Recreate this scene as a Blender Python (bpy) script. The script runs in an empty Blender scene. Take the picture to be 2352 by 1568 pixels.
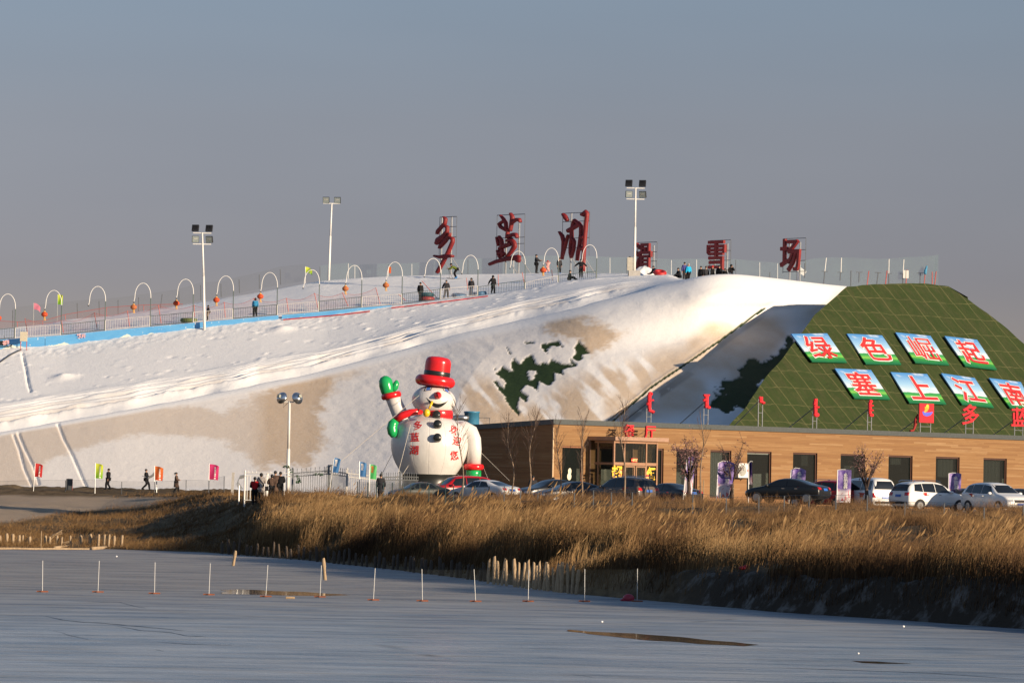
import bpy, bmesh, math, random
import numpy as np
from mathutils import Vector, Matrix
from mathutils.bvhtree import BVHTree

random.seed(7)
rng = np.random.default_rng(7)
scene = bpy.context.scene
COL = scene.collection
R = math.radians

# ------------------------------------------------------------------ camera, sky, sun
F = 9762.0                    # focal length in units of a picture 2352 wide
CAMH = 4.1                    # eye height above the lake ice
PITCH = math.atan(337.8 / F)
ROLL = math.atan(0.0185)
fw = Vector((0, math.cos(PITCH), math.sin(PITCH)))
up0 = Vector((0, -math.sin(PITCH), math.cos(PITCH)))
rt = Vector((1, 0, 0)) * math.cos(ROLL) + up0 * math.sin(ROLL)
up = up0 * math.cos(ROLL) - Vector((1, 0, 0)) * math.sin(ROLL)
cam_d = bpy.data.cameras.new("camera")
cam = bpy.data.objects.new("camera", cam_d)
COL.objects.link(cam)
cam_d.sensor_width = 36.0
cam_d.lens = 36.0 * F / 2352.0
cam_d.clip_start = 1.0
cam_d.clip_end = 9000.0
M = Matrix.Identity(4)
for i in range(3):
    M[i][0], M[i][1], M[i][2] = rt[i], up[i], -fw[i]
M[2][3] = CAMH
cam.matrix_world = M
scene.camera = cam

SUN_AZ = R(53.0)              # to the right of the line from the hill back to the camera
SUN_EL = R(12.0)
sun_dir = Vector((math.sin(SUN_AZ) * math.cos(SUN_EL), -math.cos(SUN_AZ) * math.cos(SUN_EL), math.sin(SUN_EL)))
ld = bpy.data.lights.new("sun", 'SUN')
ld.energy = 5.0
ld.angle = R(0.5)
ld.color = (1.0, 0.80, 0.57)
lo = bpy.data.objects.new("sun", ld)
COL.objects.link(lo)
lo.rotation_euler = (-sun_dir).to_track_quat('-Z', 'Y').to_euler()

w = bpy.data.worlds.new("World")
scene.world = w
w.use_nodes = True
nt = w.node_tree
nt.nodes.clear()
sky = nt.nodes.new("ShaderNodeTexSky")
sky.sky_type = 'NISHITA'
sky.sun_disc = False
sky.sun_elevation = SUN_EL
sky.sun_rotation = math.atan2(sun_dir.x, sun_dir.y)
sky.air_density = 1.0
sky.dust_density = 0.4
sky.ozone_density = 1.4
sky.altitude = 1000
bg = nt.nodes.new("ShaderNodeBackground")
bg.inputs[1].default_value = 0.10
wo = nt.nodes.new("ShaderNodeOutputWorld")
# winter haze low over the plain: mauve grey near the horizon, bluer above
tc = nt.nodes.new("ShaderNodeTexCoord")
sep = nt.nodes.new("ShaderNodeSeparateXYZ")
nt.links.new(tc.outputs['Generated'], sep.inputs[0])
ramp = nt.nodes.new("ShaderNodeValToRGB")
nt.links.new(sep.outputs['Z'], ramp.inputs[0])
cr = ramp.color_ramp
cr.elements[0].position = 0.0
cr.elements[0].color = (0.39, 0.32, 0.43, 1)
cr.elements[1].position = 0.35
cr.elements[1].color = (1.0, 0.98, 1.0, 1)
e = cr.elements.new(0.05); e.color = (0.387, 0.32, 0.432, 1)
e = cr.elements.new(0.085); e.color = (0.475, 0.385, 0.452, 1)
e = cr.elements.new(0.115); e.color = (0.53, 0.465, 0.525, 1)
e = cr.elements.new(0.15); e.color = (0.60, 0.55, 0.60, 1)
hz = nt.nodes.new("ShaderNodeTexNoise"); hz.inputs['Scale'].default_value = 5.0; hz.inputs['Detail'].default_value = 3
hm = nt.nodes.new("ShaderNodeMapping"); hm.inputs['Scale'].default_value = (1, 1, 5)
nt.links.new(tc.outputs['Generated'], hm.inputs['Vector']); nt.links.new(hm.outputs[0], hz.inputs['Vector'])
hr = nt.nodes.new("ShaderNodeValToRGB")            # faint unevenness of the haze
hr.color_ramp.elements[0].position = 0.3; hr.color_ramp.elements[0].color = (0.955, 0.96, 0.965, 1)
hr.color_ramp.elements[1].position = 0.7; hr.color_ramp.elements[1].color = (1.04, 1.035, 1.03, 1)
nt.links.new(hz.outputs['Fac'], hr.inputs[0])
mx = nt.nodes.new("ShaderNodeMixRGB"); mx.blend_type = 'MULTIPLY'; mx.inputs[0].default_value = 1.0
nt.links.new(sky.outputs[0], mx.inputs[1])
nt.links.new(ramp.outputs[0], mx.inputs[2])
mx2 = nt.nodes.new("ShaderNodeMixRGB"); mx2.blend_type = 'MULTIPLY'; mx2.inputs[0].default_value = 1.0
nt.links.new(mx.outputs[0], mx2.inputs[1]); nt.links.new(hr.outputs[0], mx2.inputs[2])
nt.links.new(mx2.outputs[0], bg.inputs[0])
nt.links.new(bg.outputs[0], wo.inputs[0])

vs = scene.view_settings
vs.view_transform = 'Standard'
vs.look = 'None'
vs.gamma = 1
vs.exposure = 0.48
try:
    scene.cycles.max_bounces = 6
    scene.cycles.transparent_max_bounces = 24
    scene.cycles.caustics_reflective = False
    scene.cycles.caustics_refractive = False
except Exception:
    pass

# ------------------------------------------------------------------ pixels of the survey photo <-> metres
K = 4096.0 / 2352.0
def ray(U, V):
    d = rt * (U - 1176.0) + up * (784.0 - V) + fw * F
    return d / d.y
def W(U, V, D):
    d = ray(U, V) * D
    return Vector((d.x, d.y, d.z + CAMH))
def yh(U):
    return 1100.0 + 0.0185 * U
def XZ(U, D, z):              # column U, distance D, height z
    V = yh(U) - (z - CAMH) * F / D
    return W(U, V, D)
def Zm(x0, y0, wd):
    s = 2352.0 / wd
    return lambda x, y: ((x0 + x / s) / K, (y0 + y / s) / K)
zA = Zm(0, 1050, 700); zB = Zm(600, 950, 700); zC = Zm(1250, 900, 700); zD = Zm(1700, 820, 700)
zE = Zm(2350, 700, 700); zF = Zm(3000, 900, 800); zG = Zm(0, 1780, 700); zH = Zm(700, 1750, 700)
zS = Zm(1480, 1400, 500); zI = Zm(1250, 1750, 700); zJ = Zm(1900, 1600, 700); zK = Zm(2450, 1600, 600)
zL = Zm(2700, 1750, 700); zM = Zm(3396, 1750, 700); zN = Zm(1100, 2100, 1300); zO = Zm(2200, 2150, 1896)
z1 = Zm(0, 800, 1400); z2 = Zm(1300, 700, 1400); z3 = Zm(2600, 700, 1400); z4 = Zm(0, 1700, 1400)
z5 = Zm(1300, 1350, 1000); z6 = Zm(0, 1200, 1400); z7 = Zm(1400, 1050, 1600); z8 = Zm(3000, 1100, 1096)
zP = Zm(2550, 1540, 300); zQ = Zm(3000, 1560, 400); zR = Zm(3560, 1560, 536)

# ------------------------------------------------------------------ materials
MATS = {}
def mat(name, col, rough=0.6, metal=0.0, spec=0.5, var=0.12, scale=6.0, coat=0.0, alpha=1.0):
    if name in MATS:
        return MATS[name]
    m = bpy.data.materials.new(name)
    m.use_nodes = True
    n = m.node_tree
    b = n.nodes["Principled BSDF"]
    b.inputs['Roughness'].default_value = rough
    b.inputs['Metallic'].default_value = metal
    b.inputs['Specular IOR Level'].default_value = spec
    b.inputs['Coat Weight'].default_value = coat
    b.inputs['Alpha'].default_value = alpha
    if var > 0:
        t = n.nodes.new("ShaderNodeTexNoise"); t.inputs['Scale'].default_value = scale; t.inputs['Detail'].default_value = 5
        c = n.nodes.new("ShaderNodeTexCoord")
        n.links.new(c.outputs['Object'], t.inputs['Vector'])
        r = n.nodes.new("ShaderNodeValToRGB")
        r.color_ramp.elements[0].position = 0.3
        r.color_ramp.elements[1].position = 0.7
        r.color_ramp.elements[0].color = (col[0] * (1 - var), col[1] * (1 - var), col[2] * (1 - var), 1)
        r.color_ramp.elements[1].color = (min(1, col[0] * (1 + var)), min(1, col[1] * (1 + var)), min(1, col[2] * (1 + var)), 1)
        n.links.new(t.outputs['Fac'], r.inputs[0])
        n.links.new(r.outputs[0], b.inputs['Base Color'])
    else:
        b.inputs['Base Color'].default_value = (*col, 1)
    MATS[name] = m
    return m

class NT:                      # small node helper
    def __init__(s, m):
        s.t = m.node_tree
    def n(s, typ, **kw):
        x = s.t.nodes.new(typ)
        for k, v in kw.items():
            if k.startswith('i_'):
                x.inputs[k[2:].replace('_', ' ')].default_value = v
            else:
                setattr(x, k, v)
        return x
    def l(s, a, b):
        s.t.links.new(a, b)
    def math(s, op, a, b=None, c=None):
        x = s.t.nodes.new("ShaderNodeMath"); x.operation = op
        for i, v in enumerate((a, b, c)):
            if v is None: continue
            if isinstance(v, (int, float)): x.inputs[i].default_value = v
            else: s.l(v, x.inputs[i])
        return x.outputs[0]
    def mix(s, f, a, b, blend='MIX'):
        x = s.t.nodes.new("ShaderNodeMixRGB"); x.blend_type = blend
        for i, v in enumerate((f, a, b)):
            if isinstance(v, (int, float)): x.inputs[i].default_value = v
            elif isinstance(v, tuple): x.inputs[i].default_value = (*v[:3], 1)
            else: s.l(v, x.inputs[i])
        return x.outputs[0]
    def noise(s, vec, scale, detail=4, rough=0.55):
        x = s.t.nodes.new("ShaderNodeTexNoise")
        x.inputs['Scale'].default_value = scale; x.inputs['Detail'].default_value = detail; x.inputs['Roughness'].default_value = rough
        s.l(vec, x.inputs['Vector'])
        return x.outputs['Fac']
    def mapping(s, vec, scale=(1, 1, 1), rot=(0, 0, 0)):
        x = s.t.nodes.new("ShaderNodeMapping")
        x.inputs['Scale'].default_value = scale; x.inputs['Rotation'].default_value = rot
        s.l(vec, x.inputs['Vector'])
        return x.outputs[0]
    def ramp(s, f, stops):
        x = s.t.nodes.new("ShaderNodeValToRGB")
        e = x.color_ramp.elements
        while len(e) < len(stops): e.new(0.5)
        for k, (p, c) in enumerate(stops):
            e[k].position = p
            e[k].color = (c, c, c, 1) if isinstance(c, (int, float)) else (*c, 1)
        s.l(f, x.inputs[0])
        return x.outputs[0]
    def bump(s, h, strength, dist):
        x = s.t.nodes.new("ShaderNodeBump")
        x.inputs['Strength'].default_value = strength; x.inputs['Distance'].default_value = dist
        s.l(h, x.inputs['Height'])
        return x.outputs[0]

def newmat(name):
    m = bpy.data.materials.new(name); m.use_nodes = True
    return m, NT(m), m.node_tree.nodes["Principled BSDF"]

# ------------------------------------------------------------------ objects
def tag(o, label, cat, group=None, kind=None):
    if label: o["label"] = label
    if cat: o["category"] = cat
    if group: o["group"] = group
    if kind: o["kind"] = kind
    return o
def thing(name, label, cat, loc=(0, 0, 0), rz=0.0, group=None):
    o = bpy.data.objects.new(name, None)
    o.empty_display_size = 0.3
    COL.objects.link(o)
    o.location = loc
    o.rotation_euler = (0, 0, rz)
    return tag(o, label, cat, group)
def link(name, me, parent=None, mats=None):
    o = bpy.data.objects.new(name, me)
    COL.objects.link(o)
    if mats:
        me.materials.clear()
        for m in (mats if isinstance(mats, (list, tuple)) else [mats]): me.materials.append(m)
    if parent: o.parent = parent
    return o
def copy_tree(o, parent=None):
    c = o.copy(); COL.objects.link(c)
    if parent: c.parent = parent
    for ch in list(o.children): copy_tree(ch, c)
    return c

class MB:
    def __init__(s):
        s.v, s.f, s.m = [], [], []
    def add(s, vs, fs, m=0):
        o = len(s.v)
        s.v += [tuple(x) for x in vs]
        for f in fs:
            s.f.append(tuple(o + i for i in f)); s.m.append(m)
        return s
    def box(s, c, d, rz=0.0, m=0, rx=0.0, ry=0.0):
        h = [x / 2 for x in d]
        rot = Matrix.Rotation(rz, 3, 'Z') @ Matrix.Rotation(ry, 3, 'Y') @ Matrix.Rotation(rx, 3, 'X')
        vs = [rot @ Vector((sx * h[0], sy * h[1], sz * h[2])) + Vector(c) for sx in (-1, 1) for sy in (-1, 1) for sz in (-1, 1)]
        return s.add(vs, [(0, 1, 3, 2), (4, 6, 7, 5), (0, 4, 5, 1), (2, 3, 7, 6), (0, 2, 6, 4), (1, 5, 7, 3)], m)
    def tube(s, pts, rad, n=6, m=0, flat=None, closed=False):
        pts = [Vector(p) for p in pts]
        if isinstance(rad, (int, float)): rad = [rad] * len(pts)
        rings = []
        prevx = None
        for i, p in enumerate(pts):
            a = pts[max(0, i - 1)]; b = pts[min(len(pts) - 1, i + 1)]
            if closed: a = pts[i - 1]; b = pts[(i + 1) % len(pts)]
            t = (b - a)
            t = t.normalized() if t.length > 1e-9 else Vector((0, 0, 1))
            if flat is not None:
                nz = Vector(flat).normalized()
                x = t.cross(nz)
                if x.length < 1e-6: x = Vector((1, 0, 0))
                x.normalize(); y = nz
            else:
                if prevx is None:
                    ref = Vector((0, 0, 1)) if abs(t.z) < 0.9 else Vector((1, 0, 0))
                    x = t.cross(ref).normalized()
                else:
                    x = (prevx - t * prevx.dot(t))
                    x = x.normalized() if x.length > 1e-6 else t.cross(Vector((0, 0, 1))).normalized()
                y = t.cross(x)
            prevx = x
            rr = rad[i]
            ra, rb = rr if isinstance(rr, tuple) else (rr, rr)
            rings.append([p + x * (ra * math.cos(2 * math.pi * k / n)) + y * (rb * math.sin(2 * math.pi * k / n)) for k in range(n)])
        vs = [q for r_ in rings for q in r_]
        fs = []
        L = len(rings)
        for i in range(L if closed else L - 1):
            j = (i + 1) % L
            for k in range(n):
                k2 = (k + 1) % n
                fs.append((i * n + k, i * n + k2, j * n + k2, j * n + k))
        if not closed:
            fs.append(tuple(range(n - 1, -1, -1)))
            fs.append(tuple((L - 1) * n + k for k in range(n)))
        return s.add(vs, fs, m)
    def bar(s, a, b, r, n=5, m=0):
        return s.tube([a, b], r, n, m)
    def lathe(s, prof, n=24, c=(0, 0, 0), m=0, rot=None):
        vs, fs = [], []
        rot = rot or Matrix.Identity(3)
        c = Vector(c)
        for (r_, z) in prof:
            for k in range(n):
                a = 2 * math.pi * k / n
                vs.append(rot @ Vector((r_ * math.cos(a), r_ * math.sin(a), z)) + c)
        for i in range(len(prof) - 1):
            for k in range(n):
                k2 = (k + 1) % n
                fs.append((i * n + k, i * n + k2, (i + 1) * n + k2, (i + 1) * n + k))
        fs.append(tuple(range(n - 1, -1, -1)))
        fs.append(tuple((len(prof) - 1) * n + k for k in range(n)))
        return s.add(vs, fs, m)
    def ball(s, c, r_, n=12, k=8, m=0, rot=None):
        if isinstance(r_, (int, float)): r_ = (r_, r_, r_)
        rot = rot or Matrix.Identity(3)
        c = Vector(c)
        vs, fs = [], []
        for i in range(k + 1):
            th = math.pi * (0.02 + 0.96 * i / k)
            for j in range(n):
                a = 2 * math.pi * j / n
                vs.append(rot @ Vector((r_[0] * math.sin(th) * math.cos(a), r_[1] * math.sin(th) * math.sin(a), -r_[2] * math.cos(th))) + c)
        for i in range(k):
            for j in range(n):
                j2 = (j + 1) % n
                fs.append((i * n + j, i * n + j2, (i + 1) * n + j2, (i + 1) * n + j))
        fs.append(tuple(range(n - 1, -1, -1)))
        fs.append(tuple(k * n + j for j in range(n)))
        return s.add(vs, fs, m)
    def grid(s, fn, nu, nv, m=0):
        vs = [fn(i / nu, j / nv) for j in range(nv + 1) for i in range(nu + 1)]
        fs = [(j * (nu + 1) + i, j * (nu + 1) + i + 1, (j + 1) * (nu + 1) + i + 1, (j + 1) * (nu + 1) + i) for j in range(nv) for i in range(nu)]
        return s.add(vs, fs, m)
    def mesh(s, name, smooth=False):
        me = bpy.data.meshes.new(name)
        me.from_pydata(s.v, [], s.f)
        if any(s.m): me.polygons.foreach_set("material_index", s.m)
        if smooth: me.polygons.foreach_set("use_smooth", [True] * len(s.f))
        me.update()
        return me
    def build(s, name, mats, parent=None, smooth=False):
        return link(name, s.mesh(name, smooth), parent, mats)

def np_mesh(name, verts, faces, smooth=True):          # faces: (n,4) or (n,3) int array
    me = bpy.data.meshes.new(name)
    n, k = faces.shape
    me.vertices.add(len(verts)); me.loops.add(n * k); me.polygons.add(n)
    me.vertices.foreach_set("co", np.asarray(verts, dtype=np.float32).ravel())
    me.loops.foreach_set("vertex_index", faces.astype(np.int32).ravel())
    me.polygons.foreach_set("loop_start", np.arange(0, n * k, k, dtype=np.int32))
    me.polygons.foreach_set("loop_total", np.full(n, k, dtype=np.int32))
    if smooth: me.polygons.foreach_set("use_smooth", np.ones(n, dtype=bool))
    me.update(calc_edges=True)
    return me
def set_attr(me, name, arr):
    a = me.attributes.new(name, 'FLOAT', 'POINT')
    a.data.foreach_set("value", np.asarray(arr, dtype=np.float32).ravel())
def grid_faces(nr, nc):
    i = np.arange(nr - 1)[:, None] * nc + np.arange(nc - 1)[None, :]
    return np.stack([i, i + 1, i + nc + 1, i + nc], -1).reshape(-1, 4)
_H = np.random.default_rng(3).random((256, 256))
def vn(x, y):                                            # smooth value noise in 0..1
    x = np.asarray(x, float); y = np.asarray(y, float)
    xi = np.floor(x).astype(int); yi = np.floor(y).astype(int)
    a = x - xi; b = y - yi
    a = a * a * (3 - 2 * a); b = b * b * (3 - 2 * b)
    g = lambda i, j: _H[(xi + i) & 255, (yi + j) & 255]
    return (g(0, 0) * (1 - a) + g(1, 0) * a) * (1 - b) + (g(0, 1) * (1 - a) + g(1, 1) * a) * b
def fbm(x, y, o=4):
    s = 0; amp = 0.5; t = 0
    for k in range(o):
        s = s + amp * vn(x * 2 ** k + 17.3 * k, y * 2 ** k + 9.1 * k); t += amp; amp *= 0.5
    return s / t
def poly_sd(px, py, poly):                               # signed distance, positive inside
    d = np.full(px.shape, 1e9); ins = np.zeros(px.shape, bool)
    n = len(poly)
    for i in range(n):
        ax, ay = poly[i]; bx, by = poly[(i + 1) % n]
        ex, ey = bx - ax, by - ay
        t = np.clip(((px - ax) * ex + (py - ay) * ey) / (ex * ex + ey * ey + 1e-12), 0, 1)
        d = np.minimum(d, np.hypot(px - ax - t * ex, py - ay - t * ey))
        c = (ay > py) != (by > py)
        xx = ax + (py - ay) / (by - ay + 1e-12) * ex
        ins ^= c & (px < xx)
    return np.where(ins, d, -d)
def seg_d(px, py, pts):
    d = np.full(px.shape, 1e9)
    for (ax, ay), (bx, by) in zip(pts[:-1], pts[1:]):
        ex, ey = bx - ax, by - ay
        t = np.clip(((px - ax) * ex + (py - ay) * ey) / (ex * ex + ey * ey + 1e-12), 0, 1)
        d = np.minimum(d, np.hypot(px - ax - t * ex, py - ay - t * ey))
    return d
def smooth01(x): 
    x = np.clip(x, 0, 1); return x * x * (3 - 2 * x)

# a character as a flat or extruded mesh, 1 unit high, centred
GL = {}
def glyph(ch, bold=0.0, depth=0.0, sx=1.0):
    key = (ch, bold, depth)
    if key not in GL:
        c = bpy.data.curves.new("text", 'FONT'); c.body = ch; c.size = 1; c.offset = bold; c.extrude = depth / 2; c.resolution_u = 2
        o = bpy.data.objects.new("text", c); COL.objects.link(o)
        dg = bpy.context.evaluated_depsgraph_get()
        me = bpy.data.meshes.new_from_object(o.evaluated_get(dg))
        vs = [v.co.copy() for v in me.vertices]; fs = [tuple(p.vertices) for p in me.polygons]
        bpy.data.objects.remove(o); bpy.data.curves.remove(c); bpy.data.meshes.remove(me)
        x0 = min(v.x for v in vs); x1 = max(v.x for v in vs); y0 = min(v.y for v in vs); y1 = max(v.y for v in vs)
        GL[key] = ([Vector((v.x - (x0 + x1) / 2, v.y - (y0 + y1) / 2, v.z)) for v in vs], fs)
    return GL[key]
def text_into(mb, s, origin, ex, ey, size, bold=0.03, depth=0.0, sx=1.0, m=0):
    ex = Vector(ex); ey = Vector(ey); en = ex.cross(ey).normalized()
    vs, fs = glyph(s, bold, depth)
    mb.add([Vector(origin) + ex * (v.x * size * sx) + ey * (v.y * size) + en * v.z * size for v in vs], fs, m)
# ================================================================== THE SETTING
def itp(x, pts):
    p = sorted(pts)
    return np.interp(x, [a for a, b in p], [b for a, b in p])
def gsm(a, sig):
    k = np.exp(-0.5 * (np.arange(-3 * sig, 3 * sig + 1) / sig) ** 2); k /= k.sum()
    n = len(k) // 2
    return np.convolve(np.pad(a, n, mode='edge'), k, mode='valid')
# ---- shoreline of the lake
SHORE = np.array([(-420, 262), (-60, 257), (-30.5, 256), (-23.7, 257), (-18, 252), (-11.3, 233), (-6, 212), (-1.5, 190.6), (2.5, 168.5), (5.3, 160), (9.4, 147.3), (13.3, 140), (16.1, 133.6), (25, 115), (60, 85), (140, 60), (420, 40)], float)
def shore_dist(x, y):
    d = np.full(np.shape(x), 1e9)
    for (ax, ay), (bx, by) in zip(SHORE[:-1], SHORE[1:]):
        ex, ey = bx - ax, by - ay
        t = np.clip(((x - ax) * ex + (y - ay) * ey) / (ex * ex + ey * ey), 0, 1)
        d = np.minimum(d, np.hypot(x - ax - t * ex, y - ay - t * ey))
    s = np.interp(x, SHORE[:, 0], SHORE[:, 1])
    return np.where(y >= s, d, -d)
def ground_z(x, y, rough=True):
    x = np.asarray(x, float); y = np.asarray(y, float)
    d = shore_dist(x, y)
    wd = np.interp(x, [-60, -30, -25, -20, -15, -6, 2, 9, 16, 40], [88, 84, 64, 34, 11, 9, 11, 14, 16, 18])
    cliff = np.interp(x, [-30, -12, -4, 2, 8, 16, 40], [0.05, 0.05, 0.2, 0.5, 1.1, 1.35, 1.4])
    t = np.clip(d / wd, 0, 1)
    z = cliff * smooth01(d / 1.0) + (3.2 - cliff) * (0.55 * smooth01(t) + 0.45 * t)
    if rough:
        k = smooth01(d / 4.0) * np.where(d > wd + 14, 0.12, 1.0)
        lf = np.interp(x, [-26, -18, -12], [0.25, 0.6, 1.0])
        z = z + k * lf * (1.15 * (fbm(x / 5.5, y / 5.5, 3) - 0.5) + 0.28 * (vn(x / 1.3 + 7, y / 1.3) - 0.5))
        fr = smooth01(1 - np.abs(d - 0.7) / 1.0) * cliff
        z = z + fr * 0.5 * (fbm(x / 0.9, y / 0.9, 3) - 0.5)
    # low berm of dug earth that carries the path on the left
    bm = np.exp(-((y - 347) / 4.5) ** 2) * smooth01((-8 - x) / 10)
    z = z + bm * (0.35 + 0.5 * (fbm(x / 1.2, y / 1.2, 3) - 0.5))
    return z
gu = np.concatenate([np.linspace(-2600, -260, 40), np.linspace(-250, 2600, 420), np.linspace(2650, 6500, 50)])
gk = np.concatenate([np.linspace(0, 1.6, 14), np.linspace(1.75, 40, 170), np.linspace(41, 130, 90), np.linspace(140, 600, 30), [900, 1500, 3000, 6000]])
GX = (gu - 1176) / F
ds = []
for g in GX:                                             # where each column meets the shoreline
    lo_, hi_ = 20.0, 400.0
    for _ in range(40):
        mid = (lo_ + hi_) / 2
        if mid < np.interp(g * mid, SHORE[:, 0], SHORE[:, 1]): lo_ = mid
        else: hi_ = mid
    ds.append(hi_)
ds = np.array(ds)
GD = ds[None, :] + gk[:, None]
gx = GX[None, :] * GD
gz = ground_z(gx, GD)
gz[0] = -0.5
gverts = np.stack([gx, GD, gz], -1).reshape(-1, 3)
gfaces = grid_faces(len(gk), len(gu))
gme = np_mesh("ground", gverts, gfaces)
gdist = shore_dist(gx, GD)
gU = 1176 + gx / GD * F; gV = yh(gU) - (gz - CAMH) * F / GD
SP = [(-400, 1136), (-100, 1136), (200, 1140), (420, 1143), (345, 1158), (250, 1170), (150, 1180), (60, 1193), (-60, 1205), (-400, 1230)]
sandm = smooth01((poly_sd(gU, gV, SP) + 9 * (fbm(gx / 2.0, GD / 5) - 0.5)) / 7 + 0.5)
set_attr(gme, "sand", sandm)
set_attr(gme, "park", smooth01((gdist - 26) / 5) * smooth01((gx + 14) / 4))
set_attr(gme, "clay", smooth01((gx - 4) / 4) * smooth01((1.9 - gdist) / 0.8))
m_ground, N, B = newmat("dry_bank_soil")
co = N.n("ShaderNodeNewGeometry").outputs['Position']
a_s = N.n("ShaderNodeAttribute", attribute_name="sand").outputs['Fac']
a_p = N.n("ShaderNodeAttribute", attribute_name="park").outputs['Fac']
a_c = N.n("ShaderNodeAttribute", attribute_name="clay").outputs['Fac']
n1 = N.noise(N.mapping(co, (1.3, 0.5, 1.3)), 1.0, 8, 0.7)
n2 = N.noise(co, 0.35, 4)
soil = N.mix(N.ramp(n1, [(0.35, 0.0), (0.65, 1.0)]), (0.07, 0.045, 0.025), (0.24, 0.165, 0.09))
soil = N.mix(N.ramp(n2, [(0.4, 0.0), (0.7, 0.6)]), soil, (0.10, 0.075, 0.04))
sand = N.mix(N.noise(N.mapping(co, (0.5, 0.15, 0.5)), 1.0, 5), (0.34, 0.26, 0.185), (0.44, 0.345, 0.255))
c = N.mix(a_s, soil, sand)
c = N.mix(a_p, c, N.mix(n1, (0.20, 0.17, 0.14), (0.33, 0.29, 0.24)))
clay = N.mix(N.ramp(N.noise(co, 0.9, 6, 0.7), [(0.52, 0.0), (0.66, 1.0)]), (0.05, 0.038, 0.028), (0.17, 0.155, 0.14))
c = N.mix(a_c, c, clay)
N.l(c, B.inputs['Base Color']); B.inputs['Roughness'].default_value = 0.95; B.inputs['Specular IOR Level'].default_value = 0.1
N.l(N.bump(N.noise(co, 3.0, 8, 0.7), 0.7, 0.15), B.inputs['Normal'])
ground = link("ground", gme, None, m_ground); tag(ground, None, None, kind="structure")

# ---- frozen lake
ice = MB()
ice.grid(lambda u, v: (-700 + 1400 * u, -80 + 420 * v, 0), 60, 40)
m_ice, N, B = newmat("lake_ice")
co = N.n("ShaderNodeNewGeometry").outputs['Position']
sp = N.n("ShaderNodeSeparateXYZ"); N.l(co, sp.inputs[0])
far = N.ramp(N.math('MULTIPLY', N.math('SUBTRACT', sp.outputs['Y'], 100), 0.011), [(0.15, 0.0), (0.75, 1.0)])
st = N.noise(N.mapping(co, (0.16, 0.50, 1)), 1.0, 7, 0.7)
st2 = N.noise(N.mapping(co, (0.5, 2.4, 1)), 1.0, 6, 0.7)
gr = N.noise(co, 5.0, 4, 0.8)
base = N.mix(N.ramp(st, [(0.40, 0.0), (0.58, 1.0)]), (0.105, 0.155, 0.215), (0.36, 0.385, 0.40))
base = N.mix(N.ramp(st2, [(0.45, 0.0), (0.7, 0.8)]), base, (0.38, 0.355, 0.33))
base = N.mix(N.math('MULTIPLY', far, N.ramp(gr, [(0.42, 0.0), (0.66, 1.0)])), base, (0.40, 0.335, 0.29))
crack = N.n("ShaderNodeTexVoronoi", feature='DISTANCE_TO_EDGE', i_Scale=0.06); N.l(N.mapping(N.mix(0.6, co, N.n("ShaderNodeTexNoise", i_Scale=0.4).outputs['Color'], 'ADD'), (0.6, 1.6, 1)), crack.inputs['Vector'])
cm = N.ramp(crack.outputs['Distance'], [(0.0, 1.0), (0.012, 0.0)])
base = N.mix(N.math('MULTIPLY', cm, N.ramp(st, [(0.5, 0.0), (0.62, 0.75)])), base, (0.05, 0.055, 0.065))
N.l(base, B.inputs['Base Color'])
N.l(N.ramp(N.math('ADD', N.math('MULTIPLY', st2, 0.6), N.math('MULTIPLY', far, 0.5)), [(0.2, 0.22), (0.55, 0.45), (0.9, 0.85)]), B.inputs['Roughness'])
B.inputs['IOR'].default_value = 1.31
stx = N.noise(N.mapping(co, (0.22, 1.1, 1)), 1.0, 7, 0.7)
sl_ = N.ramp(N.math('SUBTRACT', stx, N.math('MULTIPLY', far, 0.06)), [(0.38, 0.0), (0.46, 0.10), (0.56, 0.55), (0.7, 0.8)])
N.l(sl_, B.inputs['Specular IOR Level'])
N.l(N.bump(N.math('ADD', st2, N.math('MULTIPLY', gr, 0.35)), 0.22, 0.06), B.inputs['Normal'])
tag(ice.build("lake_ice", m_ice), None, None, kind="structure")

# ---- long refrozen cracks in the ice
def ice_crack(pts, w_):
    mb = MB(); q = []
    for a_, b_ in zip(pts[:-1], pts[1:]):
        for k in range(10):
            t = k / 10; q.append((a_[0] + (b_[0] - a_[0]) * t, a_[1] + (b_[1] - a_[1]) * t))
    vs = []
    for i, (u, v) in enumerate(q):
        D = CAMH * F / (v - yh(u)); p = W(u, v, D)
        j = (vn(p.x * 0.7 + 3, p.y) - 0.5) * 0.5; ww = w_ * (0.3 + 1.2 * vn(i * 0.35, 5.0)) * min(1, 0.15 + i / 6, 0.15 + (len(q) - 1 - i) / 6)
        vs += [(p.x, p.y + j - ww, 0.004), (p.x, p.y + j + ww, 0.004)]
    mb.add(vs, [(2 * i, 2 * i + 2, 2 * i + 3, 2 * i + 1) for i in range(len(q) - 1)])
    tag(mb.build("ice_crack", mat("dark_crack_ice", (0.035, 0.04, 0.05), 0.5)), None, None, kind="structure")
ice_crack([z4(290, 1277), z4(420, 1302), z4(560, 1320), z4(700, 1326), z4(860, 1343), z4(1040, 1358), z4(1180, 1372), z4(1255, 1378)], 0.16)
ice_crack([z4(760, 1340), z4(950, 1374), z4(1150, 1390), z4(1250, 1412), z4(1390, 1416)], 0.12)
ice_crack([z4(580, 1182), z4(700, 1186), z4(800, 1186), z4(905, 1212), z4(990, 1228)], 0.10)
ice_crack([z4(1030, 1503), z4(1105, 1518)], 0.10); ice_crack([z4(360, 1376), z4(520, 1420), z4(610, 1442)], 0.08); ice_crack([z4(1060, 1450), z4(1250, 1466), z4(1600, 1474)], 0.08)
ice_crack([zO(320, 538), zO(400, 543)], 0.10); ice_crack([zO(1100, 640), zO(1500, 655), zO(1900, 668), zO(2352, 700)], 0.10); ice_crack([zO(130, 675), zO(230, 692)], 0.08)

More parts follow.
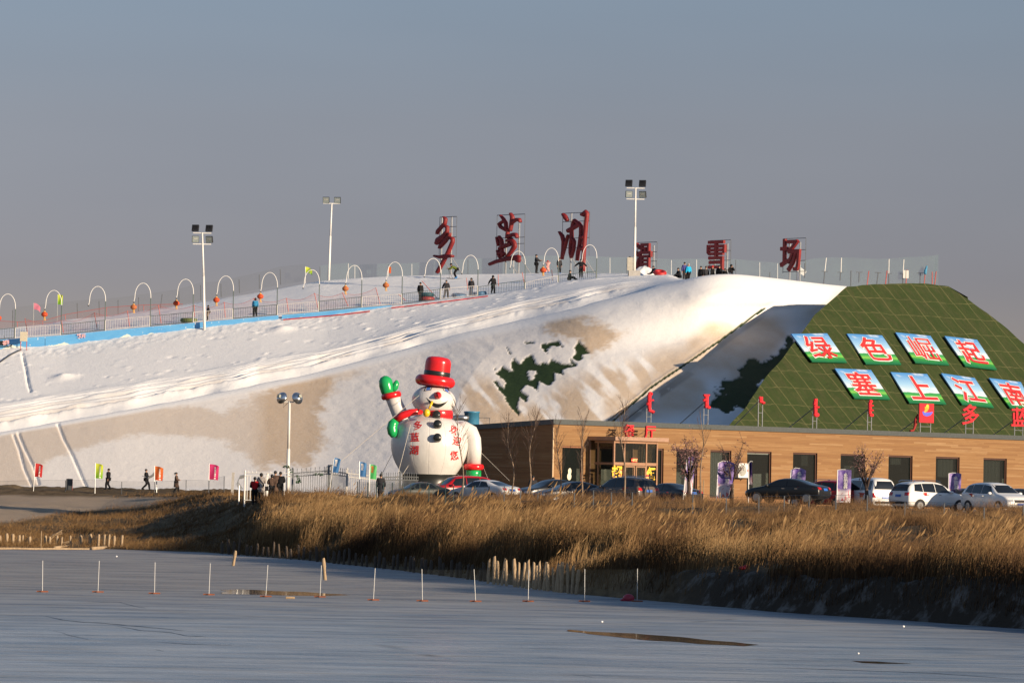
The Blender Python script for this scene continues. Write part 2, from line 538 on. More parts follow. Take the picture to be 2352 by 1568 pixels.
# ---- melt-water puddles lying on the ice
m_wat, N, B = newmat("melt_water")
co = N.n("ShaderNodeNewGeometry").outputs['Position']
N.l(N.mix(N.noise(co, 1.5, 4), (0.045, 0.04, 0.03), (0.09, 0.075, 0.05)), B.inputs['Base Color'])
B.inputs['Roughness'].default_value = 0.06
def on_ice(U, V, z=0.0):
    D = (CAMH - z) * F / (V - yh(U))
    p = W(U, V, D); p.z = z
    return p
def puddle(pts):
    mb = MB()
    p3 = [on_ice(*q, 0.006) for q in pts]
    n = 48
    cx = sum((p for p in p3), Vector()) / len(p3)
    ring = []
    for i in range(len(p3)):
        a, b = p3[i], p3[(i + 1) % len(p3)]
        for k in range(8):
            q = a.lerp(b, k / 8)
            j = (vn(q.x * 0.9, q.y * 0.5) - 0.5) * 0.5
            ring.append(Vector((q.x + j, q.y + 3 * j * 0.6, 0.006)))
    mb.add([cx] + ring, [(0, 1 + i, 1 + (i + 1) % len(ring)) for i in range(len(ring))])
    tag(mb.build("water_puddle", m_wat), None, None, kind="structure")
puddle([z4(1510, 1103), z4(1620, 1098), z4(1800, 1106), z4(2050, 1118), z4(2200, 1128), z4(2400, 1136), z4(2200, 1142), z4(1900, 1140), z4(1600, 1130), z4(1500, 1130)])
puddle([zO(95, 452), zO(290, 464), zO(430, 470), zO(640, 490), zO(860, 510), zO(1050, 526), zO(960, 534), zO(740, 524), zO(500, 506), zO(330, 490), zO(180, 474)])
puddle([zO(1490, 607), zO(1620, 610), zO(1780, 622), zO(1650, 620), zO(1560, 616)])

# ---- the artificial snow hill
hu = np.arange(-330, 2310, 3.0)
nU = len(hu)
T = lambda pts, s=10: gsm(itp(hu, pts), s)
Ds_toe = T([(-300, 354), (0, 352), (250, 350), (500, 348), (750, 345), (1000, 340), (1200, 334), (1350, 330), (1550, 326), (1800, 323), (2300, 322)])
z_toe = np.full(nU, 3.35)
V_edge = T([(-300, 1045), (0, 993), (150, 967), (300, 940), (450, 912), (600, 881), (700, 861), (850, 822), (950, 795), (1050, 765), (1200, 733), (1330, 703), (1450, 672), (1550, 648), (1600, 634), (1650, 628), (1690, 628), (1730, 632), (1800, 640), (1890, 651), (1950, 657), (2050, 662), (2300, 668)], 6)
D_edge = T([(-300, 360), (0, 361), (250, 362), (500, 364), (750, 366), (1000, 367), (1200, 366), (1350, 364), (1640, 363), (1730, 366), (1800, 370), (1890, 376), (1950, 381), (2050, 386), (2300, 394)])
V_foot = T([(-300, 970), (0, 927), (150, 905), (300, 880), (450, 857), (600, 828), (750, 803), (860, 775), (1000, 735), (1200, 690), (1350, 659), (1450, 644), (1530, 636), (2300, 600)], 6)
D_foot = T([(-300, 371), (0, 371), (500, 374), (1000, 377), (1450, 379), (2300, 400)])
V_front = T([(-300, 805), (0, 779.5), (140, 769.7), (241, 759.5), (345, 750), (443, 741), (535, 733), (636, 724), (732, 716), (830, 706), (923, 699), (1011, 688), (1097, 680), (1205, 664), (1282, 648), (1370, 638), (1450, 634), (1530, 631), (2300, 600)], 4)
BAN = lambda u: np.interp(u, [-300, 0, 150, 300, 450, 600, 750, 860, 900, 2300], [20, 20, 22, 17, 12, 8, 9, 4, 1.5, 1.5])
V_bank = V_front + BAN(hu)
D_bank = np.full(nU, 384.0); D_front = np.full(nU, 384.6)
V_crest = T([(-300, 792), (0, 751.6), (102, 741), (147, 729), (239, 722.6), (342, 707), (444, 692), (512, 678), (635, 657.6), (732, 638), (785, 635), (815, 631.6), (893, 627.5), (1054, 624), (1225, 623.5), (1327, 626), (1447, 627), (1550, 629), (2300, 600)], 5)
D_crest = T([(-300, 405), (0, 405), (600, 409), (800, 412), (1225, 415), (1450, 410), (1600, 406), (2300, 420)])
zf = lambda V, D: CAMH - (V - yh(hu)) / F * D
z_edge = zf(V_edge, D_edge); z_foot = zf(V_foot, D_foot); z_bank = zf(V_bank, D_bank)
z_front = zf(V_front, D_front); z_crest = zf(V_crest, D_crest)
rb = smooth01((hu - 1530) / 90)                          # to the right everything behind the edge is one hidden plateau
z_foot = z_foot * (1 - rb) + (z_edge + 0.15) * rb
z_bank = z_bank * (1 - rb) + (z_edge - 0.15) * rb
z_front = z_front * (1 - rb) + (z_edge - 0.15) * rb
z_crest = z_crest * (1 - rb) + (z_edge - 0.3) * rb
D_foot = D_foot * (1 - rb) + (D_edge + 9) * rb
D_bank = D_bank * (1 - rb) + (D_edge + 15) * rb
D_front = D_front * (1 - rb) + (D_edge + 15.5) * rb
D_crest = D_crest * (1 - rb) + (D_edge + 34) * rb
sink = smooth01((hu - 1950) / 60)                        # the hill ends under the turf mound
for z_ in (z_edge, z_foot, z_bank, z_front, z_crest): z_ -= sink * (z_ - 1.0)
z_lane = z_front + 0.35; D_lane = D_front + 6
rowsD = [Ds_toe - 8, Ds_toe, D_edge, D_foot, D_bank, D_front, D_lane, D_crest, D_crest + 30, D_crest + 110]
rowsZ = [z_toe - 2.5, z_toe, z_edge, z_foot, z_bank, z_front, z_lane, z_crest, z_crest - 3.5, np.full(nU, 2.0)]
cnt = [5, 190, 70, 80, 3, 18, 70, 20, 14]
HD, HZ, HS = [], [], []
for i, n in enumerate(cnt):
    for k in range(n):
        t = k / n
        HD.append(rowsD[i] * (1 - t) + rowsD[i + 1] * t); HZ.append(rowsZ[i] * (1 - t) + rowsZ[i + 1] * t); HS.append(i + t)
HD.append(rowsD[-1]); HZ.append(rowsZ[-1]); HS.append(len(cnt))
HD = np.array(HD); HZ = np.array(HZ); HS = np.array(HS)
S2 = np.repeat(HS[:, None], nU, 1); U2 = np.repeat(hu[None, :], len(HS), 0)
# round the shoulders
for it in range(26):
    for A in (HD, HZ):
        sm = (A[:-2] + A[2:]) / 2
        wgt = np.exp(-((HS[1:-1] - 2.0) / 0.07) ** 2) + np.exp(-((HS[1:-1] - 3.0) / 0.10) ** 2) + np.exp(-((HS[1:-1] - 7.0) / 0.12) ** 2) + np.exp(-((HS[1:-1] - 1.03) / 0.04) ** 2)
        A[1:-1] += (sm - A[1:-1]) * np.clip(wgt, 0, 1)[:, None] * 0.9
HV = yh(U2) - (HZ - CAMH) * F / HD                        # picture row of every point of the survey
HX = (U2 - 1176 + 0.0185 * (HV - 784)) / F * HD
# broad scoop of the right-hand chute, the kerb ridge beside it
CH = [(1790, 690), (1763, 703), (1627, 801), (1493, 898), (1413, 966), (1330, 1030)]
dchute = seg_d(U2, HV, CH)
sgn = np.sign((U2 - 1763) * (898 - 703) - (HV - 703) * (1493 - 1763)) # which side of the kerb line
dch = dchute * np.where((U2 - 1763) * 195 + (HV - 703) * 270 > 0, 1, -1)
low = smooth01((S2 - 1.0) / 0.12) * smooth01((2.02 - S2) / 0.1)
nzq = fbm(HX / 4, HZ / 4, 2)
lowp = smooth01((S2 - 1.0) / 0.06) * smooth01((2.0 - S2) / 0.30)
t_ = np.clip((dch + 300) / 315, 0, 1)
push = lowp * 8.0 * (0.6 * t_ + 0.4 * t_ ** 2) * smooth01((HV - 650) / 60)
k_ = 1 + push / HD                                        # the chute lies further back than the face beside it
HD *= k_; HX *= k_; HZ = CAMH + (HZ - CAMH) * k_
HZ += low * 0.14 * np.exp(-(dch / 8) ** 2) * smooth01((HV - 650) / 60)
HZ += low * 0.10 * np.sin((U2 * 0.72 + HV * 0.62) / 46.0 + 2 * nzq) * smooth01((U2 - 1430) / 90) * smooth01((dch * -1 - 14) / 30) * 0.55
# ruts of the service track
s3 = np.clip(S2 - 2, 0, 1); on3 = ((S2 > 2) & (S2 < 3.02)).astype(float)
wob = 0.05 * (vn(U2 / 60, U2 * 0) - 0.5)
def ridge(c, wd): return np.exp(-((s3 - c - wob) / wd) ** 2)
fade3 = smooth01((1520 - U2) / 120)
cl = fbm(HX / 0.55, HD / 0.9, 3)
lanes = np.zeros_like(HZ)
for c_, w_, a_ in ((0.15, 0.085, -0.55), (0.30, 0.04, 0.22), (0.365, 0.03, -0.16), (0.42, 0.035, 0.30), (0.50, 0.045, -0.30), (0.575, 0.03, 0.20), (0.62, 0.025, -0.16), (0.68, 0.03, 0.24), (0.74, 0.03, -0.20), (0.79, 0.02, 0.12), (0.84, 0.025, -0.14), (0.89, 0.02, 0.10), (0.935, 0.02, -0.12)):
    lanes += a_ * ridge(c_, w_) * (0.55 + 0.9 * vn(U2 / 45 + 31 * c_, U2 * 0 + c_ * 9))
HZ += on3 * fade3 * (lanes + 0.22 * ridge(0.33, 0.06) * (cl - 0.4))
HZ += on3 * 0.12 * (fbm(HX / 2.6, HD / 1.2, 3) - 0.5) * fade3
# lumps, footprints, clods below the lane, packed ski slope
bank = smooth01((S2 - 2.96) / 0.06) * smooth01((4.02 - S2) / 0.03)
clod = smooth01((S2 - 3.72) / 0.12) * bank
HZ += clod * 0.11 * (fbm(HX / 0.45, HD / 0.45, 3) - 0.45)
HZ += bank * (1 - clod) * 0.05 * (fbm(HX / 6, HD / 3, 3) - 0.5)
for k in range(120):
    u0 = random.uniform(-20, 1250); s0 = random.uniform(3.02, 3.75) if k < 110 else random.uniform(2.1, 2.98)
    iu = int((u0 - hu[0]) / 3); ir = int(np.searchsorted(HS, s0))
    r0 = random.uniform(0.10, 0.26); a0 = random.choice((-1, 1, 1)) * random.uniform(0.03, 0.09)
    if k in (5, 50): r0, a0 = 0.6, 0.3
    sl = (slice(max(0, ir - 16), ir + 16), slice(max(0, iu - 12), iu + 12))
    HZ[sl] += a0 * np.exp(-(((HX[sl] - HX[ir, iu]) / (r0 * 1.5)) ** 2 + ((HD[sl] - HD[ir, iu]) / r0) ** 2))
face = smooth01((S2 - 1.02) / 0.05) * smooth01((1.97 - S2) / 0.05)
rgh = smooth01((U2 - 640) / 260)
HZ += face * (0.03 + 0.05 * rgh) * (fbm(HX / 0.8 + 0.3 * HZ, HZ / 0.45, 4) - 0.5)
HZ += face * 0.55 * (fbm(HX / 13, HZ / 9 + 3, 2) - 0.5) * smooth01((2.0 - S2) / 0.15)
ski = smooth01((S2 - 5.0) / 0.1) * smooth01((7.3 - S2) / 0.2)
HZ += ski * 0.08 * (fbm(HX / 1.6, HD / 0.5, 3) - 0.5)
TRK = [[z6(92, 905), z6(130, 1000), z6(165, 1130), z6(225, 1265)], [z6(125, 895), z6(165, 990), z6(225, 1110), z6(262, 1230)], [z6(392, 835), z6(430, 930), z6(490, 1040), z6(560, 1200), z6(580, 1240)], [z6(150, 360), z6(175, 470), z6(190, 560), z6(205, 610)]]
trk = np.zeros_like(HZ)
for t_ in TRK: trk = np.maximum(trk, np.exp(-(seg_d(U2, HV, t_) / 2.6) ** 2))
HZ -= trk * 0.16
# heap of cleared snow on the crest
hp = zE(770, 1345); hx0 = (hp[0] - 1176) / F * 392
iu_h = int((hp[0] - hu[0]) / 3)
HV = yh(U2) - (HZ - CAMH) * F / HD

# what lies on the snow: blown sand, bare turf
nz1 = fbm(HX / 1.3 + HZ * 0.5, HZ / 0.7, 4); nz2 = fbm(HX / 5, HZ / 4, 3); fine = vn(HX / 0.25, HZ / 0.12)
SAND1 = [z6(0, 895), z6(400, 810), z6(800, 740), z6(1050, 695), z6(1250, 710), z6(1500, 750), z6(1650, 700), z6(1750, 620), z6(1900, 490), z6(2200, 430), z6(2352, 410), z6(2500, 380), z6(2560, 400), z6(2352, 520), z6(2200, 640), z6(2130, 760), z6(2150, 870), z6(2200, 960), z6(2050, 1100), z6(1750, 1120), z6(1650, 1040), z6(1500, 950), z6(1200, 900), z6(1000, 890), z6(800, 930), z6(500, 1010), z6(300, 1080), z6(250, 1200), z6(285, 1290), z6(-700, 1400), z6(-700, 1020)]
sd = poly_sd(U2, HV, SAND1)
rag = 9 + 14 * smooth01((U2 - 470) / 160)
sand1 = smooth01((sd + (nz1 - 0.5) * 2.2 * rag + (fine - 0.5) * rag * 0.8) / (rag * 0.9) * 0.5 + 0.5)
deep = smooth01((U2 - 560) / 90) * smooth01((780 - U2) / 40)
sand1 *= 0.46 + 0.44 * deep
def pz7(l): return [z7(*p) for p in l]
SAND2 = pz7([(1120, 310), (1180, 292), (1260, 305), (1400, 345), (1560, 400), (1640, 415), (1560, 470), (1490, 500), (1420, 560), (1370, 530), (1330, 460), (1200, 430), (1140, 380)])
sand2 = smooth01((poly_sd(U2, HV, SAND2) + (nz1 - 0.5) * 44 + (fine - .5) * 16) / 16 * 0.5 + 0.5) * 0.9
SAND3 = pz7([(650, 740), (760, 690), (860, 690), (930, 820), (1060, 850), (1300, 740), (1500, 620), (1700, 600), (1960, 500), (2120, 500), (1760, 780), (1560, 960), (700, 1000)])
streak = fbm((HX * 0.8 + HZ * 0.75) / 0.8, (HX * 0.6 - HZ * 0.8) / 2.6, 4)
sand3 = smooth01((poly_sd(U2, HV, SAND3) + (nz2 - 0.5) * 60) / 30 * 0.5 + 0.5) * smooth01((streak - 0.36) / 0.2) * 0.85
SAND4 = [z3(-300, 1520), z3(0, 1330), z3(400, 1000), z3(800, 940), z3(1100, 860), z3(1250, 750), z3(1400, 740), z3(960, 1080), z3(700, 1310), z3(420, 1590), z3(-300, 1650)]
sand4 = smooth01((poly_sd(U2, HV, SAND4) + (nz2 - 0.5) * 26) / 18 * 0.5 + 0.5) * (0.55 + 0.4 * nz1) * smooth01((nz2 - 0.30) / 0.25)
tint = face * 0.16 * smooth01((1500 - U2) / 300) + face * 0.07
rutsand = on3 * fade3 * 0.45 * (ridge(0.36, 0.06) + 0.8 * ridge(0.62, 0.05)) * smooth01((vn(U2 / 70, s3 * 0 + 3) - 0.35) / 0.2)
cleared = np.exp(-((S2 - 5.25) / 0.22) ** 2) * smooth01((U2 - 480) / 60) * smooth01((1020 - U2) / 60) * smooth01((nz1 - 0.42) / 0.12) * 0.8
lip = np.exp(-((S2 - 7.0) / 0.10) ** 2) * smooth01((640 - U2) / 80) * 0.9 * (0.5 + nz1)
sandA = np.clip(np.maximum.reduce([sand1 * face, sand2 * face, sand3 * face, sand4 * low, rutsand, cleared, lip]) + tint, 0, 1)
sandA *= (1 - 0.8 * trk)
TURF = [pz7([(860, 645), (900, 610), (950, 630), (960, 560), (1000, 590), (1060, 545), (1100, 600), (1180, 595), (1180, 560), (1230, 600), (1320, 600), (1240, 620), (1250, 655), (1200, 640), (1195, 690), (1160, 710), (1110, 690), (1105, 755), (1040, 720), (1010, 740), (1060, 840), (1000, 790), (985, 840), (995, 900), (930, 830), (855, 700), (905, 735), (925, 700), (890, 670)]),
        pz7([(1150, 480), (1225, 455), (1275, 520), (1240, 490), (1160, 492)]), pz7([(1128, 478), (1140, 480), (1172, 560), (1150, 525)]),
        pz7([(1340, 455), (1350, 455), (1408, 540), (1365, 536), (1372, 570), (1330, 582), (1308, 560), (1320, 535), (1325, 490)]), pz7([(1283, 538), (1330, 598), (1305, 590)]),
        pz7([(905, 470), (965, 560), (940, 540)]), pz7([(1030, 466), (1085, 468), (1060, 472)]), pz7([(818, 545), (862, 640), (840, 610)])]
turf = np.zeros_like(HZ)
for p_ in TURF: turf = np.maximum(turf, smooth01((poly_sd(U2, HV, p_) + (nz1 - 0.47) * 13.0 + (fine - 0.5) * 4) / 1.4 + 0.5))
turf *= smooth01((np.hypot((U2 - z7(1070, 655)[0]) / 1.1, HV - z7(1070, 655)[1]) - 6 + (nz1 - .5) * 22 + (fine - .5) * 5) / 1.5)
kerb = np.exp(-(dch / 2.6) ** 2) * smooth01((HV - 700) / 10) * smooth01((980 - HV) / 20)
turf = np.maximum(turf * np.maximum(face, low), np.where(kerb > 0.45, 1, 0) * smooth01((HV - 703) / 3))
TF2 = [z3(*q) for q in ((830, 1215), (950, 1100), (960, 1200), (720, 1420), (640, 1580), (380, 1560), (440, 1480), (520, 1440), (470, 1400), (560, 1360), (640, 1340), (610, 1290), (700, 1260), (760, 1265))]
turf = np.maximum(turf, low * smooth01((poly_sd(U2, HV, TF2) + (nz1 - 0.47) * 40 + (fine - 0.5) * 8) / 3 + 0.5))
dirt = smooth01((12 - np.abs(dch - 22)) / 8) * smooth01((HV - 820) / 80) * (nz1 > 0.46) * 0.5
HZ -= 0.09 * turf * face                                  # bare turf lies a hand below the snow crust
hv_ = np.stack([HX, HD, HZ], -1).reshape(-1, 3)
hf_ = grid_faces(len(HS), nU)
hme = np_mesh("snow_hill", hv_, hf_)
set_attr(hme, "sand", sandA); set_attr(hme, "turf", turf); set_attr(hme, "dirt", dirt)
m_snow, N, B = newmat("hill_snow")
co = N.n("ShaderNodeNewGeometry").outputs['Position']
aS = N.n("ShaderNodeAttribute", attribute_name="sand").outputs['Fac']
aT = N.n("ShaderNodeAttribute", attribute_name="turf").outputs['Fac']
aD = N.n("ShaderNodeAttribute", attribute_name="dirt").outputs['Fac']
nn = N.noise(co, 1.6, 8, 0.75); nf = N.noise(N.mapping(co, (1, 1, 1.8)), 5.0, 6, 0.7)
snowc = N.mix(nn, (0.80, 0.796, 0.794), (0.87, 0.867, 0.865))
sandc = N.mix(nf, (0.42, 0.30, 0.19), (0.60, 0.455, 0.31))
f = N.math('MULTIPLY', aS, N.ramp(nf, [(0.3, 0.72), (0.7, 1.0)]))
c = N.mix(f, snowc, sandc)
turfc = N.mix(N.noise(N.mapping(co, (4, 4, 1.2)), 1.0, 4), (0.013, 0.028, 0.010), (0.030, 0.055, 0.018))
c = N.mix(aD, c, (0.12, 0.10, 0.085))
c = N.mix(aT, c, turfc)
N.l(c, B.inputs['Base Color']); B.inputs['Roughness'].default_value = 0.75; B.inputs['Specular IOR Level'].default_value = 0.25
crust = N.ramp(N.noise(N.mapping(co, (0.9, 0.5, 2.6), (0, 0.35, 0)), 1.1, 7, 0.8), [(0.44, 0.0), (0.56, 1.0)])
N.l(N.bump(N.math('ADD', N.math('ADD', nn, N.math('MULTIPLY', nf, 0.6)), N.math('MULTIPLY', crust, 0.16)), 0.40, 0.08), B.inputs['Normal'])
hill = link("snow_hill", hme, None, m_snow); tag(hill, None, None, kind="structure")
dg0 = None
BV_h = BVHTree.FromPolygons([tuple(v) for v in hv_], [tuple(int(i) for i in q) for q in hf_])
BV_g = BVHTree.FromPolygons([tuple(v) for v in gverts], [tuple(int(i) for i in q) for q in gfaces])
def hit(U, V, which=None):                               # ground point seen at this picture position
    d = ray(U, V).normalized(); o = Vector((0, 0, CAMH)); best = None
    for bv in ((BV_h, BV_g) if which is None else (which,)):
        r_ = bv.ray_cast(o, d)
        if r_[0] is not None and (best is None or r_[3] < best[1]): best = (r_[0], r_[3])
    return best[0] if best else None
def drop(x, y):                                          # ground height below a point
    z = None
    for bv in (BV_h, BV_g):
        r_ = bv.ray_cast(Vector((x, y, 80)), Vector((0, 0, -1)))
        if r_[0] is not None and (z is None or r_[0].z > z): z = r_[0].z
    return z if z is not None else 0.0
def at(U, D):                                            # ground point in column U at distance D
    x = (U - 1176 + 6.0) / F * D
    for _ in range(2):
        z = drop(x, D); V = yh(U) - (z - CAMH) * F / D; x = (U - 1176 + 0.0185 * (V - 784)) / F * D
    return Vector((x, D, drop(x, D)))

# ---- heap of cleared snow beside the light pole
mb = MB()
p0 = at(zE(770, 1300)[0], 390)
def heap(u, v):
    a = 2 * math.pi * u; r_ = v
    k = 1 + 0.25 * (float(vn(math.cos(a) * 2 + 5, math.sin(a) * 2 + 5)) - 0.5)
    x = 1.75 * r_ * math.cos(a) * k; y = 1.6 * r_ * math.sin(a) * k
    return (p0.x + x, p0.y + y, p0.z - 0.75 + 1.55 * (1 - r_ ** 2.2) + 0.22 * (float(fbm(x * 2.2 + 3, y * 2.2, 3)) - 0.5))
mb.grid(heap, 48, 14)
tag(mb.build("snow_heap", m_snow, None, True), "lumpy heap of cleared white snow on the hill crest", "snow heap")

# ---- green turf mound
BETA = math.atan(0.93)
AL = R(45)
MO = Vector((-7.1, 297.0, 3.0)); E1 = Vector((math.cos(AL), math.sin(AL), 0)); E2 = Vector((-math.sin(AL) * math.cos(BETA), math.cos(AL) * math.cos(BETA), math.sin(BETA)))
EN = E1.cross(E2).normalized()
if EN.z < 0: EN = -EN
def on_mound(U, V, off=0.0):
    d = ray(U, V); o = Vector((0, 0, CAMH))
    t = (MO + EN * off - o).dot(EN) / d.dot(EN)
    p = o + d * t - MO
    return p.dot(E1), p.dot(E2)
def mpt(a, b, off=0.0): return MO + E1 * a + E2 * b + EN * off
outline_left = [on_mound(*q) for q in [(1945, 655), (1880, 718), (1820, 790), (1750, 880), (1680, 975)]]
bl = outline_left[-1]; bl2 = outline_left[-2]
def left_a(b):
    pts = sorted([(q[1], q[0]) for q in outline_left])
    if b < pts[0][0]:
        return pts[0][1] + (b - pts[0][0]) * (pts[1][1] - pts[0][1]) / (pts[1][0] - pts[0][0])
    return float(np.interp(b, [p[0] for p in pts], [p[1] for p in pts]))
right_o = [on_mound(*q) for q in [(2180, 657), (2262, 715), (2352, 786)]]
def right_a(b):
    pts = sorted([(q[1], q[0]) for q in right_o])
    if b < pts[0][0]:
        return pts[0][1] + (b - pts[0][0]) * (pts[1][1] - pts[0][1]) / (pts[1][0] - pts[0][0])
    return float(np.interp(b, [p[0] for p in pts], [p[1] for p in pts]))
tops = [on_mound(*q) for q in [(1945, 656), (2000, 652), (2060, 650), (2120, 651), (2180, 657)]]
def top_b(a): return float(np.interp(a, [q[0] for q in tops], [q[1] for q in tops]))
mv, muv = [], []
nb, na = 60, 90
bt = [tops[0][1], tops[-1][1]]
vs_, fs_ = [], []
for j in range(nb + 1):
    for i in range(na + 1):
        u = i / na; v = j / nb
        aT_ = tops[0][0] + (tops[-1][0] - tops[0][0]) * u
        bT_ = top_b(aT_)
        b = bT_ * v
        a = left_a(b) * (1 - u) + right_a(b) * u
        a += 0.9 * (float(fbm(b / 4.0 + 3, u * 3, 3)) - 0.5) * (abs(u - 0.5) * 2) ** 4
        b += 0.2 * (float(fbm(a / 3.5 + 7, 1.0, 3)) - 0.5) * v ** 6
        wv = 0.30 * (float(fbm(a / 3.4, b / 3.0, 3)) - 0.5)
        seam = abs(((a + 0.12 * math.sin(b)) / 1.9) % 1.0 - 0.5)
        vs_.append(mpt(a, b, wv)); muv.append((a, b))
for j in range(nb):
    for i in range(na):
        fs_.append((j * (na + 1) + i, j * (na + 1) + i + 1, (j + 1) * (na + 1) + i + 1, (j + 1) * (na + 1) + i))
def ext(idx, off, tag_uv):                               # strip of faces from a border to an offset copy
    o = len(vs_)
    for k in idx:
        vs_.append(vs_[k] + (off(k) if callable(off) else off)); muv.append((muv[k][0] + tag_uv[0], muv[k][1] + tag_uv[1]))
    n = list(range(o, o + len(idx)))
    for k in range(len(idx) - 1):
        fs_.append((idx[k], idx[k + 1], n[k + 1], n[k]))
    return n
leftb = [j * (na + 1) for j in range(nb + 1)]
topb = [nb * (na + 1) + i for i in range(na + 1)]
rightb = [j * (na + 1) + na for j in range(nb + 1)]
lz = lambda k: Vector((-5.6 + 3.8 * min(1, leftb.index(k) / nb), 3.5 + 3.0 * min(1, leftb.index(k) / nb), -8.0 + 3.0 * min(1, leftb.index(k) / nb))) if k in leftb else Vector((-2, 1, -4))
lf = ext(leftb, lz, (-6, 0))
tf = ext(topb, Vector((3.0, 12.0, -0.35)), (0, 9))
tf2 = ext(tf, Vector((4.0, 30.0, -19)), (0, 30))
rf = ext(rightb, Vector((9.0, 16.0, -9.0)), (9, 0))
rf2 = ext(rf, Vector((6.0, 12.0, -12.0)), (9, 0))
mme = bpy.data.meshes.new("turf_mound"); mme.from_pydata([tuple(v) for v in vs_], [], fs_)
uvl = mme.uv_layers.new(name="metres")
for lp in mme.loops: uvl.data[lp.index].uv = muv[lp.vertex_index]
mme.update()
m_turf, N, B = newmat("green_turf")
uv = N.n("ShaderNodeUVMap", uv_map="metres").outputs[0]
sx = N.n("ShaderNodeSeparateXYZ"); N.l(uv, sx.inputs[0])
wob_ = N.noise(uv, 0.5, 3)
ua = N.math('ADD', N.math('MULTIPLY', sx.outputs['X'], 1 / 1.95), N.math('MULTIPLY', wob_, 0.22))
vb = N.math('ADD', N.math('MULTIPLY', sx.outputs['Y'], 1 / 2.05), N.math('MULTIPLY', wob_, 0.30))
la = N.math('ABSOLUTE', N.math('SUBTRACT', N.math('FRACT', ua), 0.5)); lb = N.math('ABSOLUTE', N.math('SUBTRACT', N.math('FRACT', vb), 0.5))
lines = N.math('MAXIMUM', N.ramp(la, [(0.468, 0.0), (0.482, 1.0)]), N.math('MULTIPLY', N.ramp(lb, [(0.474, 0.0), (0.486, 1.0)]), N.ramp(N.noise(uv, 1.2, 3), [(0.35, 0.3), (0.6, 1.0)])))
cell = N.n("ShaderNodeCombineXYZ"); N.l(N.math('FLOOR', N.math('ADD', ua, 0.5)), cell.inputs[0]); N.l(N.math('FLOOR', N.math('ADD', vb, 0.5)), cell.inputs[1])
wn = N.n("ShaderNodeTexWhiteNoise"); N.l(cell.outputs[0], wn.inputs['Vector'])
g1 = N.mix(wn.outputs['Value'], (0.036, 0.058, 0.018), (0.047, 0.069, 0.022))
worn = N.ramp(N.noise(N.mapping(uv, (1.4, 0.45, 1)), 1.0, 6, 0.7), [(0.44, 0.0), (0.72, 0.9)])
g1 = N.mix(worn, g1, (0.088, 0.079, 0.040))
g1 = N.mix(N.noise(N.mapping(uv, (9, 2, 1)), 1.0, 4), g1, (0.028, 0.042, 0.012))
side = N.math('LESS_THAN', la, 0.46)
fold = N.ramp(N.math('FRACT', N.math('ADD', ua, 0.5)), [(0.0, 1.0), (0.06, 0.0)])
g1 = N.mix(N.math('MULTIPLY', lines, 0.55), g1, (0.155, 0.145, 0.066))
N.l(g1, B.inputs['Base Color']); B.inputs['Roughness'].default_value = 0.9; B.inputs['Specular IOR Level'].default_value = 0.15
hgt = N.math('ADD', N.math('MULTIPLY', fold, 0.9), N.math('MULTIPLY', N.noise(uv, 6, 4), 0.5))
N.l(N.bump(hgt, 0.6, 0.10), B.inputs['Normal'])
m_dsnow, N, B = newmat("dirty_snow")
co = N.n("ShaderNodeNewGeometry").outputs['Position']
N.l(N.mix(N.ramp(N.noise(N.mapping(co, (1, 1, 1.5)), 1.6, 7, 0.75), [(0.42, 0.0), (0.6, 1.0)]), (0.14, 0.11, 0.085), (0.62, 0.57, 0.52)), B.inputs['Base Color'])
B.inputs['Roughness'].default_value = 0.9
fl0 = nb * na
mound = link("turf_mound", mme, None, [m_turf, m_dsnow])
for k in range(nb):
    if k > nb * 0.62: mme.polygons[fl0 + k].material_index = 1
tag(mound, None, None, kind="structure")

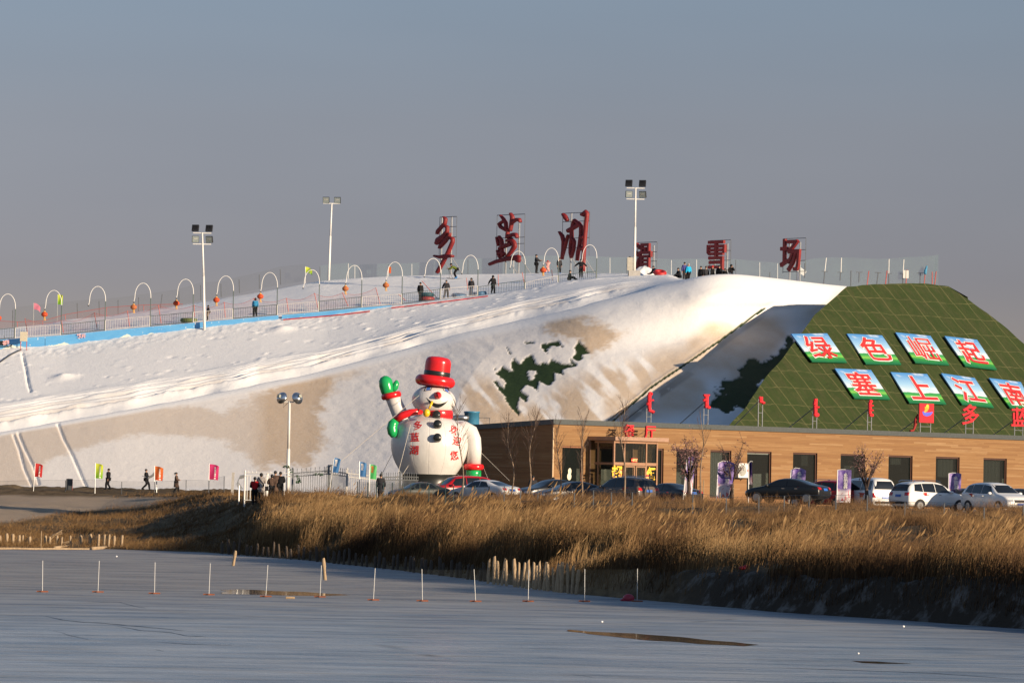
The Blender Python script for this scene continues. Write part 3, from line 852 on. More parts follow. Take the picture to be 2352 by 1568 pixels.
# ---- dry reeds and grass on the bank
def blades(n, xs, ys, zs, hts, wds, lean, cols, plume_p, nm):
    ang = rng.uniform(0, math.pi, n) * 0.35
    ex = np.stack([np.cos(ang), np.sin(ang), 0 * ang], -1)
    ln = lean[:, None]
    base = np.stack([xs, ys, zs], -1)
    V_, F_, C_ = [], [], []
    L = 4
    for k in range(L):
        t = k / (L - 1)
        cpos = base.copy(); cpos[:, 2] += hts * t * (1 - 0.12 * t * np.abs(lean[:, 0]))
        cpos[:, 0] += hts * lean[:, 0] * t * t; cpos[:, 1] += hts * lean[:, 1] * t * t
        wk = wds * (1 - 0.75 * t)
        V_.append(cpos - ex * wk[:, None] / 2); V_.append(cpos + ex * wk[:, None] / 2)
    Vx = np.stack(V_, 1)                                  # n, 2L, 3
    o = (np.arange(n) * 2 * L)[:, None]
    Fx = np.concatenate([np.stack([o[:, 0] + 2 * k, o[:, 0] + 2 * k + 1, o[:, 0] + 2 * k + 3, o[:, 0] + 2 * k + 2], -1) for k in range(L - 1)], 0)
    Cx = np.repeat(cols, 2 * L)
    verts = Vx.reshape(-1, 3)
    pl = np.where(rng.random(n) < plume_p)[0]
    if len(pl):
        tip = base[pl].copy(); h = hts[pl]
        tip[:, 2] += h * (1 - 0.12 * np.abs(lean[pl, 0])); tip[:, 0] += h * lean[pl, 0]; tip[:, 1] += h * lean[pl, 1]
        d_ = np.stack([lean[pl, 0] * 1.6 + 0.25, lean[pl, 1], 0.75 + 0 * h], -1); d_ /= np.linalg.norm(d_, axis=1)[:, None]
        pw = rng.uniform(0.035, 0.07, len(pl))[:, None]; plen = rng.uniform(0.22, 0.42, len(pl))[:, None]
        exx = np.array([0.9, 0.3, 0]) + 0 * d_
        q = [tip - d_ * 0.05, tip + d_ * plen * 0.35 + exx * pw, tip + d_ * plen, tip + d_ * plen * 0.35 - exx * pw * 0.6 + np.array([0, 0, -0.02])]
        pv = np.stack(q, 1).reshape(-1, 3)
        o2 = len(verts) + np.arange(len(pl)) * 4
        verts = np.concatenate([verts, pv]); Fx = np.concatenate([Fx, np.stack([o2, o2 + 1, o2 + 2, o2 + 3], -1)])
        Cx = np.concatenate([Cx, np.repeat(rng.uniform(0.55, 0.95, len(pl)), 4)])
    me = np_mesh(nm, verts, Fx, False)
    set_attr(me, "shade", Cx)
    return me
m_reed, N, B = newmat("dry_reed")
a = N.n("ShaderNodeAttribute", attribute_name="shade").outputs['Fac']
colr = N.ramp(a, [(0.0, (0.060, 0.032, 0.016)), (0.35, (0.115, 0.064, 0.029)), (0.7, (0.19, 0.112, 0.048)), (1.0, (0.29, 0.19, 0.09))])
N.l(colr, B.inputs['Base Color']); B.inputs['Roughness'].default_value = 0.8; B.inputs['Specular IOR Level'].default_value = 0.2
def scatter(n, ufun, kfun):
    u = ufun(n); g = (u - 1176) / F
    dsu = np.interp(u, gu, ds)
    D = dsu + kfun(n, u)
    x = g * D
    return x, D, ground_z(x, D), shore_dist(x, D)
# tall reeds on the slope
nR = 150000
x, y, z, d = scatter(nR, lambda n: rng.uniform(430, 2560, n), lambda n, u: rng.uniform(0.005, 1, n) ** 0.9 * np.interp(u, [430, 700, 1200, 1800, 2400], [34, 44, 50, 44, 40]))
clump = fbm(x / 3.2, y / 6.5, 3)
tall = smooth01((d - 0.5) / 2.0) * smooth01((15.5 - d) / 5.5)
keep = (d > 0.35) & (d < 19) & (x > -18) & (rng.random(nR) < 0.08 + 1.3 * smooth01((clump - 0.33) / 0.2)) & (rng.random(nR) < smooth01((x + 17.5) / 7))
x, y, z, d, clump, tall = [q[keep] for q in (x, y, z, d, clump, tall)]
n = len(x)
h = (0.4 + 1.9 * tall * smooth01((clump - 0.3) / 0.3)) * rng.uniform(0.65, 1.2, n)
h *= np.interp(x, [-18, -9, 0, 16], [0.45, 1.2, 1.1, 1.1])
cap = np.interp(x, [-18, -12, -4, 6, 16], [1.6, 2.7, 2.75, 2.55, 2.4]) + rng.normal(0, 0.24, n) + 1.5 * (fbm(x / 2.2 + 9, y / 5.0, 3) - 0.5)
h = np.minimum(h, np.maximum(0.25 * rng.uniform(0.6, 1.3, n), cap - z))
lean = np.stack([rng.normal(0.22, 0.16, n), rng.normal(-0.02, 0.13, n)], -1)
stalk = rng.random(n) < 0.035
h = np.where(stalk, h * rng.uniform(1.15, 1.6, n), h)
colv = np.clip(0.25 * stalk + rng.normal(0.44, 0.2, n) + 0.75 * (fbm(x / 4, y / 8, 2) - 0.5) * 2, 0, 1)
me = blades(n, x, y, z - 0.05, h, rng.uniform(0.014, 0.034, n), lean, colv, np.where(stalk & (h > 0.8), 0.85, np.where(h > 1.25, 0.05, 0.0)), "reeds")
reeds = link("reeds", me, None, m_reed); tag(reeds, None, None, kind="stuff")
# low scrub along the top of the bank
nS = 130000
x, y, z, d = scatter(nS, lambda n: rng.uniform(560, 2600, n), lambda n, u: rng.uniform(0, 1, n) * np.interp(u, [560, 700, 1200, 1800, 2400], [32, 60, 75, 72, 70]))
keep = (d > 9) & (d < 27) & (x > -15.5) & (rng.random(nS) < 0.35 + fbm(x / 1.6, y / 3, 2))
x, y, z, d = [q[keep] for q in (x, y, z, d)]
n = len(x)
cl2 = fbm(x / 1.7 + 5, y / 3.4, 3)
h = (0.06 + 0.55 * smooth01((cl2 - 0.40) / 0.25)) * rng.uniform(0.5, 1.25, n)
lean = np.stack([rng.normal(0.05, 0.45, n), rng.normal(0, 0.4, n)], -1)
colv = np.clip(rng.normal(0.36, 0.16, n) + 0.3 * (cl2 - 0.5), 0, 1)
me = blades(n, x, y, z - 0.03, h, rng.uniform(0.012, 0.026, n), lean, colv, np.zeros(n), "scrub")
scrub = link("dry_scrub", me, None, m_reed); tag(scrub, None, None, kind="stuff")
# trampled straw on the left bank
nT = 60000
x, y, z, d = scatter(nT, lambda n: rng.uniform(-120, 760, n), lambda n, u: rng.uniform(0, 1, n) ** 1.3 * np.interp(u, [-100, 300, 480, 600, 760], [45, 75, 60, 40, 30]))
tu = 1176 + x / y * F; tv = yh(tu) - (z - CAMH) * F / y
sm = smooth01((poly_sd(tu, tv, SP) + 9 * (fbm(x / 2.0, y / 5) - 0.5)) / 7 + 0.5)
keep = (d > 0.2) & (x < -7) & (rng.random(nT) > sm * 1.05) & (rng.random(nT) < 0.2 + 1.1 * smooth01((fbm(x / 1.5, y / 4, 3) - 0.35) / 0.25))
x, y, z, d = [q[keep] for q in (x, y, z, d)]
n = len(x)
h = rng.uniform(0.10, 0.42, n) * (0.6 + 0.8 * fbm(x / 2, y / 4, 2))
lean = np.stack([rng.normal(0.5, 0.8, n), rng.normal(-0.3, 0.6, n)], -1)
me = blades(n, x, y, z - 0.02, h, rng.uniform(0.012, 0.03, n), lean, np.clip(rng.normal(0.55, 0.22, n), 0, 1), np.zeros(n), "straw")
straw = link("trampled_straw", me, None, m_reed); tag(straw, None, None, kind="stuff")
# ================================================================== COMMON MATERIALS
white_metal = mat("white_painted_steel", (0.72, 0.71, 0.68), 0.45, var=0.06)
green_metal = mat("dark_green_steel", (0.05, 0.085, 0.085), 0.5)
grey_metal = mat("grey_steel", (0.16, 0.17, 0.18), 0.45, 0.4)
black_metal = mat("black_casing", (0.02, 0.02, 0.022), 0.45)
galv = mat("galvanised_steel", (0.42, 0.43, 0.44), 0.4, 0.6)
red_paint = mat("dark_red_sheet", (0.19, 0.010, 0.011), 0.6, var=0.25, scale=1.2)
sign_red = mat("bright_red_sign", (0.62, 0.02, 0.03), 0.4, var=0.08)
lamp_glass = mat("lamp_glass", (0.33, 0.38, 0.37), 0.12, 0.3)
orange_paper = mat("lantern_cloth", (0.50, 0.060, 0.012), 0.7)
faded_paper = mat("faded_lantern_cloth", (0.42, 0.13, 0.045), 0.8)
gold = mat("lantern_gold", (0.70, 0.40, 0.10), 0.5)
pinkpole = mat("faded_red_plastic", (0.46, 0.10, 0.08), 0.6)
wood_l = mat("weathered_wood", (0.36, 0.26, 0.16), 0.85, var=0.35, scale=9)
wood_d = mat("shade_painted_wood", (0.075, 0.055, 0.04), 0.85, var=0.35, scale=9)  # stake wood darkened so its colour carries the shade under the reeds
concrete = mat("concrete", (0.42, 0.40, 0.37), 0.9)
rope_m = mat("pale_rope", (0.5, 0.46, 0.4), 0.8)
rubber = mat("black_rubber", (0.018, 0.018, 0.02), 0.6)

def netmat(name, col, alpha):
    m = bpy.data.materials.new(name); m.use_nodes = True
    N = NT(m); b = m.node_tree.nodes["Principled BSDF"]
    tr = N.n("ShaderNodeBsdfTransparent"); ms = N.n("ShaderNodeMixShader")
    co = N.n("ShaderNodeTexCoord").outputs['Object']
    f = N.math('MULTIPLY', N.ramp(N.noise(co, 0.7, 4), [(0.3, 0.7), (0.7, 1.15)]), alpha)
    N.l(f, ms.inputs[0]); N.l(tr.outputs[0], ms.inputs[1]); N.l(b.outputs[0], ms.inputs[2])
    N.l(ms.outputs[0], m.node_tree.nodes["Material Output"].inputs[0])
    b.inputs['Base Color'].default_value = (*col, 1); b.inputs['Roughness'].default_value = 0.8
    return m
teal_net = netmat("teal_mesh_netting", (0.24, 0.37, 0.36), 0.17)
red_net = netmat("orange_mesh_netting", (0.42, 0.12, 0.09), 0.11)
dark_net = netmat("green_wire_netting", (0.05, 0.08, 0.07), 0.30)
faint_net = netmat("grey_wire_netting", (0.10, 0.11, 0.11), 0.14)

# ================================================================== LANE: lantern arches, railings, mural strip, nets
BASE = [(34, 777), (140, 769.7), (241, 759.5), (345, 750), (443, 741), (535, 733), (636, 724), (732.5, 716), (830, 706), (923, 699), (1011, 688), (1097, 680), (1205.5, 664), (1282, 648), (1370, 638)]
APEX = [675.4, 667, 658, 650.5, 641.5, 634, 626, 620, 609.8, 602, 594, 586.5, 577, 570, 562.6]
DL = 385.6
SL = F / DL
arch0 = None
def arch_mesh():
    t = thing("lantern_arch", "x", "lantern post")
    mb = MB(); mb.tube([(0, 0, -1.0), (0, 0, 2.68)], 0.042, 8)
    mb.build("lower_post", green_metal, t)
    mb = MB(); pts = []
    wd = 1.45
    for k in range(25):
        a = math.pi * k / 24
        y_ = 1.34 * math.sin(a) ** 0.9 if 0 < k < 24 else 0
        pts.append((-wd / 2 + wd / 2 * math.cos(a), 0, 2.68 + y_))
    pts = pts + [(-wd - 0.05, 0, 2.45), (-wd - 0.09, 0, 2.3)]
    mb.tube(pts, 0.031, 8)
    mb.build("curved_arm", white_metal, t)
    mb = MB(); mb.ball((-wd - 0.09, 0, 2.26), 0.07, 8, 5); mb.build("hook", black_metal, t)
    return t
def lantern(loc, m, label):
    t = thing("lantern", label, "lantern", loc, 0, "lanterns hanging from the arches")
    mb = MB(); mb.ball((0, 0, -0.38), (0.30, 0.30, 0.235), 16, 10)
    mb.build("shade", m, t, True)
    mb = MB(); mb.lathe([(0.10, -0.16), (0.12, -0.10), (0.06, -0.07)], 12); mb.bar((0, 0, -0.08), (0, 0, 0.02), 0.012, 4)
    mb.build("cap", gold, t)
    mb = MB(); mb.lathe([(0.06, -0.68), (0.11, -0.62), (0.12, -0.58)], 12); mb.build("base_ring", gold, t)
    mb = MB()
    for k in range(6):
        a = k * 1.05; mb.bar((0.05 * math.cos(a), 0.05 * math.sin(a), -0.66), (0.08 * math.cos(a) + 0.04, 0.07 * math.sin(a), -0.92), 0.018, 4)
    mb.build("tassel", gold, t)
    return t
lant = {0: 1, 1: 1, 3: 2, 4: 1, 5: 1, 6: 1, 8: 2, 9: 2, 13: 1}
order = ["at the left picture edge", "right of the pink flag", "bare, third arch from the left", "above the second whole pale railing", "just left of the tall left floodlight pole", "just right of the tall left floodlight pole", "right of the person in blue", "bare, before the thin two lamp pole", "right of the thin two lamp pole", "beside the small orange flag", "in front of the leftmost red character", "right of the olive skier", "in front of the second red character", "left of the third red character", "at the third red character's tail"]
lorder = {0: "half cut by the left picture edge", 1: "beside the pink flag", 3: "faded, third lantern from the left", 4: "nearest to the left floodlight pole", 5: "right of the left floodlight pole, lower than its neighbour", 6: "above and right of the person in blue", 8: "faded, under the arch after the two lamp pole", 9: "faded, beside the small orange flag", 13: "beside the child in pink on the crest"}
arch_root = arch_mesh()
lane_pts = []
for i, ((U, V), A) in enumerate(zip(BASE, APEX)):
    o = arch_root if i == 0 else copy_tree(arch_root)
    p = W(U, V, DL)
    top = W(U, A, DL)
    sc_ = 1.0 if i < 7 else (0.96 if i < 12 else 0.90)
    o.location = (p.x, p.y, top.z - 4.02 * sc_)
    o.scale = (sc_, sc_, sc_)
    o.rotation_euler.z = R(random.uniform(-4, 4))
    tag(o, "thin white arched post on a green pole, " + order[i], "lantern post", "lantern arches along the snow lane")
    lane_pts.append(p)
    if i in lant:
        q = Vector((-1.45 - 0.09, 0, 2.2)) * sc_
        m = orange_paper if lant[i] == 1 else faded_paper
        lantern((p.x + q.x, p.y, top.z - 4.02 * sc_ + q.z), m, "round red lantern " + lorder[i])
def railing(a, b, m, label, hz=0.95, n=18):
    a = Vector(a); b = Vector(b)
    t = thing("railing_panel", label, "railing", a, 0, "white and green railing panels along the lane")
    d = b - a
    mb = MB()
    mb.bar((0, 0, hz), d + Vector((0, 0, hz)), 0.025, 6); mb.bar((0, 0, 0.08), d + Vector((0, 0, 0.08)), 0.028, 6)
    mb.bar((0, 0, -0.25), (0, 0, hz), 0.034, 6); mb.bar(d + Vector((0, 0, -0.25)), d + Vector((0, 0, hz)), 0.034, 6)
    mb.build("rail_frame", m, t)
    mb = MB()
    for k in range(1, n):
        q = d * (k / n); mb.bar(q + Vector((0, 0, 0.08)), q + Vector((0, 0, hz)), 0.0125, 4)
    mb.build("bars", m, t)
rail_white = mat("rail_white", (0.62, 0.60, 0.58), 0.5)
rail_green = mat("rail_green", (0.055, 0.085, 0.08), 0.5)
pts_l = [W(-70, 787, DL)] + lane_pts
where = ["cut by the left picture edge", "above the cable box", "behind the mural's pink letters", "third of the pale ones from the left", "holding the green tube behind it", "crossed by the tall left floodlight pole", "in front of the person in blue", "right of the person in blue", "under the thin two lamp pole", "in front of the leaning red stake pair", "behind the man with stacked tubes", "between the two men with tubes", "in front of the hooded figure", "half drowned in snow under the second red character", "sunk in snow below the third red character"]
for i in range(len(pts_l) - 1):
    sink = 0 if i < 12 else (0.12 if i == 12 else 0.35)
    a, b = pts_l[i].copy(), pts_l[i + 1].copy()
    a.y -= 0.12; b.y -= 0.12; a.x += 0.05; b.x -= 0.05
    a.z -= sink; b.z -= sink
    railing(a, b, rail_green if i % 2 == 0 else rail_white, ("dark green" if i % 2 == 0 else "white") + " railing panel " + where[i], 0.95)

# mural strip under the railings: blue printed sheet with snow hills and flakes
m_mural, N, B = newmat("printed_snow_mural")
uv = N.n("ShaderNodeUVMap", uv_map="metres").outputs[0]
sx = N.n("ShaderNodeSeparateXYZ"); N.l(uv, sx.inputs[0])
hillf = N.math('SUBTRACT', N.math('MULTIPLY', N.noise(N.mapping(uv, (0.5, 0, 0)), 1.0, 4), 1.9), 0.72)
hl = N.math('LESS_THAN', sx.outputs['Y'], N.math('MULTIPLY', hillf, 0.6))
c = N.mix(N.noise(N.mapping(uv, (0.6, 2, 1)), 1.0, 3), (0.05, 0.27, 0.60), (0.17, 0.46, 0.74))
vor = N.n("ShaderNodeTexVoronoi", i_Scale=2.6); N.l(uv, vor.inputs['Vector'])
c = N.mix(N.ramp(vor.outputs['Distance'], [(0.07, 1.0), (0.11, 0.0)]), c, (0.75, 0.80, 0.82))
c = N.mix(hl, c, (0.66, 0.72, 0.64))
N.l(c, B.inputs['Base Color']); B.inputs['Roughness'].default_value = 0.5
def mural(u0, u1, label):
    n = max(6, int((u1 - u0) / 6))
    vs, fs, uvs = [], [], []
    for i in range(n + 1):
        u = u0 + (u1 - u0) * i / n
        vf = float(np.interp(u, [b[0] for b in [(-300, 805)] + BASE], [b[1] for b in [(-300, 805)] + BASE]))
        hgt = BAN(u)
        a = W(u, vf + 0.8, 384.2); b = W(u, vf + hgt + 7, 384.2)
        for (dy, p, vv) in ((0, a, 0.65), (0, b, 0.0), (0.05, a, 0.65), (0.05, b, 0.0)):
            vs.append((p.x, p.y - 0.35 + dy, p.z)); uvs.append((p.x, vv))
    for i in range(n):
        k = i * 4
        fs += [(k, k + 1, k + 5, k + 4), (k + 2, k + 6, k + 7, k + 3), (k, k + 4, k + 6, k + 2)]
    me = bpy.data.meshes.new("mural_strip"); me.from_pydata(vs, [], fs)
    ul = me.uv_layers.new(name="metres")
    for lp in me.loops: ul.data[lp.index].uv = uvs[lp.vertex_index]
    o = link("mural_strip", me, None, m_mural)
    return tag(o, label, "mural banner", "blue mural strips under the railings")
ms = [mural(-60, 104, "long blue snow mural strip behind the cable box at the left edge"), mural(105, 448, "long blue mural strip with snowflakes between cable box and tall left floodlight pole"), mural(450, 640, "blue mural strip right of the tall left floodlight pole below the person in blue"), mural(648, 900, "narrow blue mural strip half buried in snow, rightmost of the four")]
mb = MB()
for ch, (x_, y_), s_ in (("迎", zA(80, 1085), 0.62),):
    p = W(x_, y_, 383.75); text_into(mb, ch, p, (1, 0, 0.1), (0, 0, 1), s_, 0.04)
for ch, (x_, y_) in (("欢", zA(1065, 985)), ("乐", zA(1125, 985))):
    p = W(x_, y_, 383.75); text_into(mb, ch, p, (1, 0, 0.1), (0, 0, 1), 0.42, 0.04)
mm = mb.build("mural_lettering", mat("pink_print", (0.74, 0.42, 0.42), 0.6))
mm.parent = ms[0]

# leaning red stakes of the safety net, each stuck in the snow
ST = [(zA, 335, 748, 378, 1000), (zA, 825, 770, 853, 950), (zA, 1268, 670, 1308, 910), (zA, 1712, 645, 1740, 850), (zA, 2128, 572, 2170, 840), (zB, 592, 905, 600, 1050), (zB, 997, 865, 1013, 1090), (zB, 1397, 810, 1425, 1030), (zB, 1833, 810, 1862, 1000), (zB, 2210, 745, 2260, 960), (zC, 400, 905, 470, 1070), (zC, 850, 840, 905, 1045), (zC, 1155, 930, 1240, 1005), (zC, 1470, 750, 1650, 955), (zC, 2070, 710, 2085, 860), (zD, 983, 935, 985, 1070), (zD, 1305, 905, 1338, 1070), (zD, 1703, 870, 1715, 1000)]
net_t = thing("safety_net", "orange mesh net on leaning red stakes between the snow lane and the ski slope", "safety net", W(*ST[0][0](ST[0][3], ST[0][4]), 391.5))
off = net_t.location.copy()
tops_, bots_ = [], []
for (zf_, x1, y1, x2, y2) in ST:
    a = W(*zf_(x1, y1), 391.5) - off; b = W(*zf_(x2, y2), 391.5) - off
    b = b + (b - a) * 0.12
    mb = MB(); mb.tube([b, a], 0.035, 6); mb.build("stake", pinkpole, net_t)
    tops_.append(a); bots_.append(b)
mb = MB()
for i in range(13):
    a, b, c_, d_ = tops_[i], tops_[i + 1], bots_[i], bots_[i + 1]
    if i == 11 or i == 12: continue
    mb.grid(lambda u, v, a=a, b=b, c_=c_, d_=d_: tuple(a.lerp(b, u).lerp(c_.lerp(d_, u), 0.06 + 0.94 * v) - Vector((0, 0, 0.35 * math.sin(math.pi * u) * (1 - v)))), 8, 3)
mb.build("mesh_net", red_net, net_t)
mb = MB()
for i in range(13):
    if i in (11, 12): continue
    a, b = tops_[i], tops_[i + 1]
    pp = [a.lerp(b, k / 8) - Vector((0, 0, 0.05 + 0.35 * math.sin(math.pi * k / 8))) for k in range(9)]
    mb.tube(pp, 0.014, 4)
mb.build("net_rope", pinkpole, net_t)
# red net running down behind the left end of the slope
lf_t = thing("safety_net", "low sagging orange net on the skyline at the left end of the slope", "safety net", W(-40, 760, 402))
off = lf_t.location.copy()
LN = [(-40, 735, 763), (40, 739, 750), (98, 737, 741), (150, 722, 729), (245, 706, 721), (330, 700, 708), (420, 698, 700)]
mb = MB()
for (u0, a0, b0), (u1, a1, b1) in zip(LN[:-1], LN[1:]):
    p, q, r_, s_ = [W(u, v, 403.5) - off for u, v in ((u0, a0), (u1, a1), (u0, b0 + 6), (u1, b1 + 6))]
    mb.grid(lambda u, v, p=p, q=q, r_=r_, s_=s_: tuple(p.lerp(q, u).lerp(r_.lerp(s_, u), v)), 4, 2)
mb.build("mesh_net", red_net, lf_t)
mb = MB()
for (u0, a0, b0), (u1, a1, b1) in zip(LN[:-1], LN[1:]):
    mb.bar(W(u0, a0, 403.4) - off, W(u1, a1, 403.4) - off, 0.02, 4); mb.bar(W(u0, a0, 403.4) - off, W(u0, b0 + 6, 403.4) - off, 0.02, 4)
mb.build("net_rope", pinkpole, lf_t)

# tall teal net along the crest
SK = [z1(85, 738) + z1(85, 838)] + [zf_(x1, y1) + zf_(x2, y2) for (zf_, x1, y1, x2, y2) in [(zA, 1037, 545, 1042, 733), (zA, 1330, 520, 1338, 697), (zA, 1587, 505, 1587, 668), (zA, 1862, 468, 1862, 622), (zA, 2180, 425, 2155, 578), (zB, 388, 725, 392, 870), (zB, 680, 640, 684, 810), (zB, 953, 620, 957, 765), (zB, 1198, 560, 1203, 710), (zB, 1468, 500, 1471, 655), (zB, 1750, 425, 1756, 600), (zB, 2087, 390, 2090, 545)]]
t = thing("crest_net", "tall pale net on thin posts along the skyline left of the two lamp pole", "net fence", W(30, 745, 409))
off = t.location.copy(); tp, bt_ = [], []
for (ua, va, ub, vb_) in SK:
    a = W(ua, va, 409.5) - off; b = W(ub, vb_ + 6, 409.5) - off
    mb = MB(); mb.tube([b, a], 0.035, 5); mb.build("net_post", grey_metal, t)
    tp.append(a + Vector((0, 0, 0.25))); bt_.append(b)
mb = MB()
for i in range(len(tp) - 1):
    a, b, c_, d_ = tp[i], tp[i + 1], bt_[i], bt_[i + 1]
    mb.grid(lambda u, v, a=a, b=b, c_=c_, d_=d_: tuple(a.lerp(b, u).lerp(c_.lerp(d_, u), v)), 3, 2)
mb.build("mesh_net", faint_net, t)
t = thing("crest_net", "long teal net on thin pale posts across the skyline behind the red characters", "net fence", W(740, 630, 424))
off = t.location.copy(); tp, bt_ = [], []
MID = [(735, 610, 636), (800, 603, 636), (815, 608, 634), (893, 605, 628), (946, 604, 626), (1005, 600, 625), (1075, 594, 625), (1145, 592, 624), (1180, 590, 624), (1230, 587, 625), (1345, 588, 628), (1401, 590, 630), (1440, 591, 632), (1542, 595, 632), (1600, 594, 632), (1690, 595, 634), (1745, 600, 640), (1786, 603, 648), (1830, 601, 655)]
for k, (u, a_, b_) in enumerate(MID):
    a = W(u, a_, 424) - off; b = W(u, b_ + 14, 424) - off
    mb = MB(); mb.tube([b, a - Vector((0, 0, 0.1))], 0.03, 5); mb.build("net_post", white_metal if k % 3 else grey_metal, t)
    tp.append(a); bt_.append(b)
mb = MB()
for i in range(len(tp) - 1):
    a, b, c_, d_ = tp[i], tp[i + 1], bt_[i], bt_[i + 1]
    mb.grid(lambda u, v, a=a, b=b, c_=c_, d_=d_: tuple(a.lerp(b, u).lerp(c_.lerp(d_, u), v)), 3, 2)
mb.build("mesh_net", teal_net, t)
t = thing("crest_net", "teal net with many short dark posts above the green turf mound", "net fence", W(1900, 650, 390))
off = t.location.copy()
RT = [zF(590, 430), zF(740, 395), zF(890, 383), zF(1090, 380), zF(1300, 388), (zF(1525, 400)), zF(1640, 392), zF(1810, 380), zF(2030, 372), zF(2140, 362), zF(2215, 347)]
mb = MB()
for i in range(len(RT) - 1):
    (u0, v0), (u1, v1) = RT[i], RT[i + 1]
    a, b, c_, d_ = W(u0, v0, 386) - off, W(u1, v1, 386) - off, W(u0, 664, 386) - off, W(u1, 664, 386) - off
    mb.grid(lambda u, v, a=a, b=b, c_=c_, d_=d_: tuple(a.lerp(b, u).lerp(c_.lerp(d_, u), v)), 3, 2)
a, b, c_, d_ = W(*RT[-1], 386) - off, W(RT[-1][0] - 8, RT[-1][1] + 10, 398) - off, W(RT[-1][0] - 8, 664, 386) - off, W(RT[-1][0] - 12, 664, 398) - off
mb.grid(lambda u, v: tuple(a.lerp(b, u).lerp(c_.lerp(d_, u), v)), 3, 2)
mb.build("mesh_net", teal_net, t)
for (x1, y1, x2, y2, tt, m_) in [(880, 545, 862, 720, 1, grey_metal), (1065, 555, 1060, 640, 1, grey_metal), (1188, 535, 1185, 715, 0, grey_metal), (1285, 555, 1280, 660, 1, grey_metal), (1398, 540, 1375, 710, 0, pinkpole), (1508, 560, 1490, 690, 1, grey_metal), (1612, 535, 1592, 700, 0, pinkpole), (1632, 570, 1632, 690, 1, grey_metal), (1797, 570, 1797, 680, 1, grey_metal), (1848, 525, 1832, 690, 0, pinkpole), (2002, 565, 2000, 690, 1, grey_metal), (2060, 560, 2048, 690, 0, pinkpole), (2143, 550, 2143, 700, 0, pinkpole), (2190, 545, 2170, 705, 0, pinkpole), (898, 385, 880, 545, 0, white_metal), (1075, 385, 1070, 555, 0, white_metal), (1636, 400, 1632, 570, 0, white_metal), (1810, 405, 1800, 570, 0, white_metal), (233, 555, 233, 610, 0, grey_metal), (645, 450, 643, 610, 0, grey_metal)]:
    a = W(*zF(x1, y1), 386) - off; b = W(*zF(x2, y2 + (14 if m_ is not white_metal else 0)), 386) - off
    mb = MB(); mb.tube([b, a], 0.045, 5)
    if tt: mb.box(a, (0.55, 0.06, 0.05))
    mb.build("net_post", m_, t)
# pale tags and a blue rag on that net
for (x_, y_, l_) in ((1818, 578, "small white board tied to the net, left of the pair"), (1848, 580, "small white board tied to the net, right of the pair")):
    p = W(*zF(x_, y_), 385.7)
    mb = MB(); mb.box((0, 0, 0), (0.28, 0.03, 0.72)); o = mb.build("notice_board", white_metal); o.location = p
    tag(o, l_, "board", "white boards on the mound net")
p = W(*zF(2068, 530), 385.7)
mb = MB(); mb.tube([(0.08, 0, 0.40), (0.05, 0.02, 0.2), (-0.02, 0, 0.0), (-0.06, 0.02, -0.25), (0.0, 0, -0.4)], [0.06, 0.10, 0.13, 0.15, 0.08], 8)
o = mb.build("rag", mat("blue_cloth", (0.06, 0.25, 0.42), 0.8), None, True); o.location = p
tag(o, "bright blue rag tied to the net above the turf mound", "rag")
p = W(*zF(610, 545), 400)
mb = MB(); mb.box((0, 0, 0), (0.75, 0.03, 0.5), 0, 0, 0, R(35)); o = mb.build("loose_sheet", white_metal); o.location = p
tag(o, "loose white sheet hanging at the foot of the last red character", "sheet")

# ================================================================== LIGHT POLES
def flood(parent, loc, yaw, lens, tilt=R(18)):
    mb = MB(); mb.box((0, 0, 0), (0.62, 0.22, 0.60), 0, 0, tilt)
    for k in range(4): mb.box((0, 0.13 * 1, -0.2 + 0.13 * k), (0.5, 0.08, 0.03), 0, 0, tilt)
    o = mb.build("floodlight", black_metal, parent); o.location = loc; o.rotation_euler = (0, 0, yaw)
    if lens:
        m2 = MB(); rot = Matrix.Rotation(tilt, 3, 'X')
        m2.box(rot @ Vector((0, -0.118, 0)), (0.56, 0.02, 0.54), 0, 0, tilt); l_ = m2.build("lens", lamp_glass, o)
        m2 = MB(); m2.box(rot @ Vector((0, -0.132, 0.05)), (0.34, 0.012, 0.1), 0, 0, tilt); m2.build("reflector", mat("bright_reflector", (0.75, 0.74, 0.66), 0.15, 0.6), o)
    return o
def light_pole(base, hgt, label, lean=0.0, four=True, block=False):
    t = thing("light_pole", label, "light pole", base, 0, "floodlight poles")
    mb = MB(); mb.tube([(0, 0, -0.6), (lean * 0.5, 0, hgt * 0.55)], [0.13, 0.115], 10); mb.tube([(lean * 0.5, 0, hgt * 0.55), (lean, 0, hgt)], [0.095, 0.075], 10)
    mb.build("pole", white_metal, t, True)
    mb = MB(); mb.bar((lean - 0.82, 0, hgt - (0.05 if four else 0.02)), (lean + 0.82, 0, hgt - (0.05 if four else 0.02)), 0.05, 6)
    mb.build("crossarm", white_metal, t)
    if four:
        mb = MB(); mb.bar((lean - 0.82, 0, hgt - 1.05), (lean + 0.82, 0, hgt - 1.05), 0.05, 6); mb.build("crossarm", white_metal, t)
        flood(t, (lean - 0.62, 0, hgt + 0.38), R(168), True); flood(t, (lean + 0.62, 0, hgt + 0.38), R(168), True)
        flood(t, (lean - 0.60, 0, hgt - 0.62), R(8), True, R(4)); flood(t, (lean + 0.66, 0, hgt - 0.62), R(-22), True, R(14))
    else:
        flood(t, (lean - 0.55, 0, hgt + 0.30), R(-6), True, R(10)); flood(t, (lean + 0.55, 0, hgt + 0.30), R(-6), True, R(14))
    if block:
        mb = MB(); mb.box((0.0, -0.1, 0.05), (1.05, 1.0, 0.7)); mb.build("footing", concrete, t)
        mb = MB(); mb.box((-0.42, -0.2, 1.0), (0.5, 0.4, 1.2)); mb.build("switch_box", mat("box_beige", (0.45, 0.42, 0.35), 0.6), t)
    return t
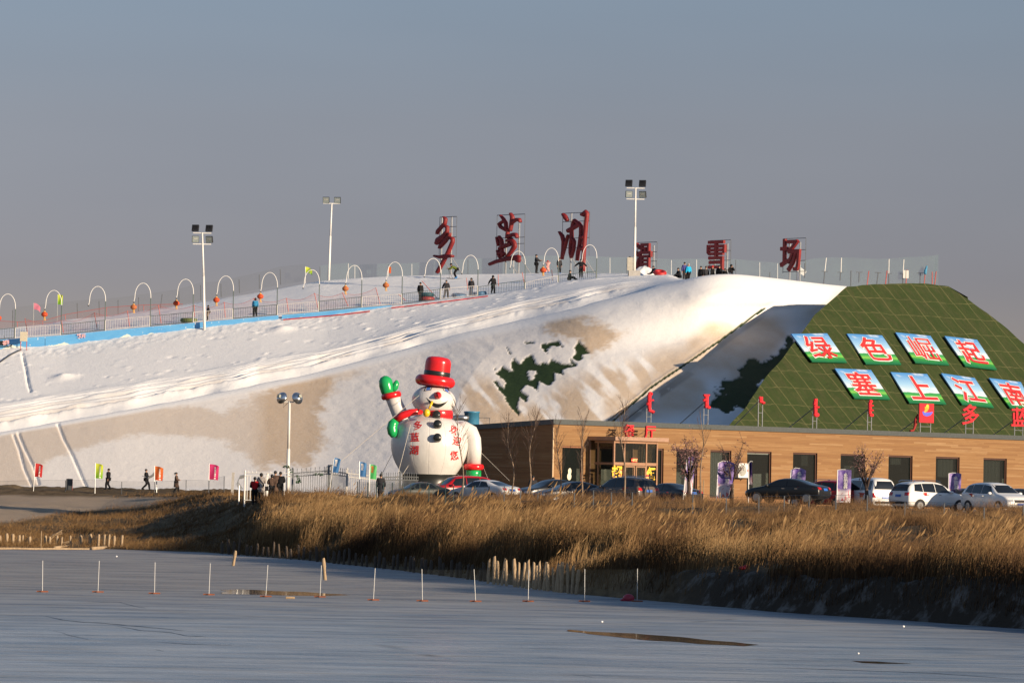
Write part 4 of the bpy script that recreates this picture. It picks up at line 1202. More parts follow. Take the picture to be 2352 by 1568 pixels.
def pole_at(U, V, Vt, Ut, label, D=None, **k):
    p = hit(U, V) if D is None else W(U, V, D)
    q = W(Ut, Vt, p.y)
    return light_pole(p, q.z - p.z, label, q.x - p.x, **k)
pole_at(470, 757, 534, 464.5, "tall white pole with four floodlights standing in the snow below the mural")
pole_at(755, 634, 467, 762, "thin white pole with two pale floodlights on the snow crest", 411, four=False)
pole_at(1457, 632, 431, 1460, "tall white pole with four floodlights on a concrete block beside the red characters", 386, block=True)
t = thing("light_pole", "white pole with two round silver dish lamps behind the iron gate", "light pole", at(661, 300), 0, "floodlight poles")
p = t.location; q = W(665, 921, 300)
hz = q.z - p.z; ln = q.x - p.x
mb = MB(); mb.tube([(0, 0, -0.3), (ln * 0.5, 0, hz * 0.5)], [0.13, 0.12], 10); mb.tube([(ln * .5, 0, hz * .5), (ln, 0, hz)], [0.095, 0.085], 10); mb.build("pole", white_metal, t, True)
mb = MB(); mb.bar((ln - 0.75, 0, hz - 0.05), (ln + 0.75, 0, hz - 0.05), 0.045, 6); mb.build("crossarm", white_metal, t)
chrome = mat("silver_dish", (0.62, 0.64, 0.66), 0.16, 0.95, var=0.03)
for sx_ in (-1, 1):
    mb = MB()
    mb.lathe([(0.12, 0.28), (0.30, 0.2), (0.41, 0.06), (0.44, 0.0), (0.40, -0.02), (0.0, 0.02)], 20)
    o = mb.build("dish_lamp", chrome, t, True); o.location = (ln + sx_ * 0.55, 0, hz + 0.22); o.rotation_euler = (R(70), 0, R(35) * sx_)
    m2 = MB(); m2.box((0, 0, 0.33), (0.2, 0.22, 0.22)); m2.build("ballast", mat("grey_green_box", (0.32, 0.33, 0.28), 0.6), o)
mb = MB(); mb.tube([(ln - 0.1, 0.05, hz - 0.1), (ln - 0.45, 0.05, hz - 0.45), (ln - 0.42, 0.05, hz - 0.1)], 0.015, 4); mb.build("cable", black_metal, t)

# ================================================================== BIG RED CHARACTERS
LA = R(-45)
ldir = Vector((math.cos(LA), math.sin(LA), 0)); 
def strokes_letter(name, label, zf_, D, strokes, frame, dscale=1.0):
    # strokes: list of ([(x,y,w)...]); frame: x0,y0,x1,y1 and lists of uprights and rails, all in the survey zoom
    x0, y0, x1, y1 = frame['box']
    Uc, Vb = zf_((x0 + x1) / 2, frame['ground'])
    base = W(Uc, Vb, D); base.z = min(base.z, drop(base.x, base.y) if False else base.z)
    t = thing(name, label, "sign character", base, LA, "red characters on the skyline")
    k = 1 / (math.cos(LA))
    zs = 2352.0 / 700 * K                                # zoom units per picture unit
    mpp = D / F / zs
    def L(x, y): return ((x - (x0 + x1) / 2) * mpp * k, (frame['ground'] - y) * mpp)
    mb = MB()
    for i, st in enumerate(strokes):
        pts, rr = [], []
        # resample
        for (a, b) in zip(st[:-1], st[1:]):
            for q in range(4):
                f_ = q / 4; xx = a[0] + (b[0] - a[0]) * f_; yy = a[1] + (b[1] - a[1]) * f_; ww = a[2] + (b[2] - a[2]) * f_
                X, Z = L(xx, yy); pts.append((X, -0.02 * i, Z)); rr.append((ww * mpp * 0.56 * (k ** 0.5), 0.24))
        X, Z = L(st[-1][0], st[-1][1]); pts.append((X, -0.02 * i, Z)); rr.append((st[-1][2] * mpp * 0.56 * (k ** 0.5), 0.24))
        mb.tube(pts, rr, 10, 0, (0, 1, 0))
    mb.build("letter", red_paint, t, True)
    mb = MB()
    fy = 0.34
    bx = [L(x0, y0), L(x1, y0), L(x1, y1), L(x0, y1)]
    for a, b in ((0, 1), (1, 2), (0, 3)):
        mb.bar((bx[a][0], fy, bx[a][1]), (bx[b][0], fy, bx[b][1]), 0.035, 4)
    for yy in frame['rails']:
        a = L(x0, yy); b = L(x1, yy); mb.bar((a[0], fy, a[1]), (b[0], fy, b[1]), 0.03, 4)
    mb.build("frame", grey_metal, t)
    for xx in frame['posts']:
        a = L(xx, y0 + frame.get('postdrop', 0)); m2 = MB(); m2.bar((a[0], fy + 0.08, -1.6), (a[0], fy + 0.08, a[1]), 0.09, 6); m2.build("post", galv, t)
        m2 = MB(); m2.bar((a[0], fy + 0.1, 1.6), (a[0] + 0.2, fy + 2.0, -0.6), 0.06, 5); m2.build("brace", galv, t)
    return t
S1_ = [[(240, 155, 14), (262, 190, 44), (255, 245, 40), (200, 300, 40), (158, 350, 44), (150, 385, 24)],
       [(255, 275, 30), (292, 300, 42), (288, 360, 46), (235, 430, 70), (165, 480, 84), (140, 515, 40)],
       [(325, 375, 44), (322, 410, 44), (270, 480, 50), (200, 555, 46), (190, 580, 20)],
       [(330, 440, 30), (372, 460, 44), (370, 500, 46), (310, 640, 46), (240, 780, 44), (180, 880, 44), (165, 905, 30)],
       [(128, 678, 22), (190, 695, 34), (290, 685, 46), (380, 692, 26)]]
strokes_letter("sign_character", "weathered red brush character 多 on a steel frame, leftmost on the skyline", zD, 418, S1_, {'box': (150, 155, 382, 700), 'ground': 905, 'rails': (290, 430), 'posts': (170, 305)})
S2_ = [[(1000, 130, 18), (1040, 180, 36), (1075, 240, 44), (1085, 340, 40)], [(1085, 340, 30), (1010, 290, 40), (985, 250, 36), (1030, 220, 30), (1060, 205, 24)],
       [(1140, 110, 24), (1165, 170, 54), (1155, 250, 48), (1140, 350, 36)], [(1165, 235, 40), (1220, 200, 36), (1265, 205, 40), (1275, 238, 26)],
       [(1120, 330, 30), (1105, 400, 40), (1100, 450, 34)], [(1105, 430, 40), (1180, 400, 40), (1225, 405, 44), (1240, 445, 30)],
       [(968, 425, 20), (980, 480, 36), (992, 545, 24)], [(1000, 415, 24), (1035, 470, 40), (1048, 545, 36)],
       [(1105, 480, 30), (1165, 470, 50), (1200, 510, 60), (1215, 555, 60), (1170, 630, 44), (1110, 700, 30)], [(1010, 585, 40), (1080, 550, 50), (1170, 520, 50)],
       [(990, 605, 36), (1005, 660, 40), (1030, 705, 36)], [(1050, 590, 36), (1055, 650, 40), (1060, 700, 34)], [(1000, 640, 34), (1060, 645, 40), (1090, 660, 36)],
       [(890, 790, 34), (980, 755, 40), (1120, 725, 46), (1230, 715, 56), (1275, 730, 90), (1265, 770, 60)]]
strokes_letter("sign_character", "weathered red brush character 蓝 with charred patches, second on the skyline", zD, 418, S2_, {'box': (922, 125, 1297, 775), 'ground': 888, 'rails': (435, 520, 690), 'posts': (1040, 1215), 'postdrop': 120})
S3_ = [[(1840, 112, 30), (1870, 150, 56), (1905, 205, 40)], [(1800, 352, 20), (1840, 410, 46), (1858, 480, 46), (1855, 600, 42), (1840, 725, 30)], [(1845, 700, 26), (1880, 560, 36), (1915, 420, 34), (1925, 395, 16)],
       [(2000, 195, 34), (1985, 260, 46), (1965, 340, 44), (1970, 450, 46), (1955, 540, 40), (1955, 640, 36), (1970, 710, 30)], [(1915, 345, 46), (2000, 300, 50), (2080, 255, 46)], [(2005, 200, 30), (2060, 250, 40), (2095, 290, 44), (2095, 400, 44), (2080, 540, 44), (2060, 640, 44), (2050, 750, 30)],
       [(1990, 450, 30), (2012, 490, 32), (2005, 600, 32), (1975, 700, 32)], [(2140, 140, 44), (2100, 130, 34)], [(2110, 135, 36), (2160, 95, 40), (2178, 130, 44), (2165, 260, 44), (2150, 480, 44), (2140, 700, 44), (2140, 895, 40)],
       [(2090, 435, 40), (2150, 440, 50)], [(2085, 610, 34), (2110, 580, 40), (2145, 600, 40)]]
strokes_letter("sign_character", "weathered red brush character 湖 with a long right stroke, third on the skyline", zD, 418, S3_, {'box': (1808, 100, 2165, 690), 'ground': 897, 'rails': (215, 440, 570), 'posts': (1915, 2085)})
def block_letter(ch, zf_, zw, box, ground, D, label, posts):
    zs = 2352.0 / zw * K; mpp = D / F / zs; k = 1 / math.cos(LA)
    x0, y0, x1, y1 = box
    Uc, Vb = zf_((x0 + x1) / 2, ground)
    base = W(Uc, Vb, D)
    t = thing("sign_character", label, "sign character", base, LA, "red characters on the skyline")
    hgt = (y1 - y0) * mpp; wid = (x1 - x0) * mpp * k - 0.45
    vs, fs = glyph(ch, 0.018, 0.16)
    gx0 = min(v.x for v in vs); gx1 = max(v.x for v in vs); gy0 = min(v.y for v in vs); gy1 = max(v.y for v in vs)
    zb_ = (ground - y1) * mpp
    mb = MB(); mb.add([((v.x - gx0) / (gx1 - gx0) * wid - wid / 2, -v.z * 1.9, zb_ + (v.y - gy0) / (gy1 - gy0) * hgt) for v in vs], fs)
    mb.build("letter", red_paint, t)
    mb = MB(); fy = 0.42
    a0, a1 = -wid / 2 - 0.05, wid / 2 + 0.3
    for X in (a0, a1): mb.bar((X, fy, zb_ - 0.1), (X, fy, zb_ + hgt + 0.05), 0.04, 4)
    for kz in (0, 0.33, 0.66, 1): mb.bar((a0, fy, zb_ + hgt * kz + (0.05 if kz == 1 else 0)), (a1, fy, zb_ + hgt * kz + (0.05 if kz == 1 else 0)), 0.03, 4)
    mb.build("frame", grey_metal, t)
    for X in posts:
        m2 = MB(); m2.bar((X * wid, fy + 0.1, -1.5), (X * wid, fy + 0.1, zb_ + hgt * 0.9), 0.09, 6); m2.build("post", galv, t)
    return t
block_letter("滑", zE, 700, (612, 907, 876, 1280), 1300, 402, "dark red block character 滑 behind the tall floodlight pole and snow heap", (-0.3, 0.4))
block_letter("雪", zE, 700, (1590, 880, 1866, 1275), 1310, 404, "dark red block character 雪 behind the group of dark clad people", (-0.3, 0.4))
block_letter("场", zF, 800, (342, 160, 600, 545), 605, 396, "dark red block character 场, rightmost on the skyline", (-0.22, 0.3))
# ================================================================== INFLATABLE SNOWMAN
pvc_white = mat("white_inflatable_fabric", (0.68, 0.665, 0.645), 0.28, var=0.03, scale=1.5)
pvc_red = mat("red_inflatable_fabric", (0.66, 0.018, 0.022), 0.22, var=0.10, scale=2)
pvc_green = mat("green_inflatable_fabric", (0.015, 0.36, 0.10), 0.22, var=0.08, scale=2)
pvc_black = mat("black_inflatable_fabric", (0.018, 0.02, 0.019), 0.3)
pvc_yel = mat("yellow_inflatable_fabric", (0.85, 0.50, 0.02), 0.3, var=0.05)
eye_blue = mat("eye_blue_print", (0.07, 0.20, 0.62), 0.4)
SD = 285.0
sb_ = W(1000 * .24414 + 746.5, 1030, SD); sbz = drop(sb_.x, SD)
spx = 9762 / SD / 0.24414                               # zoom pixels per metre
gy = (yh(990) + (CAMH - sbz) * F / SD - 775.2) / .24414
snow = thing("inflatable_snowman", "giant inflatable snowman in a red top hat and scarf, waving beside the wooden building", "inflatable snowman", (sb_.x, SD, sbz))
def sX(x): return (x - 1000) / spx
def sZ(y): return (gy - y) / spx
mb = MB()
prof = [(1.80, 1.80), (1.88, 1.92), (2.02, 2.12), (2.26, 2.5), (2.47, 3.0), (2.58, 3.5), (2.60, 3.85), (2.56, 4.3), (2.42, 4.75), (2.18, 5.1), (1.8, 5.38), (1.4, 5.56), (1.05, 5.66), (1.0, 5.9)]
cX = sX(982)
from itertools import chain
def smooth_prof(p, n=3):
    for _ in range(n):
        q = [p[0]]
        for a, b in zip(p[:-1], p[1:]):
            q += [(a[0] * .75 + b[0] * .25, a[1] * .75 + b[1] * .25), (a[0] * .25 + b[0] * .75, a[1] * .25 + b[1] * .75)]
        p = q + [p[-1]]
    return p
mb.lathe(smooth_prof(prof, 2), 56, (cX, 0, 0))
body = mb.build("body", pvc_white, snow, True)
BVb = BVHTree.FromPolygons([Vector(v) for v in mb.v], mb.f)
mb = MB(); mb.lathe(smooth_prof([(1.95, -0.1), (1.9, 0.5), (1.74, 1.4), (1.83, 1.815)], 2), 48, (cX, 0, 0)); mb.build("base_skirt", pvc_black, snow, True)
mb = MB(); mb.lathe(smooth_prof([(1.06, 5.55), (1.12, 5.62), (1.14, 5.9), (1.10, 6.12), (1.0, 6.16)], 1), 40, (sX(1004), 0, 0.02), 0, Matrix.Rotation(R(2.5), 3, 'Y')); mb.build("scarf", pvc_red, snow, True)
hc = Vector((sX(1014), -0.05, sZ(592)))
mb = MB(); mb.ball(hc, (1.48, 1.4, 1.02), 40, 24, 0, Matrix.Rotation(R(4), 3, 'Y')); mb.build("head", pvc_white, snow, True)
BVhd = BVHTree.FromPolygons([Vector(v) for v in mb.v], mb.f)
tilt = Matrix.Rotation(R(6), 3, 'Y') @ Matrix.Rotation(R(-1), 3, 'X')
bp_ = [(1.0, -0.30)] + [(1.0 + 0.35 * math.sin(a), -0.36 * math.cos(a)) for a in [R(15 * k) for k in range(1, 12)]] + [(0.9, 0.32)]
mb = MB(); mb.lathe(bp_, 44, (sX(1024), -0.05, sZ(410)), 0, tilt); brim = mb.build("hat_brim", pvc_red, snow, True)
mb = MB(); mb.lathe(smooth_prof([(0.86, 0.15), (0.865, 0.6), (0.87, 1.15), (0.86, 1.35), (0.78, 1.55), (0.55, 1.66), (0.02, 1.70)], 2), 44, (sX(1032), -0.05, sZ(410) - 0.02), 0, tilt); hat = mb.build("hat_crown", pvc_red, snow, True)
mb = MB(); mb.lathe([(0.87, 0.30), (0.882, 0.32), (0.882, 0.66), (0.87, 0.68)], 44, (sX(1032), -0.05, sZ(410) - 0.02), 0, tilt); mb.build("hat_band", pvc_black, hat, True)
def proj(bv, x, z, off):
    r_ = bv.ray_cast(Vector((x, -8, z)), Vector((0, 1, 0)))
    return Vector((x, (r_[0].y if r_[0] else 0.0) - off, z))
def patch(bv, poly, off, name, m, parent, n=1):          # flat print laid on a rounded surface
    bm = bmesh.new()
    vv = [bm.verts.new((x, 0, z)) for x, z in poly]
    bm.faces.new(vv)
    bmesh.ops.triangulate(bm, faces=bm.faces[:])
    for _ in range(n): bmesh.ops.subdivide_edges(bm, edges=bm.edges[:], cuts=1, use_grid_fill=True)
    for v in bm.verts: v.co = proj(bv, v.co.x, v.co.z, off)
    me = bpy.data.meshes.new(name); bm.to_mesh(me); bm.free()
    return link(name, me, parent, m)
def zp(l): return [(sX(x), sZ(y)) for x, y in l]
for nm, outer, white_, blue_ in (("eye", [(922, 508), (932, 475), (945, 456), (1005, 452), (996, 480), (990, 498)], [(932, 502), (942, 474), (952, 459), (998, 456), (990, 478), (984, 494)], [(942, 498), (952, 470), (962, 459), (986, 458), (984, 475), (978, 495)]),
                                 ("eye", [(1090, 462), (1150, 470), (1164, 500), (1172, 532), (1140, 512), (1108, 500)], [(1098, 465), (1146, 474), (1158, 500), (1164, 524), (1140, 508), (1112, 496)], [(1114, 472), (1142, 480), (1152, 500), (1156, 518), (1138, 508), (1122, 498)])):
    e_ = patch(BVhd, zp(outer), 0.012, nm, pvc_black, snow, 2)
    patch(BVhd, zp(white_), 0.02, "eye_white", pvc_white, e_, 2); patch(BVhd, zp(blue_), 0.028, "iris", eye_blue, e_, 2)
q = proj(BVhd, sX(1054), sZ(548), -0.05)
mb = MB(); mb.lathe([(0.27, 0.0), (0.25, 0.1), (0.20, 0.3), (0.10, 0.52), (0.02, 0.6)], 20, q, 0, Matrix.Rotation(R(92), 3, 'X') @ Matrix.Rotation(R(8), 3, 'Y')); mb.build("nose", pvc_red, snow, True)
mo = []
for k in range(13):
    t_ = k / 12; mo.append((945 + 210 * t_, 565 + 26 * t_ + 90 * math.sin(math.pi * t_) ** 0.9 * (1 - 0.15 * t_)))
mu = []
for k in range(11, 0, -1):
    t_ = k / 12; mu.append((945 + 210 * t_, 567 + 26 * t_ + 44 * math.sin(math.pi * t_)))
patch(BVhd, zp(mo + mu), 0.015, "mouth", pvc_black, snow, 2)
pq = proj(BVhd, sX(1003), sZ(612), 0.0)
mb = MB(); mb.tube([pq + Vector((0, 0.1, 0)), pq + Vector((0.0, -0.22, 0.02)), pq + Vector((-0.05, -0.42, -0.12)), Vector((sX(978), pq.y - 0.55, sZ(672)))], [0.075, 0.085, 0.085, 0.07], 10)
mb.ball((sX(955), pq.y - 0.62, sZ(714)), (0.235, 0.235, 0.28), 14, 10, 0, Matrix.Rotation(R(10), 3, 'Y')); mb.build("pipe", pvc_yel, snow, True)
for (x_, y_) in ((1047, 750), (1060, 832), (1062, 952)):
    q = proj(BVb, sX(x_), sZ(y_), -0.1)
    mb = MB(); mb.lathe([(0.27, 0), (0.275, 0.3), (0.27, 0.45), (0.22, 0.52), (0.02, 0.54)], 20, q, 0, Matrix.Rotation(R(88 - (10 if y_ > 900 else 30 if y_ < 800 else 18)), 3, 'X')); mb.build("button", pvc_black, snow, True)
# waving arm
A0 = Vector((sX(752), 0.25, sZ(840))); A1 = Vector((sX(622), 0.15, sZ(560)))
mb = MB(); mb.tube([A0.lerp(A1, k / 6) for k in range(7)], [0.58, 0.57, 0.55, 0.53, 0.51, 0.5, 0.49], 22); mb.build("arm", pvc_white, snow, True)
ad = (A1 - A0).normalized()
rot = ad.to_track_quat('Z', 'Y').to_matrix() @ Matrix.Rotation(R(0), 3, 'Z')
cq = Vector((sX(613), 0.15, sZ(551)))
mb = MB(); mb.lathe([(0.5, -0.2)] + [(0.5 + 0.19 * math.sin(a), -0.22 * math.cos(a)) for a in [R(22.5 * k) for k in range(1, 8)]] + [(0.45, 0.2)], 26, cq, 0, Matrix.Rotation(R(-13), 3, 'Y')); mb.build("cuff", pvc_red, snow, True)
mb = MB(); mb.tube([Vector((sX(588), .15, sZ(540))), Vector((sX(575), .15, sZ(500))), Vector((sX(563), .15, sZ(455))), Vector((sX(556), .15, sZ(410))), Vector((sX(555), .15, sZ(385))), Vector((sX(555), .15, sZ(366)))], [0.42, 0.46, 0.48, 0.45, 0.34, 0.1], 20)
mb.tube([Vector((sX(612), .12, sZ(505))), Vector((sX(648), .1, sZ(470))), Vector((sX(660), .1, sZ(430))), Vector((sX(662), .1, sZ(405)))], [0.24, 0.23, 0.19, 0.06], 14); mb.build("mitten", pvc_green, snow, True)
# scarf tail
mb = MB(); mb.tube([Vector((sX(x_), y_, sZ(z_))) for x_, y_, z_ in ((905, -1.05, 705), (860, -1.25, 702), (800, -1.35, 712), (730, -1.35, 738), (665, -1.3, 785))], [0.15, 0.21, 0.245, 0.26, 0.27], 16); stl = mb.build("scarf_tail", pvc_red, snow, True)
mb = MB(); mb.tube([Vector((sX(x_), y_, sZ(z_))) for x_, y_, z_ in ((665, -1.3, 785), (640, -1.3, 820), (632, -1.32, 860), (640, -1.38, 900), (655, -1.42, 925), (668, -1.45, 938))], [0.28, 0.34, 0.36, 0.34, 0.27, 0.08], 16); mb.build("scarf_tip", pvc_green, stl, True)
# hanging arm
pa = [(1240, 0.3, 862), (1310, 0.28, 850), (1365, 0.25, 882), (1396, 0.2, 950), (1404, 0.2, 1040), (1402, 0.2, 1180)]
mb = MB(); mb.tube([Vector((sX(x_), y_, sZ(z_))) for x_, y_, z_ in smooth_prof_3(pa)] if False else [Vector((sX(x_), y_, sZ(z_))) for x_, y_, z_ in pa], [0.5, 0.53, 0.53, 0.5, 0.49, 0.48], 22); mb.build("arm", pvc_white, snow, True)
cq = Vector((sX(1402), 0.2, sZ(1208)))
mb = MB(); mb.lathe([(0.5, -0.2)] + [(0.5 + 0.19 * math.sin(a), -0.22 * math.cos(a)) for a in [R(22.5 * k) for k in range(1, 8)]] + [(0.45, 0.2)], 26, cq, 0); mb.build("cuff", pvc_red, snow, True)
mb = MB(); mb.tube([Vector((sX(1402), 0.2, sZ(z_))) for z_ in (1225, 1270, 1320, 1370, 1410)], [0.5, 0.51, 0.5, 0.42, 0.1], 20); mb.build("mitten", pvc_green, snow, True)
# lettering
letter_red = mat("red_fabric_print", (0.55, 0.02, 0.02), 0.5)
for ch, x_, y_, s_, ro in (("多", 877, 830, .62, 8), ("蓝", 850, 940, .64, 3), ("湖", 845, 1062, .66, -2), ("欢", 1213, 866, .62, -22), ("迎", 1243, 968, .64, -8), ("您", 1222, 1104, .66, 8)):
    vs, fs = glyph(ch, 0.018, 0.0)
    bm = bmesh.new()
    bv_ = [bm.verts.new(v) for v in vs]
    for f_ in fs:
        try: bm.faces.new([bv_[i] for i in f_])
        except ValueError: pass
    bmesh.ops.triangulate(bm, faces=bm.faces[:])
    bmesh.ops.subdivide_edges(bm, edges=bm.edges[:], cuts=1)
    cr_, sr_ = math.cos(R(ro)), math.sin(R(ro))
    sxk = 1.0 if x_ < 1000 else 0.86
    for v in bm.verts:
        X = (v.co.x * cr_ - v.co.y * sr_) * s_ * sxk; Z = (v.co.x * sr_ + v.co.y * cr_) * s_
        v.co = proj(BVb, sX(x_) + X, sZ(y_) + Z, 0.03)
    me = bpy.data.meshes.new("lettering"); bm.to_mesh(me); bm.free()
    link("lettering", me, snow, letter_red)
mb = MB()
def guy(x1, y1, d1, x2, y2, d2): mb.bar((sX(x1), d1, sZ(y1)), (sX(x2), d2, sZ(y2)), 0.017, 4)
guy(880, 548, -1.2, 150, 1200, -3.5); guy(808, 822, -1.9, 690, 1380, -5.5); guy(790, 1212, -1.7, 690, 1400, -5); guy(1472, 1075, 0.2, 1740, 1330, -2.0); guy(1495, 1215, 0.2, 1540, 1320, -1.5); guy(1240, 1270, -1.2, 1320, 1330, -3); guy(625, 1110, 0.5, 530, 1290, 2.5)
mb.build("guy_rope", rope_m, snow)

N = NT(pvc_white); bs_ = pvc_white.node_tree.nodes["Principled BSDF"]
co = N.n("ShaderNodeTexCoord").outputs['Object']; s_ = N.n("ShaderNodeSeparateXYZ"); N.l(co, s_.inputs[0])
an = N.math('MULTIPLY', N.math('ARCTAN2', s_.outputs['Y'], N.math('ADD', s_.outputs['X'], 0.13)), 14 / (2 * math.pi))
sm_ = N.ramp(N.math('ABSOLUTE', N.math('SUBTRACT', N.math('FRACT', an), 0.5)), [(0.0, 1.0), (0.025, 0.0)])
gr_ = N.ramp(N.noise(co, 1.1, 6, 0.7), [(0.45, 0.0), (0.75, 0.35)])
old = bs_.inputs['Base Color'].links[0].from_socket
N.l(N.mix(N.math('MULTIPLY', sm_, 0.35), N.mix(gr_, old, (0.52, 0.49, 0.45)), (0.42, 0.40, 0.38)), bs_.inputs['Base Color'])
N.l(N.bump(N.math('ADD', N.math('MULTIPLY', sm_, -1.0), N.math('MULTIPLY', N.noise(N.mapping(co, (1, 1, 0.35)), 3.0, 3), 0.7)), 0.35, 0.06), bs_.inputs['Normal'])
# ================================================================== WOODEN RESTAURANT
m_wood, N, B = newmat("cedar_cladding")
co = N.n("ShaderNodeTexCoord").outputs['Object']
sp = N.n("ShaderNodeSeparateXYZ"); N.l(co, sp.inputs[0])
xy = N.math('ADD', sp.outputs['X'], N.math('MULTIPLY', sp.outputs['Y'], 1.37))
row = N.math('FLOOR', N.math('MULTIPLY', sp.outputs['Z'], 1 / 0.115))
wn = N.n("ShaderNodeTexWhiteNoise"); wn.noise_dimensions = '1D'; N.l(row, wn.inputs['W'])
seg_ = N.math('FLOOR', N.math('ADD', N.math('MULTIPLY', xy, 0.27), N.math('MULTIPLY', wn.outputs['Value'], 13)))
cc_ = N.n("ShaderNodeCombineXYZ"); N.l(row, cc_.inputs[0]); N.l(seg_, cc_.inputs[1])
wn2 = N.n("ShaderNodeTexWhiteNoise"); N.l(cc_.outputs[0], wn2.inputs['Vector'])
c = N.ramp(wn2.outputs['Value'], [(0.0, (0.222, 0.113, 0.046)), (0.45, (0.258, 0.140, 0.057)), (0.8, (0.285, 0.162, 0.070)), (1.0, (0.33, 0.205, 0.10))])
vv = N.n("ShaderNodeCombineXYZ"); N.l(N.math('MULTIPLY', xy, 0.6), vv.inputs[0]); N.l(N.math('MULTIPLY', sp.outputs['Z'], 14), vv.inputs[1])
c = N.mix(N.ramp(N.noise(vv.outputs[0], 1.0, 5, 0.7), [(0.35, 0.55), (0.6, 0.0)]), c, (0.18, 0.09, 0.037))
low_ = N.ramp(N.math('MULTIPLY', N.math('ADD', sp.outputs['Z'], N.noise(co, 0.3, 3)), 0.16), [(0.15, 0.5), (0.6, 0.0)])
c = N.mix(low_, c, (0.285, 0.138, 0.057))
gap = N.ramp(N.math('FRACT', N.math('MULTIPLY', sp.outputs['Z'], 1 / 0.115)), [(0.0, 1.0), (0.12, 0.0)])
c = N.mix(N.math('MULTIPLY', gap, 0.6), c, (0.09, 0.045, 0.02))
N.l(c, B.inputs['Base Color']); B.inputs['Roughness'].default_value = 0.62; B.inputs['Specular IOR Level'].default_value = 0.3
N.l(N.bump(N.math('SUBTRACT', 1.0, gap), 0.5, 0.015), B.inputs['Normal'])
roof_edge = mat("dark_grey_flashing", (0.075, 0.085, 0.085), 0.45, 0.2)
brown_frame = mat("brown_aluminium", (0.26, 0.12, 0.07), 0.35)
dark_frame = mat("dark_brown_reveal", (0.085, 0.035, 0.022), 0.55)
inner = mat("room_wall", (0.62, 0.61, 0.57), 0.9)
mg = bpy.data.materials.new("window_glass"); mg.use_nodes = True
N = NT(mg); b_ = mg.node_tree.nodes["Principled BSDF"]
b_.inputs['Base Color'].default_value = (0.02, 0.025, 0.025, 1); b_.inputs['Roughness'].default_value = 0.04; b_.inputs['Specular IOR Level'].default_value = 0.8
tr = N.n("ShaderNodeBsdfTransparent", i_Color=(0.80, 0.84, 0.82, 1)); ms_ = N.n("ShaderNodeMixShader"); ms_.inputs[0].default_value = 0.38
N.l(tr.outputs[0], ms_.inputs[1]); N.l(b_.outputs[0], ms_.inputs[2]); N.l(ms_.outputs[0], mg.node_tree.nodes["Material Output"].inputs[0])
N.l(N.bump(N.noise(N.n("ShaderNodeTexCoord").outputs['Object'], 1.2, 2), 0.06, 0.02), b_.inputs['Normal'])
CN = W(1270, 1050, 287.0); CN.z = 3.05
bld = thing("restaurant_building", "long flat roofed restaurant clad in honey coloured wooden planks", "building", CN, R(45))
c45 = math.cos(R(45))
def fx(U, dp=0.0):                                       # along-facade coordinate of a picture column on a plane dp in front of the wall
    g = (U - 1176 + 4.6) / F
    # world point: x = CN.x + t c + dp c ; y = CN.y + t c - dp c ; x = g*y
    return (g * (CN.y - dp * c45) - CN.x - dp * c45) / (c45 - g * c45)
def fz(U, V, dp=0.0):
    t = fx(U, dp); y = CN.y + t * c45 - dp * c45
    return CAMH - (V - yh(U)) / F * y - CN.z
HB = 5.52; LEN = 62.0; DEP = 10.5
wins = []
def zu(zf_, a, b): return zf_(a, 0)[0], zf_(b, 0)[0]
WU = [(1291.5, 1340), (1498, 1524.5), zu(zK, 1005, 1335), zu(zK, 1535, 1865), zu(zL, 970, 1298), zu(zL, 1587, 1914), (1931, 1987), zu(zM, 532, 856), zu(zM, 1168, 1488), zu(zM, 1808, 2122)]
for a, b in WU: wins.append((fx(a), fx(b)))
sp_ = wins[-1][0] - wins[-2][0]
while wins[-1][1] + sp_ < LEN - 1: wins.append((wins[-1][0] + sp_, wins[-1][1] + sp_))
px0, px1 = fx(zJ(1868, 0)[0], 2.35), fx(zK(712, 0)[0], 2.35)
doorx = (px0 + 0.4, px1 - 0.2)
ZS, ZT = 0.66, 4.02
mb = MB()
ops = [(a, b, 0.05 if 0 <= i < 2 else ZS) for i, (a, b) in enumerate(wins)] + [(px0 + 1.2, px1 - 0.75, -0.2)]
ops.sort()
cur = 0.0
TH = 0.26
for a, b, zs_ in ops:
    mb.box(((cur + a) / 2, TH / 2, HB / 2 - 0.2), (a - cur, TH, HB + 0.4))
    mb.box(((a + b) / 2, TH / 2, (ZT + HB) / 2), (b - a, TH, HB - ZT))
    if zs_ > -0.1: mb.box(((a + b) / 2, TH / 2, zs_ / 2 - 0.2), (b - a, TH, zs_ + 0.4))
    cur = b
mb.box(((cur + LEN) / 2, TH / 2, HB / 2 - 0.2), (LEN - cur, TH, HB + 0.4))
BK = 0.55
mb.add([(x_, y_, z_) for x_ in (0, TH) for (y_, z_) in ((TH, -0.4), (DEP, -0.4), (DEP, HB - BK), (TH, HB - 0.02))], [(3, 2, 1, 0), (4, 5, 6, 7), (0, 1, 5, 4), (1, 2, 6, 5), (2, 3, 7, 6), (3, 0, 4, 7)])
mb.build("front_wall", m_wood, bld)
mb = MB(); mb.box((LEN / 2, DEP - 0.1, HB / 2), (LEN - 0.6, 0.2, HB - 1.4)); mb.box((LEN - 0.15, DEP / 2, HB / 2), (0.25, DEP - 0.6, HB - 1.4)); mb.box((LEN / 2, DEP * 0.62, HB / 2 - 0.1), (LEN - 1, 0.1, HB - 1.0)); mb.box((LEN / 2, DEP / 2, 0.0), (LEN - 0.8, DEP - 0.8, 0.1)); mb.build("inner_wall", inner, bld)
